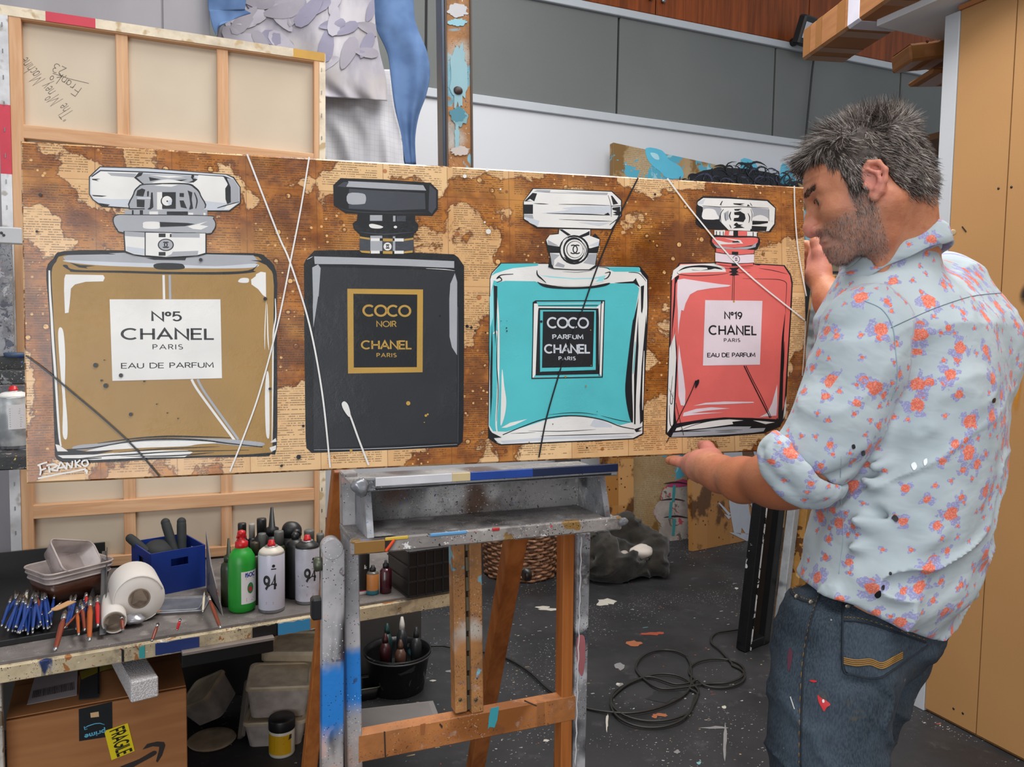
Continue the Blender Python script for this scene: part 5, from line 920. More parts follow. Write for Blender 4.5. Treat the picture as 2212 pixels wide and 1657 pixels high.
clog('padded_grip', k_(378, 1195, .02), k_(356, 1124, .04), .014, 'dark padded grip standing up in blue crate, left of the two upright ones', 'padded grip')
clog('padded_grip', k_(393, 1195, .03), k_(392, 1122, .05), .014, 'dark padded grip standing up in blue crate, right of the two upright ones', 'padded grip')
clog('padded_grip', k_(320, 1195, -.02), k_(278, 1160, .0), .0135, 'dark padded grip lying over the left rim of blue crate', 'padded grip')
mb = MB(); lump(mb, k_(342, 1195, .02), (.05, .05, .04), 14, .25, 9); tag(setloc(mb.build('rubber_cloth', m_glove), k_(342, 1210, .02)), 'crumpled dark rubber cloth filling the blue crate', 'cloth')
# grey palette sheet standing on edge ------------------------------------------------
a0, a1, a2, a3 = onb(480, 1330), onb(446, 1270), None, None
tz = zat(a1, 1146)-ZB
m = MB().prism([a0, onb(456, 1296), a1, a1+Z_*tz, a1+(a0-a1)*.3+Z_*tz*.52, a1+(a0-a1)*.75+Z_*tz*.22], X_*.003)
tag(setloc(m.build('palette_sheet', splat('palette_grey', '#6f6a68', [('#7d3a34', 22, .62, 'n'), ('#39406b', 25, .64, 'n'), ('#b9b4a8', 30, .66, 'n')], .45)), a0), 'thin grey smeared sheet standing on edge right of blue crate', 'palette')
# bottles -------------------------------------------------------------------------
def cyl_fn(c, R, ang0, zoff):
    """maps 2-D (x along circumference, y up) onto an upright cylinder; ang0 faces the camera"""
    to = np.arctan2(-(c[1]), -(c[0]))
    return lambda x, y: (c[0]+R*math.cos(to+ang0+x/R), c[1]+R*math.sin(to+ang0+x/R), c[2]+zoff+y)
def cyl_patch(mb, c, R, a0, a1, z0, z1, mi=0, n=10):
    f = cyl_fn(c, R, 0, 0); mb.grid(lambda u, v: f((a0+(a1-a0)*u)*R, z0+(z1-z0)*v), n, 2, mi)
def bottle_px(x, ybase, ytop, rpx):
    c = onb(x, ybase); d = (c-CP)@cf; R = rpx*d/F; c = c+R2(np.array((c[0], c[1], 0)))*R; return c, R, zat(c, ytop)-ZB
# green bottle
c, R, h = bottle_px(523, 1327, 1145, 29)
t = thing('squeeze_bottle', c, 'bright green bottle with red pump cap and white label on bench', 'bottle')
mg = flat('#1f8f2c', .35, var=.06)
MB().lathe(c, [(R*.8, 0), (R*.97, .006), (R, .02), (R, h*.60), (R*.93, h*.68), (R*.72, h*.745), (R*.48, h*.78), (R*.45, h*.80)], 36).build('body', mg, t)
mr = flat('#b8141a', .35)
MB().lathe(c+Z_*h*.765, [(R*.47, 0), (R*.47, h*.09), (R*.36, h*.10), (R*.2, h*.13), (R*.2, h*.16), (R*.32, h*.19), (R*.28, h*.22), (R*.1, h*.235)], 20).build('cap', mr, t)
MB().tube([c+Z_*h*.90-X_*R*.3, c+Z_*h*.93-X_*R*.25, c+Z_*h*.985, c+Z_*h*.94+X_*R*.25, c+Z_*h*.9+X_*R*.28], .0035, 8).build('spout', mr, t)
mb = MB(); cyl_patch(mb, c, R+.0006, -.05, 1.35, h*.12, h*.52); lb = mb.build('label_sheet', flat('#d9d7d5', .5), t)
mb = MB(); f = cyl_fn(c, R+.0012, .27, h*.455); put_text(mb, f, 'ISOC', 0, R*.82, 0, .010, .2, .24); tag(mb.build('label_print', flat('#1f2a8c', .5), lb), kind='stuff')
mb = MB(); f = cyl_fn(c, R+.0011, .3, 0)
for z, w in ((.435, .6), (.42, .7), (.185, .6), (.17, .7), (.155, .5)):
    mb.add([f(0, h*z), f(R*w, h*z), f(R*w, h*z+.0012), f(0, h*z+.0012)], [(0, 1, 2, 3)])
tag(mb.build('label_small_print', flat('#8a3a4a', .5), lb), kind='stuff')
f = cyl_fn(c, R+.0012, .3, 0); mb = MB(); mb.add([f(R*(.35+.26*math.cos(a)), h*.31+R*.42*math.sin(a)) for a in np.linspace(0, 6.28, 16)[:-1]], [tuple(range(15))]); mb.build('label_green_patch', flat('#2a7a3c', .5), lb)
mb = MB(); f = cyl_fn(c, R+.0016, .3, 0); mb.add([f(R*(.33+.16*math.cos(a)), h*.30+R*.2*math.sin(a)) for a in np.linspace(0, 6.28, 12)[:-1]], [tuple(range(11))]); mb.build('label_red_patch', flat('#b03030', .5), lb)
# spray cans
m_can = flat('#c3c4d4', .3, var=.04); m_canm = flat('#a9abb0', .25, .9); m_wh = flat('#c9c3b6', .4)
def spray(c, R, h, body, dome, label, cap=True, txt=True, ta=0., cat='spray can'):
    t = thing('spray_can', c, label, cat)
    MB().lathe(c, [(R*.93, 0), (R*.99, .003), (R*.97, .008), (R, .01), (R, h*.815), (R*.985, h*.822), (R*1.0, h*.83)], 36, mis=[1, 1, 1, 0, 0, 1]).build('body', [body, m_canm], t)
    MB().lathe(c, [(R*.985, h*.826), (R*.92, h*.86), (R*.7, h*.895), (R*.5, h*.91), (R*.48, h*.918)], 32).build('shoulder', dome, t)
    MB().lathe(c, [(R*.47, h*.905), (R*.5, h*.925), (R*.42, h*.93), (R*.3, h*.925)], 24).build('valve_cup', m_canm, t)
    MB().lathe(c, [(R*.3, h*.925), (R*.3, h*.955), (R*.25, h*.96), (R*.22, h*1.0), (R*.1, h*1.005)], 16).build('nozzle', mr, t)
    if txt:
        mb = MB(); f = cyl_fn(c, R+.0006, ta, h*.36); put_text(mb, f, '94', -R*.62, R*.30, 0, h*.17, .14, .24); tag(mb.build('number', flat('#1a1a1c', .5), t), kind='stuff')
        mb = MB(); f = cyl_fn(c, R+.0006, ta, h*.14)
        for q in range(2): mb.add([f(-R*.5, q*.004), f(R*.1, q*.004), f(R*.1, q*.004+.0016), f(-R*.5, q*.004+.0016)], [(0, 1, 2, 3)])
        tag(mb.build('small_print', flat('#b07a6a', .5), t), kind='stuff')
        mb = MB(); f = cyl_fn(c, R+.0006, ta, h*.66)
        mb.add([f(R*.12*math.cos(a)+R*.1, R*.12*math.sin(a)+.004) for a in np.linspace(0, 6.28, 12)[:-1]], [tuple(range(11))]); mb.add([f(-R*.08, -.006), f(R*.3, -.006), f(R*.3, -.003), f(-R*.08, -.003)], [(0, 1, 2, 3)]); tag(mb.build('emblem', flat('#1a1a1c', .5), t), kind='stuff')
    return t
c, R, h = bottle_px(587, 1327, 1167, 28); spray(c, R, h, m_can, m_wh, 'white spray can numbered 94 with cream shoulder beside green bottle', ta=.05)
c, R, h = bottle_px(664, 1308, 1156, 26); spray(c, R, h, splat('scuffed_can', '#c0c0cc', [('#6a5a5a', 34, .66, 'n')], .35), flat('#222222', .4), 'scuffed white spray can numbered 94 with black shoulder beside easel leg', ta=.42)
# dark bottles behind
dk = [flat('#1a1a1c', .4, var=.3), flat('#2a2f1c', .35, var=.4), flat('#5a5c5a', .5, var=.2), flat('#3a3326', .4, var=.4), flat('#1c2436', .35, var=.3), flat('#9a9690', .5)]
def bott(x, yb, yt, rp, body, capm, cap, label, nm='bottle'):
    c, R, h = bottle_px(x, yb, yt, rp); t = thing(nm, c, label, 'bottle')
    if cap == 'cone':
        MB().lathe(c, [(R*.9, 0), (R, .006), (R, h*.55), (R*.9, h*.62), (R*.55, h*.66)], 20).build('body', body, t); MB().lathe(c, [(R*.6, h*.655), (R*.6, h*.74), (R*.3, h*.76), (R*.12, h*1.0), (R*.05, h)], 14).build('nozzle', capm, t)
    elif cap == 'cap':
        MB().lathe(c, [(R*.9, 0), (R, .006), (R, h*.68), (R*.85, h*.76), (R*.55, h*.8)], 20).build('body', body, t); MB().lathe(c, [(R*.62, h*.79), (R*.64, h*.98), (R*.6, h), (0, h)], 18).build('cap', capm, t)
    else:
        MB().lathe(c, [(R*.9, 0), (R, .006), (R, h*.8), (R*.9, h*.86), (R*.5, h*.9)], 20).build('body', body, t)
        MB().lathe(c, [(R*.4, h*.89), (R*.4, h*.97), (R*.2, h)], 14).build('cap', capm, t)
    return t
for a in ((495, 1312, 1163, 17, dk[1], dk[1], 'cone', 'dark green speckled bottle with pointed nozzle left of green bottle'),
          (524, 1285, 1130, 14, dk[4], dk[0], 'cap', 'dark blue bottle with black cap behind green bottle'), (545, 1280, 1131, 10, dk[0], dk[5], 'cap', 'slim bottle with grey cap behind the green bottle and blue one'),
          (588, 1275, 1096, 24, dk[0], dk[0], 'cone', 'large black bottle with tall pointed nozzle'), (566, 1292, 1120, 16, dk[0], dk[0], 'cap', 'black bottle with wide cap left of the tall nozzle bottle'),
          (567, 1304, 1152, 13, dk[0], dk[2], 'cap', 'dark bottle with grey cap just left of the cream shouldered can'), (603, 1298, 1147, 16, dk[1], dk[2], 'cap', 'olive bottle with grey cap behind the cream shouldered can'),
          (552, 1308, 1171, 13, dk[3], dk[3], 'cap', 'dark brown bottle between green bottle and cream shouldered can'), (668, 1284, 1145, 17, dk[0], dk[2], 'cap', 'bottle with grey cap behind the scuffed spray can'),
          (692, 1290, 1153, 13, dk[3], dk[2], 'cap', 'bottle with pale grey cap beside the easel leg'), (638, 1296, 1150, 20, dk[0], dk[0], 'plain', 'broad black bottle between the two white spray cans'),
          (705, 1280, 1122, 10, dk[0], dk[0], 'cone', 'thin black pump bottle half hidden behind easel leg')): bott(*a)
c, R, h = bottle_px(630, 1268, 1126, 21); t = thing('respirator_mask', c, 'black rubber dust mask on top of dark bottles by canvas', 'mask')
lump(MB(), c+Z_*(h-R), (R, R*.8, R*.95), 20, .18, 4).build('face_piece', dk[0], t); MB().lathe(c+Z_*(h-R*1.1)-bn*R*.8+be*.008, [(R*.5, 0), (R*.5, .012), (R*.3, .016)], 16, -bn).build('filter', dk[0], t); MB().lathe(c, [(R*.9, 0), (R*.95, h-1.6*R)], 16).build('stand_jar', dk[0], t)
# right of the easel upright
c, R, h = bottle_px(776, 1286, 1190, 22); t = thing('paint_tin', c, 'black paint tin with thin red base stripe beside the easel upright', 'tin')
MB().lathe(c, [(R*.96, 0), (R, .003), (R, .010), (R, .013), (R, h*.97), (R*.95, h), (0, h)], 28, mis=[1, 1, 2, 0, 0, 0]).build('body', [dk[0], flat('#c9c6c6', .4), flat('#9c2030', .4)], t)
mb = MB(); f = cyl_fn(c, R+.0006, .55, h*.62); put_text(mb, f, 'k', 0, .006, 0, .011, .2, .2); tag(mb.build('letter', flat('#c9c6c6', .5), t), kind='stuff')
c, R, h = bottle_px(805, 1287, 1221, 13.5); t = thing('dropper_bottle', c, 'small orange bottle with black cap beside black tin', 'bottle')
MB().lathe(c, [(R*.9, 0), (R, .004), (R, h*.16), (R, h*.72), (R*.8, h*.78), (R*.45, h*.8)], 20, mis=[1, 1, 0, 2, 2]).build('body', [flat('#b8763c', .5), flat('#2f6f7c', .3), flat('#5a564f', .2)], t); MB().lathe(c, [(R*.5, h*.79), (R*.5, h*.9), (R*.3, h*.93), (R*.25, h)], 14).build('cap', dk[0], t)
c, R, h = bottle_px(833, 1284, 1210, 13); t = thing('dropper_bottle', c, 'small dark red bottle with black cap left of the black crate', 'bottle')
MB().lathe(c, [(R*.9, 0), (R, .004), (R, h*.68), (R*.7, h*.75), (R*.45, h*.77)], 20).build('body', flat('#3c0f1c', .15, var=.4, spec=.8), t); MB().lathe(c, [(R*.5, h*.76), (R*.5, h*.88), (R*.25, h*.92), (R*.2, h)], 14).build('cap', dk[0], t)
Fp = onb(882, 1292); Rp = onb(975, 1276); eR = R2(Rp-Fp); eL = np.cross(Z_, eR); hC = zat(Fp, 1192)-ZB; wR = .19; wL = .16
t = thing('divided_crate', Fp, 'black ribbed plastic crate at right end of the bench', 'crate')
m_bp = flat('#131314', .4, var=.2); m_rib = flat('#242426', .35)
MB().obox(Fp+eR*wR/2+eL*wL/2+Z_*hC/2, (eR, eL, Z_), (wR/2, wL/2, hC/2), bev=.003).build('body', m_bp, t)
for i in range(4):
    z = hC*(.02+.32*i)
    for A, e, L in ((Fp, eR, wR), (Fp, eL, wL)): MB().bar(A+Z_*z-np.cross(Z_, e)*.0*0, A+e*L+Z_*z, .006, .005, Z_, bev=0).build('rib', m_rib, t)
for k in range(1, 7): MB().bar(Fp+eR*wR*k/7-eL*.001, Fp+eR*wR*k/7+Z_*hC-eL*.001, .003, .004, eL, bev=0).build('rib', m_rib, t)
# ------------------------------------------------- under the bench
zb_ = .48; f0 = onz(12, 1556, zb_); f1 = onz(403, 1484, zb_); e = R2(f1-f0); Lx = np.linalg.norm(f1-f0); n_ = np.cross(Z_, e); Dp = .36
t = thing('cardboard_box', (f0+f1)/2*np.array((1, 1, 0)), 'large brown cardboard box with black tape and yellow fragile sticker under bench', 'box')
fb = lambda x, d, z: f0*np.array((1, 1, 0))+e*x+n_*d+Z_*z
MB().obox(fb(Lx/2, Dp/2, zb_/2-.002), (e, n_, Z_), (Lx/2, Dp/2, zb_/2-.002), bev=.002).build('carton', m_card, t)
for (a, b) in ((.002, Dp*.497), (Dp*.503, Dp)): MB().prism([fb(.002, a, zb_+.001), fb(Lx-.002, a, zb_+.001), fb(Lx-.002, b, zb_+.004), fb(.002, b, zb_+.004)], Z_*.003).build('top_flap', m_card, t)
def fr(px, py): q = onpl(px, py, fb(0, -.0008, 0), -n_); return q
MB().prism([fr(170, 1532), fr(242, 1516), fr(243, 1590), fr(171, 1601)], -n_*.0005).build('black_tape', flat('#1b1f22', .3), t)
MB().prism([onz(170, 1512, zb_+.008), onz(214, 1508, zb_+.008), onz(212, 1440, zb_+.008), onz(176, 1440, zb_+.008)], Z_*.0008).build('black_tape', flat('#3a3b3f', .3), t)
stk = MB().prism([fr(225, 1579), fr(276, 1562), fr(291, 1622), fr(241, 1642)], -n_*.0008).build('fragile_sticker', flat('#d9c414', .45), t)
def plane_text(mb, p0, p1, hdir, h, txt, sp, w, off, wsc=1):
    a = fr(*p0)-n_*off; b = fr(*p1)-n_*off; d = b-a; L = np.linalg.norm(d); d /= L; up = fr(*hdir)-fr(*p0); up -= d*(up@d); up = up/np.linalg.norm(up); put_text(mb, lambda x, y: a+d*x+up*y, txt, 0, L, 0, h, sp, w)
mb = MB(); plane_text(mb, (238, 1580), (256, 1634), (266, 1570), .030, 'FRAGILE', .25, .2, .0016); tag(mb.build('fragile_print', flat('#15150f', .5), t), kind='stuff')
mb = MB(); plane_text(mb, (226, 1575), (183, 1587), (226, 1584), .014, 'prime', .2, .16, .0012); tag(mb.build('tape_print', flat('#5aa8c8', .5), t), kind='stuff')
mb = MB(); q = [fr(x, y)-n_*.0012 for x, y in ((226, 1565), (216, 1562), (205, 1563), (190, 1568), (184, 1572))]; mb.tube(q, .0012, 5); mb.tube([fr(182, 1569)-n_*.0012, fr(183, 1576)-n_*.0012, fr(189, 1574)-n_*.0012], .0011, 5); tag(mb.build('tape_swoosh', flat('#5aa8c8', .5), t), kind='stuff')
mb = MB(); mb.prism([fr(195, 1540), fr(213, 1537), fr(214, 1548), fr(196, 1550)], -n_*.0012); mb.build('tape_emblem', flat('#c9a77c', .5), t)
arrow = [(258, 1657), (300, 1640), (332, 1622), (336, 1630), (300, 1650), (275, 1665), (230, 1690), (200, 1700), (195, 1690)]
mb = MB().prism([fr(*q) for q in catmull(arrow, 3, True)], -n_*.0006); mb.prism([fr(*q) for q in ((308, 1619), (318, 1607), (340, 1602), (354, 1603), (357, 1610), (350, 1632), (340, 1647), (337, 1644), (343, 1622), (344, 1613), (330, 1612))], -n_*.0006); tag(mb.build('arrow_print', flat('#2a2422', .5), t), kind='stuff')
mb = MB(); ls = mb.prism([onz(58, 1523, zb_+.0075), onz(166, 1502, zb_+.0075), onz(168, 1440, zb_+.0075), onz(78, 1452, zb_+.0075)], Z_*.0006).build('shipping_label', flat('#b9aeb0', .5), t)
mb = MB()
for k in range(24):
    a = onz(70+k*3.9, 1508-k*.78, zb_+.0088); b = onz(73+k*3.7, 1492-k*.8, zb_+.0088); w = .0006+.0014*random.random(); mb.bar(a, b, w, .0004, Z_, bev=0)
tag(mb.build('barcode', flat('#55494e', .5), ls), kind='stuff')
sl = onz(212, 1482, zb_+.01); MB().bar(onz(213, 1500, zb_+.009), onz(213, 1420, zb_+.009), .006, .002, Z_).build('tape_gap', flat('#0c0c0c', .6), t)
MB().prism([onz(176, 1468, zb_+.0095), onz(212, 1452, zb_+.0095), onz(250, 1440, zb_+.0095), onz(246, 1428, zb_+.0095), onz(172, 1452, zb_+.0095)], Z_*.0005).build('fragile_sticker', flat('#8a7a1c', .45), t)
g = G('polystyrene'); co = g.coord(); g.bump(g.vor(co, 260), .6, .002); m_poly = g.out(g.mix(g.vor(co, 260).ramp(.2, .7), '#dcd9d9', '#b9b5b6'), .8)
a = onz(313, 1490, zb_+.05); b = onz(270, 1415, zb_+.05); 
tag(setloc(MB().bar(a, b+(b-a)*.5, .062, .052, Z_, bev=.003).build('foam_block', m_poly), a-Z_*.03), 'long white polystyrene foam block lying on the cardboard box', 'foam block')
# pale tubs and yellow jar
m_tubp = clear('pale_plastic', '#c2b8b0', .93, .4); m_lidy = clear('yellowed_plastic', '#cbbb9e', .95, .4)
def ftub(px, py, hx, hy, h, tilt, label, mat=m_tubp, yawd=0, z0=0, closed=True):
    c = onz(px, py, 0)+Z_*z0; ey_ = R2(np.array((math.sin(math.radians(yawd)), math.cos(math.radians(yawd)), 0))); ex_ = np.cross(ey_, Z_)
    ez_ = R2(Z_+ex_*tilt[0]+ey_*tilt[1]); ex_ = R2(ex_-ez_*(ex_@ez_)); ey_ = np.cross(ez_, ex_)
    t = thing('plastic_container', c, label, 'container'); k = MB()
    rings = [rrect(c+ez_*z, ex_, ey_, hx*s_, hy*s_, .02) for z, s_ in ((0, .86), (h*.86, 1), (h*.87, 1.05), (h*.95, 1.05), (h, 1.02), (h*1.0, .9), (h*.97, .87))]; n = len(rings[0])
    for r_ in rings: k.v += [tuple(p) for p in r_]
    for i in range(len(rings)-1):
        for j in range(n): j2 = (j+1) % n; k.f.append((i*n+j, i*n+j2, (i+1)*n+j2, (i+1)*n+j)); k.m.append(0 if i < 1 else 1); k.sm.append(False)
    k.f.append(tuple(range(n))[::-1]); k.m.append(0); k.sm.append(False); k.f.append(tuple(range(6*n, 7*n))); k.m.append(1); k.sm.append(False); k.build('body_and_lid', [mat, m_lidy], t)
    return t
ftub(600, 1590, .10, .075, .09, (0, 0), 'pale plastic container at the bottom of the pile behind the yellow jar', yawd=15)
ftub(604, 1584, .105, .08, .12, (.05, -.1), 'pale lidded container on top of the pile behind the yellow jar', yawd=10, z0=.10)
ftub(650, 1530, .115, .10, .26, (0, 0), 'tall cloudy container at the back behind easel leg', yawd=20)
ftub(470, 1560, .07, .07, .10, (-.6, -.35), 'empty off-white square tub tipped on its side beside cardboard box', yawd=30, z0=.05)
c = onz(458, 1600, 0); t = setloc(MB().lathe(c, [(0, 0), (.075, 0), (.08, .006), (.076, .009), (.06, .006), (0, .006)], 32).build('round_lid', m_lidy), c); tag(t, 'round pale lid lying on floor in front of the tipped tub', 'lid')
a = onz(521, 1600, 0); b = P(536, 1468, (onz(521, 1600, 0)-CP)@cf+.12); tag(setloc(MB().bar(a+Z_*.01, b, .012, .05, bn).build('thin_panel', flat('#8f867c', .6)), a), 'thin pale panel standing on edge left of the containers', 'panel')
c = onz(609, 1640, 0); d = (c-CP)@cf; R = 28*d/F; c = c+R2(np.array((c[0], c[1], 0)))*R; h = zat(c, 1548)
t = thing('paint_jar', c, 'yellow labelled jar with black lid on floor under the bench', 'jar')
MB().lathe(c, [(R*.93, 0), (R*.98, .004), (R*.98, h*.70), (R*.9, h*.74)], 32).build('body', flat('#cfc9ba', .4), t); MB().lathe(c, [(R*1.0, h*.70), (R*1.02, h*.72), (R*1.02, h*.96), (R*.97, h*1.0), (0, h)], 32).build('lid', dk[0], t)
mb = MB(); cyl_patch(mb, c, R*.985+.0008, -1.35, .75, h*.10, h*.62); lb = mb.build('label_sheet', flat('#c79a10', .45), t)
mb = MB(); f = cyl_fn(c, R*.985+.0014, 0, 0)
for k in range(8): z = h*(.2+.05*k); mb.add([f(-R*.6, z), f(R*(.1+.3*random.random()), z), f(R*.2, z+.0014), f(-R*.6, z+.0014)], [(0, 1, 2, 3)])
mb.add([f(R*.5, h*.48), f(R*.8, h*.50), f(R*.8, h*.62), f(R*.62, h*.62)], [(0, 1, 2, 3)]); tag(mb.build('label_print', flat('#3a3014', .5), lb), kind='stuff')
# black paint bucket
c = onz(858, 1512, 0); d = (c-CP)@cf; Rt = 74*d/F; c = c+R2(np.array((c[0], c[1], 0)))*Rt*.8; h = zat(c, 1402)
t = thing('paint_bucket', c, 'black paint splashed bucket holding bottles on floor behind easel', 'bucket')
m_bkt = splat('paint_splashed_black', '#141416', [('#3b3d42', 14, .62, 'n'), ('#5b1f33', 12, .70, 'n'), ('#b9b6b2', 9, .72, 'run'), ('#1d4048', 11, .68, 'n')], .35)
MB().lathe(c, [(Rt*.78, 0), (Rt*.8, .004), (Rt*.96, h*.9), (Rt*1.0, h*.91), (Rt*1.02, h), (Rt*.97, h), (Rt*.92, h*.85), (Rt*.76, .01), (0, .01)], 40).build('pail', m_bkt, t)
MB().tube([c+Z_*h*.93+(np.array((math.cos(a), math.sin(a), 0)))*Rt*1.03 for a in np.linspace(-2.9, .2, 16)], .003, 6).build('handle', flat('#555', .4, .8) if False else flat('#3a3a3c', .4), t)
MB().lathe(c+Z_*h*.45, [(0, 0), (Rt*.84, 0), (Rt*.84, .004), (0, .004)], 24).build('paint_surface', m_bkt, t)
for i, (x, y, hh_, col, cl) in enumerate(((.2, .25, .2, '#c9c4bc', 'white nozzled'), (-.35, .1, .15, '#3a1418', 'dark red'), (.55, -.1, .17, '#26282a', 'black'), (0, -.35, .14, '#54382c', 'brown'), (-.2, .5, .17, '#1c3a3a', 'dark teal'))):
    q = c+np.array((x*Rt, y*Rt, h*.46)); bt = thing('small_bottle', q, cl+' small bottle standing in the black paint bucket', 'bottle')
    MB().lathe(q, [(.02, 0), (.022, hh_*.6), (.012, hh_*.75)], 14).build('body', flat(col if cl != 'white nozzled' else '#22262a', .4), bt); MB().lathe(q, [(.012, hh_*.74), (.011, hh_*.85), (.005, hh_)], 12).build('cap', flat(col, .4), bt)
# sheets, paint tray on the floor
a, b, c_, d = onz(785, 1580, .02), onz(950, 1562, .02), onz(930, 1510, .02), onz(770, 1528, .02)
t = thing('paper_stack', (a+b+c_+d)/4, 'stack of grey smeared paper sheets on the floor behind easel crossbar', 'paper')
for k, o_ in enumerate((0, .012, -.01)):
    s_ = np.array((o_, o_*.6, 0)); tag(MB().prism([p*np.array((1, 1, 0))+s_+Z_*(.001+.004*k) for p in (a, b, c_, d)], Z_*.003).build('sheet', flat(['#6a6664', '#837e7b', '#7a7573'][k], .6), t), None)
c = onz(778, 1505, 0); ftb = tub('paint_tub', c, X_, Y_, Z_, .07, .05, .05, flat('#101011', .4), flat('#4a4c44', .4), 'small black open tub beside the bucket foot')
# ------------------------------------------------- spare easel at far left
m_spl = splat('speckled_easel_board', '#83858a', [('#565a66', 30, .58, 'n'), ('#a9a9ad', 22, .60, 'n'), ('#7d3a40', 40, .10, 'dot'), ('#3b5a86', 36, .10, 'dot')], .6, grit=1)
m_splb = splat('crusted_black_ledge', '#2a2c2e', [('#6a6d70', 14, .58, 'n'), ('#c9c6bd', 30, .66, 'n'), ('#c9b43a', 26, .72, 'n'), ('#2d4a86', 16, .68, 'n')], .5, grit=1)
m_spw = splat('crusted_leg', '#8a6a4c', [('#c9c6bd', 16, .58, 'n'), ('#26282c', 18, .62, 'n'), ('#8a9a2c', 12, .70, 'n')], .6)
def P2(x, y, d): return P(x, y, d)
De = 2.02
t = thing('spare_easel', np.array((*P2(-10, 1000, De)[:2], 0)), 'paint crusted spare easel with black shelf at the far left edge', 'easel')
def ebox(x0, y0, x1, y1, d0, thick, nm, mat, bev=.003):
    """upright box facing the camera room axis: pixel rect at depth, thickness along +Y"""
    Yq = P2((x0+x1)/2, (y0+y1)/2, d0)[1]; a = ony(x0, y1, Yq); b = ony(x1, y0, Yq); return MB().box((a[0], Yq, a[2]), (b[0], Yq+thick, b[2]), bev=bev).build(nm, mat, t)
ebox(-90, 300, -20, 1020, De+.25, .03, 'mast', m_spl); ebox(-60, 525, 24, 790, De+.2, .02, 'back_board', m_spl); ebox(-70, 770, 62, 800, De+.14, .05, 'upper_ledge', m_splb); ebox(-70, 802, 62, 832, De+.05, .10, 'tray_lip', m_splb)
ebox(-60, 832, 60, 975, De+.2, .015, 'back_panel', m_spl)
Ys = P2(20, 1012, De-.12)[1]; a = ony(-90, 1012, Ys); b = ony(64, 1012, Ys); z_s = P2(30, 968, De)[2]
MB().box((a[0], Ys, z_s-.035), (b[0]+.02, Ys+.30, z_s), bev=.003).build('shelf', m_splb, t)
def spleg(x0, x1, ytop, d0, mat):
    Yq = P2((x0+x1)/2, ytop, d0)[1]; a = ony(x0, ytop, Yq); b = ony(x1, ytop, Yq); MB().box((a[0], Yq, ZB+.0005), (b[0], Yq+.03, a[2]), bev=.003).build('leg', mat, t)
spleg(3, 27, 1036, De+.66, m_spw); spleg(28, 44, 1036, De+.72, flat('#3c2018', .5)); spleg(-60, -4, 1036, De+.66, m_spw)
MB().box((P2(-60, 1030, De)[0], Ys+.28, z_s-.035), (P2(40, 1030, De)[0], 2.70, z_s-.012), bev=.002).build('brace', m_spw, t)
mcl = flat('#a9abb0', .4, .5); Yq = 2.50
a = ony(-30, 524, Yq); b = ony(46, 492, Yq); MB().box((a[0], Yq, a[2]), (b[0], Yq+.02, b[2]), bev=.003).build('clamp_bar', flat('#b5b7ba', .5), t)
for x in (3, 8): MB().lathe(ony(x, 500+x, Yq), [(.004, 0), (.003, .003)], 8, -Y_).build('screw', dk[0], t)
c = np.array((*P2(32, 966, De)[:2], z_s)); R = 31*De/F; h = zat(c, 834)-z_s
g = G('smeared_silver_can'); co = g.coord(); g.out(g.mix(g.noise(co, 18, 4).ramp(.4, .65), '#8d9092', '#c6c8c9'), .35, .35)
t2 = spray(c, R, h, g.mat, flat('#cfccc8', .4), 'smeared grey spray can with red nozzle on spare easel shelf', txt=False)
mb = MB(); cyl_patch(mb, c, R+.0006, -.35, 1.0, h*.33, h*.72); l = mb.build('label_sheet', flat('#c4c2c4', .5), t2)
mb = MB(); f = cyl_fn(c, R+.0011, 0, 0)
for k in range(9): z = h*(.37+.035*k); mb.add([f(-R*.25, z), f(R*(.3+.5*random.random()), z), f(R*.4, z+.0012), f(-R*.25, z+.0012)], [(0, 1, 2, 3)])
tag(mb.build('label_print', flat('#6a6a70', .5), l), kind='stuff')
zz = P2(30, 770, De+.16)[2]; c = P2(36, 772, De+.17); tag(setloc(MB().lathe(c, [(.03, 0), (.032, .012), (.028, .014), (0, .014)], 20).build('paint_pot', splat('pot_blue', '#3b4a62', [('#22409a', 20, .6, 'n')], .5)), c), 'low bluish paint pot on the spare easel ledge', 'pot')
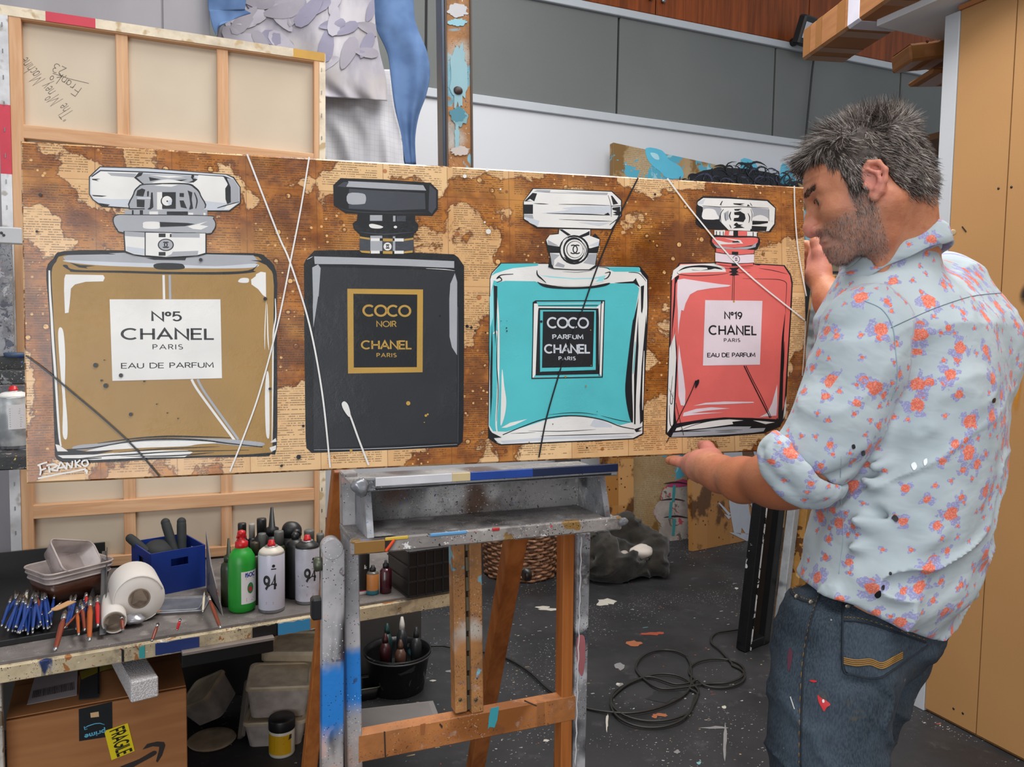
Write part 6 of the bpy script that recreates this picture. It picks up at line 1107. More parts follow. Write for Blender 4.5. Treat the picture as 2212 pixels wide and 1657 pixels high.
# ================================================================ IMPLICIT SURFACES (sparse surface nets)
def surfnet(f, lo, hi, h, blk=8):
    lo = np.array(lo, float); n = (np.ceil((np.array(hi)-lo)/h/blk).astype(int))*blk+1; nb = (n-1)//blk
    ax = [lo[i]+h*blk*(np.arange(nb[i])+.5) for i in range(3)]; cc = np.stack(np.meshgrid(*ax, indexing='ij'), -1).reshape(-1, 3)
    act = np.abs(f(cc)) < h*blk*1.35; V = np.ones(tuple(n), np.float32); ids = np.argwhere(act.reshape(tuple(nb)))
    k = np.arange(blk+1); loc = np.stack(np.meshgrid(k, k, k, indexing='ij'), -1).reshape(-1, 3)
    known = np.zeros(tuple(n), bool)
    for s_ in range(0, len(ids), 400):
        q = (ids[s_:s_+400, None, :]*blk+loc[None]).reshape(-1, 3); v = f(lo+q*h).astype(np.float32)
        V[q[:, 0], q[:, 1], q[:, 2]] = v; known[q[:, 0], q[:, 1], q[:, 2]] = True
    cell = known[:-1, :-1, :-1].copy()
    for a in (0, 1):
        for b in (0, 1):
            for c in (0, 1): cell &= known[a:n[0]-1+a, b:n[1]-1+b, c:n[2]-1+c]
    sg = V < 0; cnt = np.zeros(cell.shape, np.int8)
    for a in (0, 1):
        for b in (0, 1):
            for c in (0, 1): cnt += sg[a:n[0]-1+a, b:n[1]-1+b, c:n[2]-1+c]
    ac = np.argwhere(cell & (cnt > 0) & (cnt < 8)); idx = -np.ones(cell.shape, np.int64); idx[tuple(ac.T)] = np.arange(len(ac))
    S_ = np.zeros((len(ac), 3)); C_ = np.zeros(len(ac))
    for d in range(3):
        o1, o2 = [x for x in range(3) if x != d]
        for a in (0, 1):
            for b in (0, 1):
                p = ac.copy(); p[:, o1] += a; p[:, o2] += b; q = p.copy(); q[:, d] += 1
                va = V[tuple(p.T)]; vb = V[tuple(q.T)]; m = (va < 0) != (vb < 0); t = np.where(m, va/(va-vb+1e-12), 0)
                e = p.astype(float); e[:, d] += t; S_[m] += e[m]; C_[m] += 1
    vs = lo+(S_/C_[:, None])*h; fs = []
    for d in range(3):
        o1, o2 = [(1, 2), (2, 0), (0, 1)][d]
        sl = [slice(None)]*3; sh = [slice(None)]*3; sl[d] = slice(0, -1); sh[d] = slice(1, None); A_ = sg[tuple(sl)]; B_ = sg[tuple(sh)]
        e = np.argwhere(A_ != B_); e = e[(e[:, o1] > 0) & (e[:, o2] > 0) & (e[:, o1] < n[o1]-1) & (e[:, o2] < n[o2]-1)]
        q = []
        for a, b in ((0, 0), (-1, 0), (-1, -1), (0, -1)): p = e.copy(); p[:, o1] += a; p[:, o2] += b; q.append(idx[tuple(p.T)])
        q = np.stack(q, 1); fl = A_[tuple(e.T)]; q[~fl] = q[~fl][:, ::-1]; fs.append(q[(q >= 0).all(1)])
    return vs, np.concatenate(fs)
def smin(a, b, k): h = np.clip(.5+.5*(b-a)/k, 0, 1); return b*(1-h)+a*h-k*h*(1-h)
def smax(a, b, k): return -smin(-a, -b, k)
def ell(p, c, r, R=None):
    q = p-np.array(c, float)
    if R is not None: q = q@np.array(R).T
    r = np.array(r, float); k0 = np.linalg.norm(q/r, axis=1); k1 = np.linalg.norm(q/(r*r), axis=1); return k0*(k0-1)/(k1+1e-9)
def cap(p, a, b, ra, rb):
    a = np.array(a, float); b = np.array(b, float); ba = b-a; t = np.clip((p-a)@ba/(ba@ba), 0, 1); return np.linalg.norm(p-a-t[:, None]*ba, axis=1)-(ra+(rb-ra)*t)
def chain(p, pts, rs, k=.006):
    d = None
    for i in range(len(pts)-1):
        c = cap(p, pts[i], pts[i+1], rs[i], rs[i+1]); d = c if d is None else smin(d, c, k)
    return d
def mesh_from(nm, vs, fs, mats, parent=None, smooth=True, flip=False):
    me = bpy.data.meshes.new(nm); v = np.array(vs); q = parent
    while q is not None: v = v-np.array(q.location); q = q.parent
    if flip: fs = fs[:, ::-1]
    me.vertices.add(len(v)); me.vertices.foreach_set('co', v.astype(np.float32).ravel()); nf = len(fs)
    me.loops.add(nf*4); me.loops.foreach_set('vertex_index', np.ascontiguousarray(fs).astype(np.int32).ravel()); me.polygons.add(nf); me.polygons.foreach_set('loop_start', np.arange(0, nf*4, 4, dtype=np.int32)); me.polygons.foreach_set('use_smooth', np.full(nf, smooth))
    for m in (mats if isinstance(mats, (list, tuple)) else [mats]): me.materials.append(m)
    me.update(calc_edges=True); me.validate(); o = bpy.data.objects.new(nm, me); COL.objects.link(o)
    if parent is not None: o.parent = parent
    return o
# ================================================================ EASEL (stands square to the room)
YE = 1.46
m_eo = wood('#b56f38', '#8e4f22', 2, .7, .5, 'easel_wood'); m_eoX = splat('easel_cross_wood', '#ad7040', [('#8a5328', 5, .55, 'soft'), ('#94816f', 6, .60, 'soft')], .5, off=7, grit=.55)
m_sil = splat('sprayed_silver_black', '#87888c', [('#1d1e20', 7, .60, 'soft'), ('#4a4c50', 11, .55, 'soft'), ('#b9babd', 16, .60, 'soft'), ('#c9c8c4', 70, .09, 'dot'), ('#a9866a', 12, .66, 'soft')], .38, grit=1)
m_sil2 = splat('sprayed_grey_back', '#8b8987', [('#2e2c2b', 5, .60, 'soft'), ('#b3b1af', 8, .55, 'soft'), ('#c9c8c4', 60, .10, 'dot'), ('#5c463a', 7, .62, 'soft')], .45, off=2, grit=.8)
def leg_mat(nm, ya, yb_, off):
    z1 = el0(719, ya)[2]; z0 = el0(719, yb_)[2]; g = G(nm); co = g.mapv(g.coord(), loc=(off, 0, 0)); x, y, z = g.sep(g.coord()); n = g.noise(co, 9, 4, .6)
    c = g.mix(n.ramp(.3, .7), '#8f8f92', '#bdb9ba'); c = g.mix(g.noise(g.mapv(co, (3, 1, .6)), 5, 3).ramp(.56, .70), c, '#1c1c1f'); c = g.mix(g.noise(co, 15, 4).ramp(.6, .64)*.7, c, '#c9a49a')
    zz = z+(n-.5)*.08; m = zz.ramp(z0, z0+.05)*(1-zz.ramp(z1-.03, z1)); c = g.mix(m, c, '#2a78c4'); c = g.mix(g.noise(co, 40, 3).ramp(.66, .70)*.6, c, '#3a2a3c'); c = g.mix(g.vor(co, 150).lt(.15)*g.noise(co, 6, 2).ramp(.48, .53), c, '#2a2630'); c = g.mix(g.vor(g.mapv(co, loc=(1, 2, 3)), 170).lt(.15)*g.noise(co, 8, 2).ramp(.5, .55), c, '#e0dfdf'); c = g.mix((1-z.ramp(z0-.06, z0+.02))*.6, c, '#9c8a80')
    g.bump(g.noise(co, 80, 3), .3, .002); return g.out(c, .38, Specular_IOR_Level=.4)
el0 = lambda x, y: ony(x, y, 1.44)
m_legA = leg_mat('leg_sprayed_blue', 1410, 1600, 0); m_legB = leg_mat('upright_sprayed_blue', 1395, 1570, 3)
m_mast = splat('splashed_mast', '#a87648', [('#7fb0bf', 6, .54, 'n'), ('#b9b2a8', 8, .60, 'soft'), ('#3a2a22', 60, .08, 'dot'), ('#8a5a36', 5, .62, 'soft'), ('#5f87b4', 9, .64, 'soft')], .5, off=1.3, grit=.7)
m_lip = splat('crusted_shelf_edge', '#8a8480', [('#8a6a3a', 12, .57, 'n'), ('#2a2422', 10, .58, 'soft'), ('#d9d7d4', 26, .63, 'n'), ('#b53a3a', 34, .71, 'n'), ('#3a86b4', 26, .70, 'n')], .4, off=5, grit=1)
m_metal = flat('#7d7460', .35, .85, var=.25)
easel = thing('easel', (.5, YE, 0), 'tall paint splashed wooden studio easel holding the long painting', 'easel')
def el(x, y, Y=YE): return ony(x, y, Y)
def to0(a, b):
    d = b-a; return a+d*(a[2]/(a[2]-b[2]))
def up_bar(nm, mat, p0, p1, Y0, Y1, wpx, thk, floor=True, lab=None, bev=.002):
    a = el(*p0, Y0); b = el(*p1, Y1); dd = ((b-CP)@cf); w = wpx*dd/F
    if floor: b = to0(a, b)
    o = MB().bar(a, b, w, thk, Y_, bev=bev).build(nm, mat, easel); tag(o, lab); return o
# mast
a, b = el(987, 355), el(980, -260); a = a-(b-a)*.6
mw = 60*((el(985, 300)-CP)@cf)/F
MB().bar(a, b, mw, .03, Y_, bev=.002).build('mast', m_mast, easel)
for s_ in (-1, 1): MB().bar(a+X_*s_*mw*.47-Y_*.017, b+X_*s_*mw*.47-Y_*.017, mw*.07, .006, Y_, bev=.001).build('mast_strip', flat('#5a4c44', .4), easel)
MB().bar(a-X_*mw*.56, b-X_*mw*.56, mw*.12, .034, Y_, bev=.001).build('metal_rail', flat('#5a6270', .3, .8, var=.3), easel)
mb = MB(); hook = el(990, 195, YE-.018); lump(mb, hook, (.010, .006, .008), 40, .4, 2); o = mb.build('knob', flat('#3a2a28', .5), easel)
for ii, (x0, y0, x1, y1, k) in enumerate(((966, 8, 1010, 38, '#c3c1c4'), (968, 40, 1008, 56, '#8fc0cc'), (972, 95, 1008, 230, '#8fb4bd'), (974, 232, 1010, 272, '#7aa5ae'), (972, 232, 1006, 262, '#4f8798'), (982, 268, 992, 330, '#8fb4bd'), (974, 316, 1014, 336, '#c0b6b0'))):
    pts = blob(((x0+x1)/2, (y0+y1)/2), (x1-x0)/2, (y1-y0)/2, 34, .20); o = MB().prism([el(*q, YE-.0156-.0003*ii) for q in pts], -Y_*.0008).build('paint_patch', flat(k, .4), easel)
# ledge under the painting
za_ = 1.145; zt = 1.1635
MB().box((.268, 1.33, za_-.004), (.775, 1.475, za_), bev=.001).build('ledge_plate', m_sil2, easel)
mb = MB(); cols = [m_sil, flat('#b9bcc4', .3), flat('#1d3f8c', .35, var=.4), flat('#141c38', .35)]
o = MB().box((.262, 1.326, za_-.006), (.785, 1.334, zt-.002), bev=.002).build('ledge_lip', m_sil, easel)
for (x0, x1, k) in ((.30, .44, '#c3c3c6'), (.44, .475, '#c2ae84'), (.475, .60, '#1d3f8c'), (.60, .785, '#18223f')): MB().box((x0, 1.3245, zt-.016), (x1, 1.331, zt-.0005), bev=.0008).build('paint_crust', flat(k, .3, var=.3), easel)
MB().box((.30, 1.324, zt-.022), (.77, 1.329, zt-.018), bev=.001).build('ledge_groove', flat('#16171a', .3), easel)
mb = MB(); lump(mb, (.276, 1.326, za_+.002), (.014, .010, .017), 70, .7, 8); mb.build('crumpled_tape', flat('#8d8f94', .25, .5, var=.3), easel)
zs_ = 1.054
MB().box((.30, 1.452, zs_), (.765, 1.464, za_-.005), bev=.002).build('back_panel', m_sil2, easel)
MB().box((.262, 1.34, zs_-.012), (.79, 1.462, zs_), bev=.002).build('shelf_top', splat('shelf_spray', '#84807e', [('#4a4644', 9, .6, 'soft'), ('#b9b7b6', 12, .6, 'soft'), ('#2a4f9c', 40, .12, 'dot'), ('#c9c8c4', 70, .12, 'dot')], .55, off=3, grit=1), easel)
MB().box((.258, 1.328, zs_-.026), (.80, 1.343, zs_+.001), bev=.003).build('shelf_lip', m_lip, easel)
for x0, x1, k, nm in ((.264, .318, '#8a6430', 'ochre'), (.40, .47, '#5f97c4', 'blue'), (.318, .36, '#c9a83c', 'yellow'), (.52, .535, '#b02a2a', 'red')):
    z1 = zs_+.0013 if nm != 'ochre' else zs_-.002; z0 = z1-.006 if nm != 'ochre' else zs_-.024; MB().box((x0, 1.3262, z0), (x1, 1.3295, z1), bev=.0012).build('paint_crust', flat(k, .4, var=.3), easel)
MB().bar(el(833, 1192, 1.324), el(852, 1166, 1.324), .0055, .004, Y_).build('paint_crust', flat('#d9481c', .4), easel)
def cheek(x):
    pts = [np.array(p) for p in ((x, 1.335, zs_), (x, 1.342, zs_+.022), (x, 1.362, za_-.012), (x, 1.38, za_-.003), (x, 1.452, za_-.003), (x, 1.452, zs_))]
    return MB().prism(pts, X_*.012).build('side_cheek', m_sil, easel)
cheek(.288); cheek(.764)
mb = MB().box((.79, 1.330, zs_-.018), (.808, 1.338, zs_-.004), bev=.002); lump(mb, (.8, 1.326, zs_-.008), (.012, .006, .008), 60, .5, 3); mb.build('clamp', m_sil, easel)
# uprights
up_bar('upright', m_legB, (752, 1018), (764, 1657), YE, YE, 32, .034); up_bar('rear_leg', m_eo, (738, 1012), (668, 1657), YE+.06, 1.9, 30, .03)
up_bar('front_leg', m_legA, (719, 1185), (716, 1657), YE-.03, YE-.03, 46, .03); c = el(719, 1187, YE-.0462)
MB().lathe(c, [(.0185, 0), (.0188, .031)], 24, Y_).build('rounded_top', m_legA, easel)
for dz, dy in ((0, 0), ):
    MB().lathe(el(697, 1218, YE-.03), [(.013, 0), (.014, .012), (.010, .016)], 7, -X_).build('clamp_knob', flat('#55584a', .4, .5), easel); MB().box(el(686, 1320, YE-.02)-np.array((.012, .01, .015)), el(686, 1290, YE-.02)+np.array((.012, .015, .0)), bev=.004).build('hinge_block', dk[0], easel)
up_bar('upright', m_eo, (1222, 1150), (1216, 1657), YE, YE, 26, .034); up_bar('upright', m_sil, (1258, 1150), (1247, 1657), YE-.008, YE-.008, 30, .02)
a = el(1256, 1160, YE-.019); b = el(1243, 1657, YE-.019); mb = MB(); n = 40; mb.tube([a+(b-a)*i/n+X_*.0012*math.sin(i*1.9) for i in range(n+1)], [.0012+.0008*random.random() for _ in range(n+1)], 6); mb.build('paint_drip', flat('#d0cfd2', .4), easel)
tag(MB().prism([el(*q, YE-.0186) for q in catmull([(1246, 1380), (1262, 1375), (1264, 1420), (1258, 1460), (1248, 1440)], 4, True)], -Y_*.0005).build('paint_patch', flat('#a8666a', .45, var=.3), easel), 'dull pink sprayed patch')
up_bar('rear_leg', m_eo, (1232, 1150), (1212, 1657), YE+.06, 1.80, 26, .03)
up_bar('centre_leg', m_eo, (1116, 1150), (1030, 1640), YE+.10, 2.05, 34, .034)
p = el(1130, 1242, YE+.2); MB().lathe(p, [(.012, 0), (.016, .004), (.016, .016), (.008, .02)], 7, X_).build('wing_knob', dk[0], easel)
for x0, x1 in ((986, 992), (1022, 1027)): up_bar('lower_mast_rail', m_mast, (x0, 1150), (x1, 1533), YE, YE, 27, .03, floor=False)
a, b = el(1005, 1150, YE+.006), el(1010, 1533, YE+.006); MB().bar(a, b, .012, .012, Y_, bev=.001).build('ratchet_back', flat('#2c2a26', .5), easel)
for i in range(9):
    q = a+(b-a)*(i+.5)/9; MB().obox(q-Y_*.010, (X_, R2(Z_+Y_*.12), R2(Y_-Z_*.12)), (.0055, .0145, .003), bev=.001).build('ratchet_tooth', m_metal, easel)
for x in (994, 1028): MB().lathe(el(x, 1512, YE-.0155), [(.004, 0), (.003, .002)], 8, -Y_).build('screw', m_metal, easel)
MB().box((.295, YE-.018, .587), (.765, YE+.012, .642), bev=.002).build('crossbar', m_eoX, easel)
for pts, k in (([(1060, 1530), (1078, 1526), (1074, 1555), (1068, 1572), (1058, 1570), (1054, 1575), (1056, 1550)], '#3f9aa6'), ([(829, 1580), (832, 1580), (834, 1640), (831, 1640)], '#3a3028'), ([(908, 1565), (919, 1562), (917, 1585), (909, 1588)], '#9a6038'), ([(950, 1562), (956, 1568), (955, 1574), (949, 1566)], '#3a3028'), ([(1133, 1512), (1160, 1524), (1158, 1526), (1132, 1515)], '#4a3a34')):
    MB().prism([el(*q, YE-.0183) for q in pts], -Y_*.0006).build('paint_patch', flat(k, .45), easel)
MB().box((.27, YE-.03, .05), (.80, YE+.0, .12), bev=.004).build('foot_rail', dk[0], easel)
for x in (.28, .76): MB().box((x-.03, YE-.25, .012), (x+.03, 2.1, .05), bev=.004).build('base_runner', flat('#5a5452', .6), easel)
for x in (.28, .76):
    for y in (YE-.22, 2.06): MB().lathe((x-.008, y, .013), [(.012, 0), (.0125, .002), (.0125, .014), (.012, .016)], 12, X_).build('caster', dk[0], easel)
# ================================================================ CANVASES AGAINST THE BACK WALL
def slab(nm, q, thk, mats, label, cat='painting', nu=1, nv=1):
    """q: TL TR BR BL front corners; extruded away from the camera"""
    q = [np.array(p, float) for p in q]; n_ = np.cross(q[1]-q[0], q[3]-q[0]); n_ /= np.linalg.norm(n_); n_ = n_ if n_@cf > 0 else -n_
    t = thing(nm, (q[3]+q[2])/2, label, cat); MB().prism(q, n_*thk).build('canvas', mats, t); return t, n_, q
g = G('portrait_ground'); co = g.coord(); x, y, z = g.sep(co)
lf = (z/.013).fract(); tx = g.noise(g.comb(x*110, (z/.013).floor()*7.7, 0.), 1.0, 1).gt(.45)*lf.lt(.5)*g.noise(co, 3.4, 1).gt(.42)
c = g.mix(g.noise(co, 5, 4).ramp(.3, .7), '#b09a78', '#a2845a'); c = g.mix(tx*.4, c, '#6c5c44'); c = g.mix(g.noise(g.mapv(co, loc=(.2, 0, .35)), 3.2, 4, .6).ramp(.55, .60), c, '#7c5c2e')
wv = g.noise(g.mapv(co, loc=(1.2, .4, .1)), 3.6, 5, .62, .8); c = g.mix(wv.ramp(.53, .545), c, '#4fa0b8'); c = g.mix(g.noise(g.mapv(co, loc=(1.22, .4, .08)), 3.6, 5, .62, .8).ramp(.60, .615), c, '#8fc0cc')
m_port = g.out(c, .55)
BLl = np.array((2.60, 4.43, .002)); BRr = np.array((4.25, 4.47, .002)); pn_ = R2(np.cross(BRr-BLl, np.array((0, .055, 1)))); TL = onpl(1325, 308, BLl, pn_); TR = onpl(1765, 403, BLl, pn_); BLl = BLl+(TL-BLl)*0
t, n_, q = slab('painting', [TL, TR, BRr, BLl], .045, m_port, 'tall collage portrait with blue splashes and curly black hair, leaning on back wall')
MB().prism([TL, TL+R2(TR-TL)*.0012, BLl+R2(TR-TL)*.0012, BLl], -n_*.001).build('edge_line', flat('#8a7a62', .7), t)
nl = -n_*.002; plq = lambda x, y, k=1: onpl(x, y, TL+nl*k, n_)
mb = MB(); random.seed(11)
mb.add([plq(*p, .9) for p in ((1484, 450), (1490, 380), (1520, 368), (1560, 362), (1610, 364), (1660, 372), (1710, 388), (1735, 410), (1735, 450))], [tuple(range(9))], 0)
for i in range(150):
    x0 = random.uniform(1478, 1735); y0 = 405-32*math.sin(math.pi*min(1, max(0, (x0-1470)/270)))+random.uniform(-8, 30); r_ = random.uniform(12, 26); a0 = random.uniform(0, 6.28); sp = random.choice((-1, 1))*random.uniform(1.6, 3.6)
    pts = [plq(x0+r_*math.cos(a0+sp*k/7)*(.5+.5*k/7), y0+r_*.7*math.sin(a0+sp*k/7), 1+i*.02) for k in range(8)]; w = random.uniform(.006, .016)
    e = R2(TR-TL); u_ = np.cross(e, n_); vs = []
    for k, p in enumerate(pts):
        tt = R2(pts[min(k+1, 7)]-pts[max(k-1, 0)]); s_ = np.cross(tt, n_); vs += [p+s_*w*math.sin(math.pi*(k+.4)/7.8)/2, p-s_*w*math.sin(math.pi*(k+.4)/7.8)/2]
    mb.add(vs, [(2*k, 2*k+1, 2*k+3, 2*k+2) for k in range(7)], random.choice((0, 0, 0, 1)))
tag(mb.build('painted_curls', [flat('#15171c', .4), flat('#3a3a52', .4)], t), 'black curly painted hair', kind='stuff')
for i, (pts, k) in enumerate(((((1395, 320), (1430, 325), (1445, 345), (1470, 360), (1475, 384), (1440, 384), (1425, 370), (1402, 350)), '#5ab4d0'), (((1600, 345), (1630, 350), (1645, 385), (1655, 400), (1610, 398)), '#5ab4d0'), (((1690, 352), (1712, 375), (1720, 400), (1686, 395)), '#5ab4d0'), (((1405, 330), (1420, 333), (1424, 345), (1412, 342)), '#a9d4e0'))):
    MB().prism([plq(*p, .5+.1*i) for p in catmull(list(pts), 3, True)], nl*.2).build('blue_splash', flat(k, .4), t)
for i, (x, y, rx, ry, k) in enumerate(((1462, 1072, 36, 30, '#a9a29c'), (1455, 1108, 42, 34, '#aaa09c'), (1462, 1145, 40, 28, '#a9a09a'))):
    MB().prism([plq(*p, 1.2+i*.25) for p in catmull(blob((x, y), rx, ry, 12, .06), 3, True)], nl*.2).build('painted_finger', splat('finger_paint', k, [('#b8505e', 9, .60, 'n'), ('#6a655c', 12, .60, 'n')], .5, off=i), t)
    MB().prism([plq(*p, 2.6) for p in ((x-8, y-24), (x-2, y-24), (x-5, y+12), (x-11, y+12))], nl*.2).build('teal_stripe', flat('#3f8f96', .5), t)
    MB().prism([plq(*p, 2.2) for p in catmull([(x-30, y-27), (x, y-32), (x+25, y-26), (x, y-28)], 3, True)], nl*.2).build('outline', flat('#3a2a30', .5), t)
MB().prism([plq(*p, 2.0) for p in catmull([(1440, 1050), (1475, 1035), (1490, 1045), (1470, 1052)], 3, True)], nl*.2).build('pink_stroke', flat('#a8406a', .5), t)
g = G('dark_stained_pages'); co = g.coord(); x, y, z = g.sep(co); tl = ((x/.22).floor()*3.1+(z/.3).floor()*1.7)
c = g.mix(g.noise(g.comb(tl, tl*2.3, 0.), 2.0, 0).ramp(.3, .7), '#9c6a34', '#b98a56'); c = g.mix(g.noise(co, 4, 5, .6).ramp(.48, .55), c, '#5c3a1c'); c = g.mix(g.vor(co, 22).lt(.14), c, '#4a2c14'); m_stain2 = g.out(c, .35)
q0 = onz(1390, 1176, 0); 
B1 = np.array((2.47, 4.33, .002)); B2 = np.array((2.70, 4.33, .002)); slab('painting', [B1+np.array((0, .06, 1.05)), B2+np.array((0, .06, 1.05)), B2, B1], .04, m_stain2, 'narrow brown stained page collage leaning on back wall left of the portrait')
B1 = onz(1497, 1191, .002); B2 = onz(1652, 1160, .002)
t, n_, q = slab('painting', [B1+np.array((-.0, .09, 1.1)), B2+np.array((0, .09, 1.1)), B2, B1], .04, m_stain2, 'brown stained canvas with white painted figure leaning in front of the portrait')
nl = -n_*.002; pl2 = lambda x, y, k=1: onpl(x, y, B1+nl*k, n_); m_wf = flat('#b4b8c2', .5)
for pts in ([(1560, 950), (1600, 952), (1606, 1000), (1612, 1060), (1620, 1110), (1630, 1152), (1612, 1155), (1602, 1140), (1600, 1155), (1585, 1150), (1578, 1110), (1572, 1060), (1566, 1000)], [(1575, 1150), (1640, 1154), (1640, 1180), (1615, 1170)], [(1551, 1086), (1555, 1086), (1578, 1110), (1574, 1114)], [(1564, 1110), (1580, 1116), (1574, 1122)], [(1620, 1085), (1636, 1085), (1640, 1130), (1634, 1150), (1628, 1110)], [(1620, 950), (1626, 950), (1636, 985), (1630, 985)]):
    MB().prism([pl2(*p) for p in pts], nl*.2).build('white_figure', m_wf, t)
o = setloc(MB().prism([np.array((2.22, 4.5, .002)), np.array((2.40, 4.5, .002)), np.array((2.40, 4.57, 1.1)), np.array((2.22, 4.57, 1.1))], Y_*.02).build('grey_board', flat('#42464a', .6)), (2.3, 4.5, .002)); tag(o, 'dark grey board on back wall left of the brown page collage', 'board')
# ================================================================ FRAMES LEANING BESIDE THE CABINET
az = math.radians(75.3); e1 = np.array((math.sin(az), math.cos(az), 0)); nn = np.array((math.cos(az), -math.sin(az), 0))*1.0
if nn@cf > 0: nn = -nn
def lean(px, py, wpx0, Hh, thk, lean_=.15):
    B = onz(px, py, .002); up = R2(Z_+nn*lean_*.4+e1*lean_*.25); return B, up
B, up = lean(1607, 1409, 0, 1.8, .05)
t = thing('leaning_frame', B, 'tall narrow black frame with white chipped edge leaning beside the cabinet', 'frame')
wF = .30
nf = R2(np.cross(e1, up)); nf = nf if nf@cf > 0 else -nf
m_chip = splat('chipped_white_black', '#151517', [('#b9babc', 9, .60, 'n')], .35); m_gw = splat('smoky_white', '#a9abad', [('#6a6c70', 12, .55, 'soft'), ('#2a2a2c', 9, .68, 'soft')], .5)
MB().obox(B+e1*.02+up*.42+nf*.02, (e1, up, nf), (.02, .42, .025), bev=.003).build('frame_stile', m_chip, t); MB().obox(B+e1*.02+up*1.32+nf*.02, (e1, up, nf), (.02, .48, .025), bev=.003).build('frame_stile', m_gw, t)
MB().obox(B+e1*(.042)+up*.9-nf*.004, (e1, up, nf), (.0025, .9, .004), bev=.001).build('chipped_edge', splat('white_chips', '#c9c8c6', [('#151517', 20, .5, 'n')], .4), t)
MB().obox(B+e1*.095+up*.9+nf*.035, (e1, up, nf), (.05, .88, .006)).build('backing_panel', flat('#2c241f', .4, var=.3), t)
MB().obox(B+e1*.165+up*.9+nf*.02, (e1, up, nf), (.022, .9, .025), bev=.003).build('frame_stile', dk[0], t)
for z in (.02, 1.78): MB().obox(B+e1*.09+up*z+nf*.02, (e1, up, nf), (.09, .02, .022), bev=.003).build('frame_rail', dk[0], t)
m_sp = [splat('stained_page_edge', '#a5793f', [('#5c3a1c', 8, .54, 'n'), ('#c2a46c', 10, .6, 'n')], .5), m_gw, flat('#b59a6c', .6, var=.2), m_port]
for i, (dx_, w, hh, mi, lb) in enumerate(((.19, .045, 1.62, 1, 'tall canvas with smoky white wrapped edge just right of the black frame'), (.24, .085, 1.70, 0, 'tall canvas with brown stained edge second right of the black frame'), (.335, .06, 1.74, 2, 'tall canvas with plain tan edge third right of the black frame'), (.41, .06, 1.6, 2, 'tall canvas with tan edge nearest the man behind his back'))):
    b0 = B+e1*dx_-nf*(.05+.03*i)+Z_*.0; o = MB().obox(b0+e1*w/2+up*hh/2+nf*.02, (e1, up, nf), (w/2-.002, hh/2, .02), bev=.003).build('stacked_canvas', m_sp[mi]); tag(setloc(o, b0), lb, 'canvas')
hk = P(1745, 1075, 3.15); MB().tube(catmull([hk+np.array((-.02, 0, .0)), hk, hk+np.array((.012, 0, -.02)), hk+np.array((.0, 0, -.035))], 5), .004, 6).build('screw_hook', flat('#3a2a18', .3, .8), o)
# black framed picture seen under the man's chin
a = P(1785, 545, 3.6); fx = lambda x, y: ony(x, y, YB-.045)
def fdn(p): return p-R2(Z_+nn*.08)*((p[2]-.002)/R2(Z_+nn*.08)[2])
fz = lambda x, y: onpl(x, y, a, R2(np.cross(e1, R2(Z_+nn*.08))))
t, n_, q = slab('framed_picture', [fx(1776, 470), fx(1900, 470), fx(1900, 590), fx(1776, 590)], .03, flat('#9c8a6c', .6, var=.2), 'small tan picture in thin black frame hung on back wall behind the raised hand', 'picture')
for p0, p1 in ((fx(1780, 470), fx(1780, 590)), (fx(1776, 588), fx(1900, 588)), (fx(1776, 472), fx(1900, 472))): MB().bar(p0-n_*.004, p1-n_*.004, .014, .02, n_).build('frame_bar', dk[0], t)
t, n_, q = slab('stacked_canvas', [fz(1768, 596), fz(1822, 596), fdn(fz(1822, 596)), fdn(fz(1768, 596))], .03, m_stain2, 'brown page collage canvas below the small black framed picture', 'canvas')
t, n_, q = slab('stacked_canvas', [fz(1828, 582), fz(1880, 582), fdn(fz(1880, 582)), fdn(fz(1828, 582))], .03, flat('#b5a88e', .6), 'pale edged canvas standing right of the brown collage behind the man', 'canvas')
# ================================================================ FLOOR THINGS
c = onz(1123, 1264, 0); c = c+R2(np.array((c[0], c[1], 0)))*.235; R = .225
t = thing('wicker_basket', c, 'round brown wicker basket on floor behind easel shelf', 'basket')
m_wk = splat('wicker', '#8a6248', [('#5c3c2a', 30, .55, 'soft'), ('#b08a6a', 40, .6, 'soft')], .6)
NS = 30; hB = .40
for r_ in range(20):
    z = .012+r_*.0195; Rr = R*(.90+.10*min(1, z/.3)); mb = MB()
    mb.tube([c+np.array((math.cos(a)*(Rr+.007*math.cos(a*NS/2*1+math.pi*r_)), math.sin(a)*(Rr+.007*math.cos(a*NS/2+math.pi*r_)), z+.003*math.sin(a*9+r_))) for a in np.linspace(0, 2*math.pi, NS*4, endpoint=False)], .0085, 6, closed=True); mb.build('woven_strand', m_wk, t)
for k in range(NS):
    a = 2*math.pi*(k+.5)/NS*1; d_ = np.array((math.cos(a), math.sin(a), 0)); MB().tube([c+d_*R*.90, c+d_*R*1.0+Z_*.3, c+d_*R*1.0+Z_*hB], .006, 6).build('stake', m_wk, t)
MB().lathe(c, [(0, .004), (R*.9, .004), (R*.9, .012), (0, .012)], 24).build('bottom', m_wk, t)
MB().tube([c+np.array((math.cos(a)*R, math.sin(a)*R, hB)) for a in np.linspace(0, 2*math.pi, 40, endpoint=False)], .014, 8, closed=True).build('rim', m_wk, t)
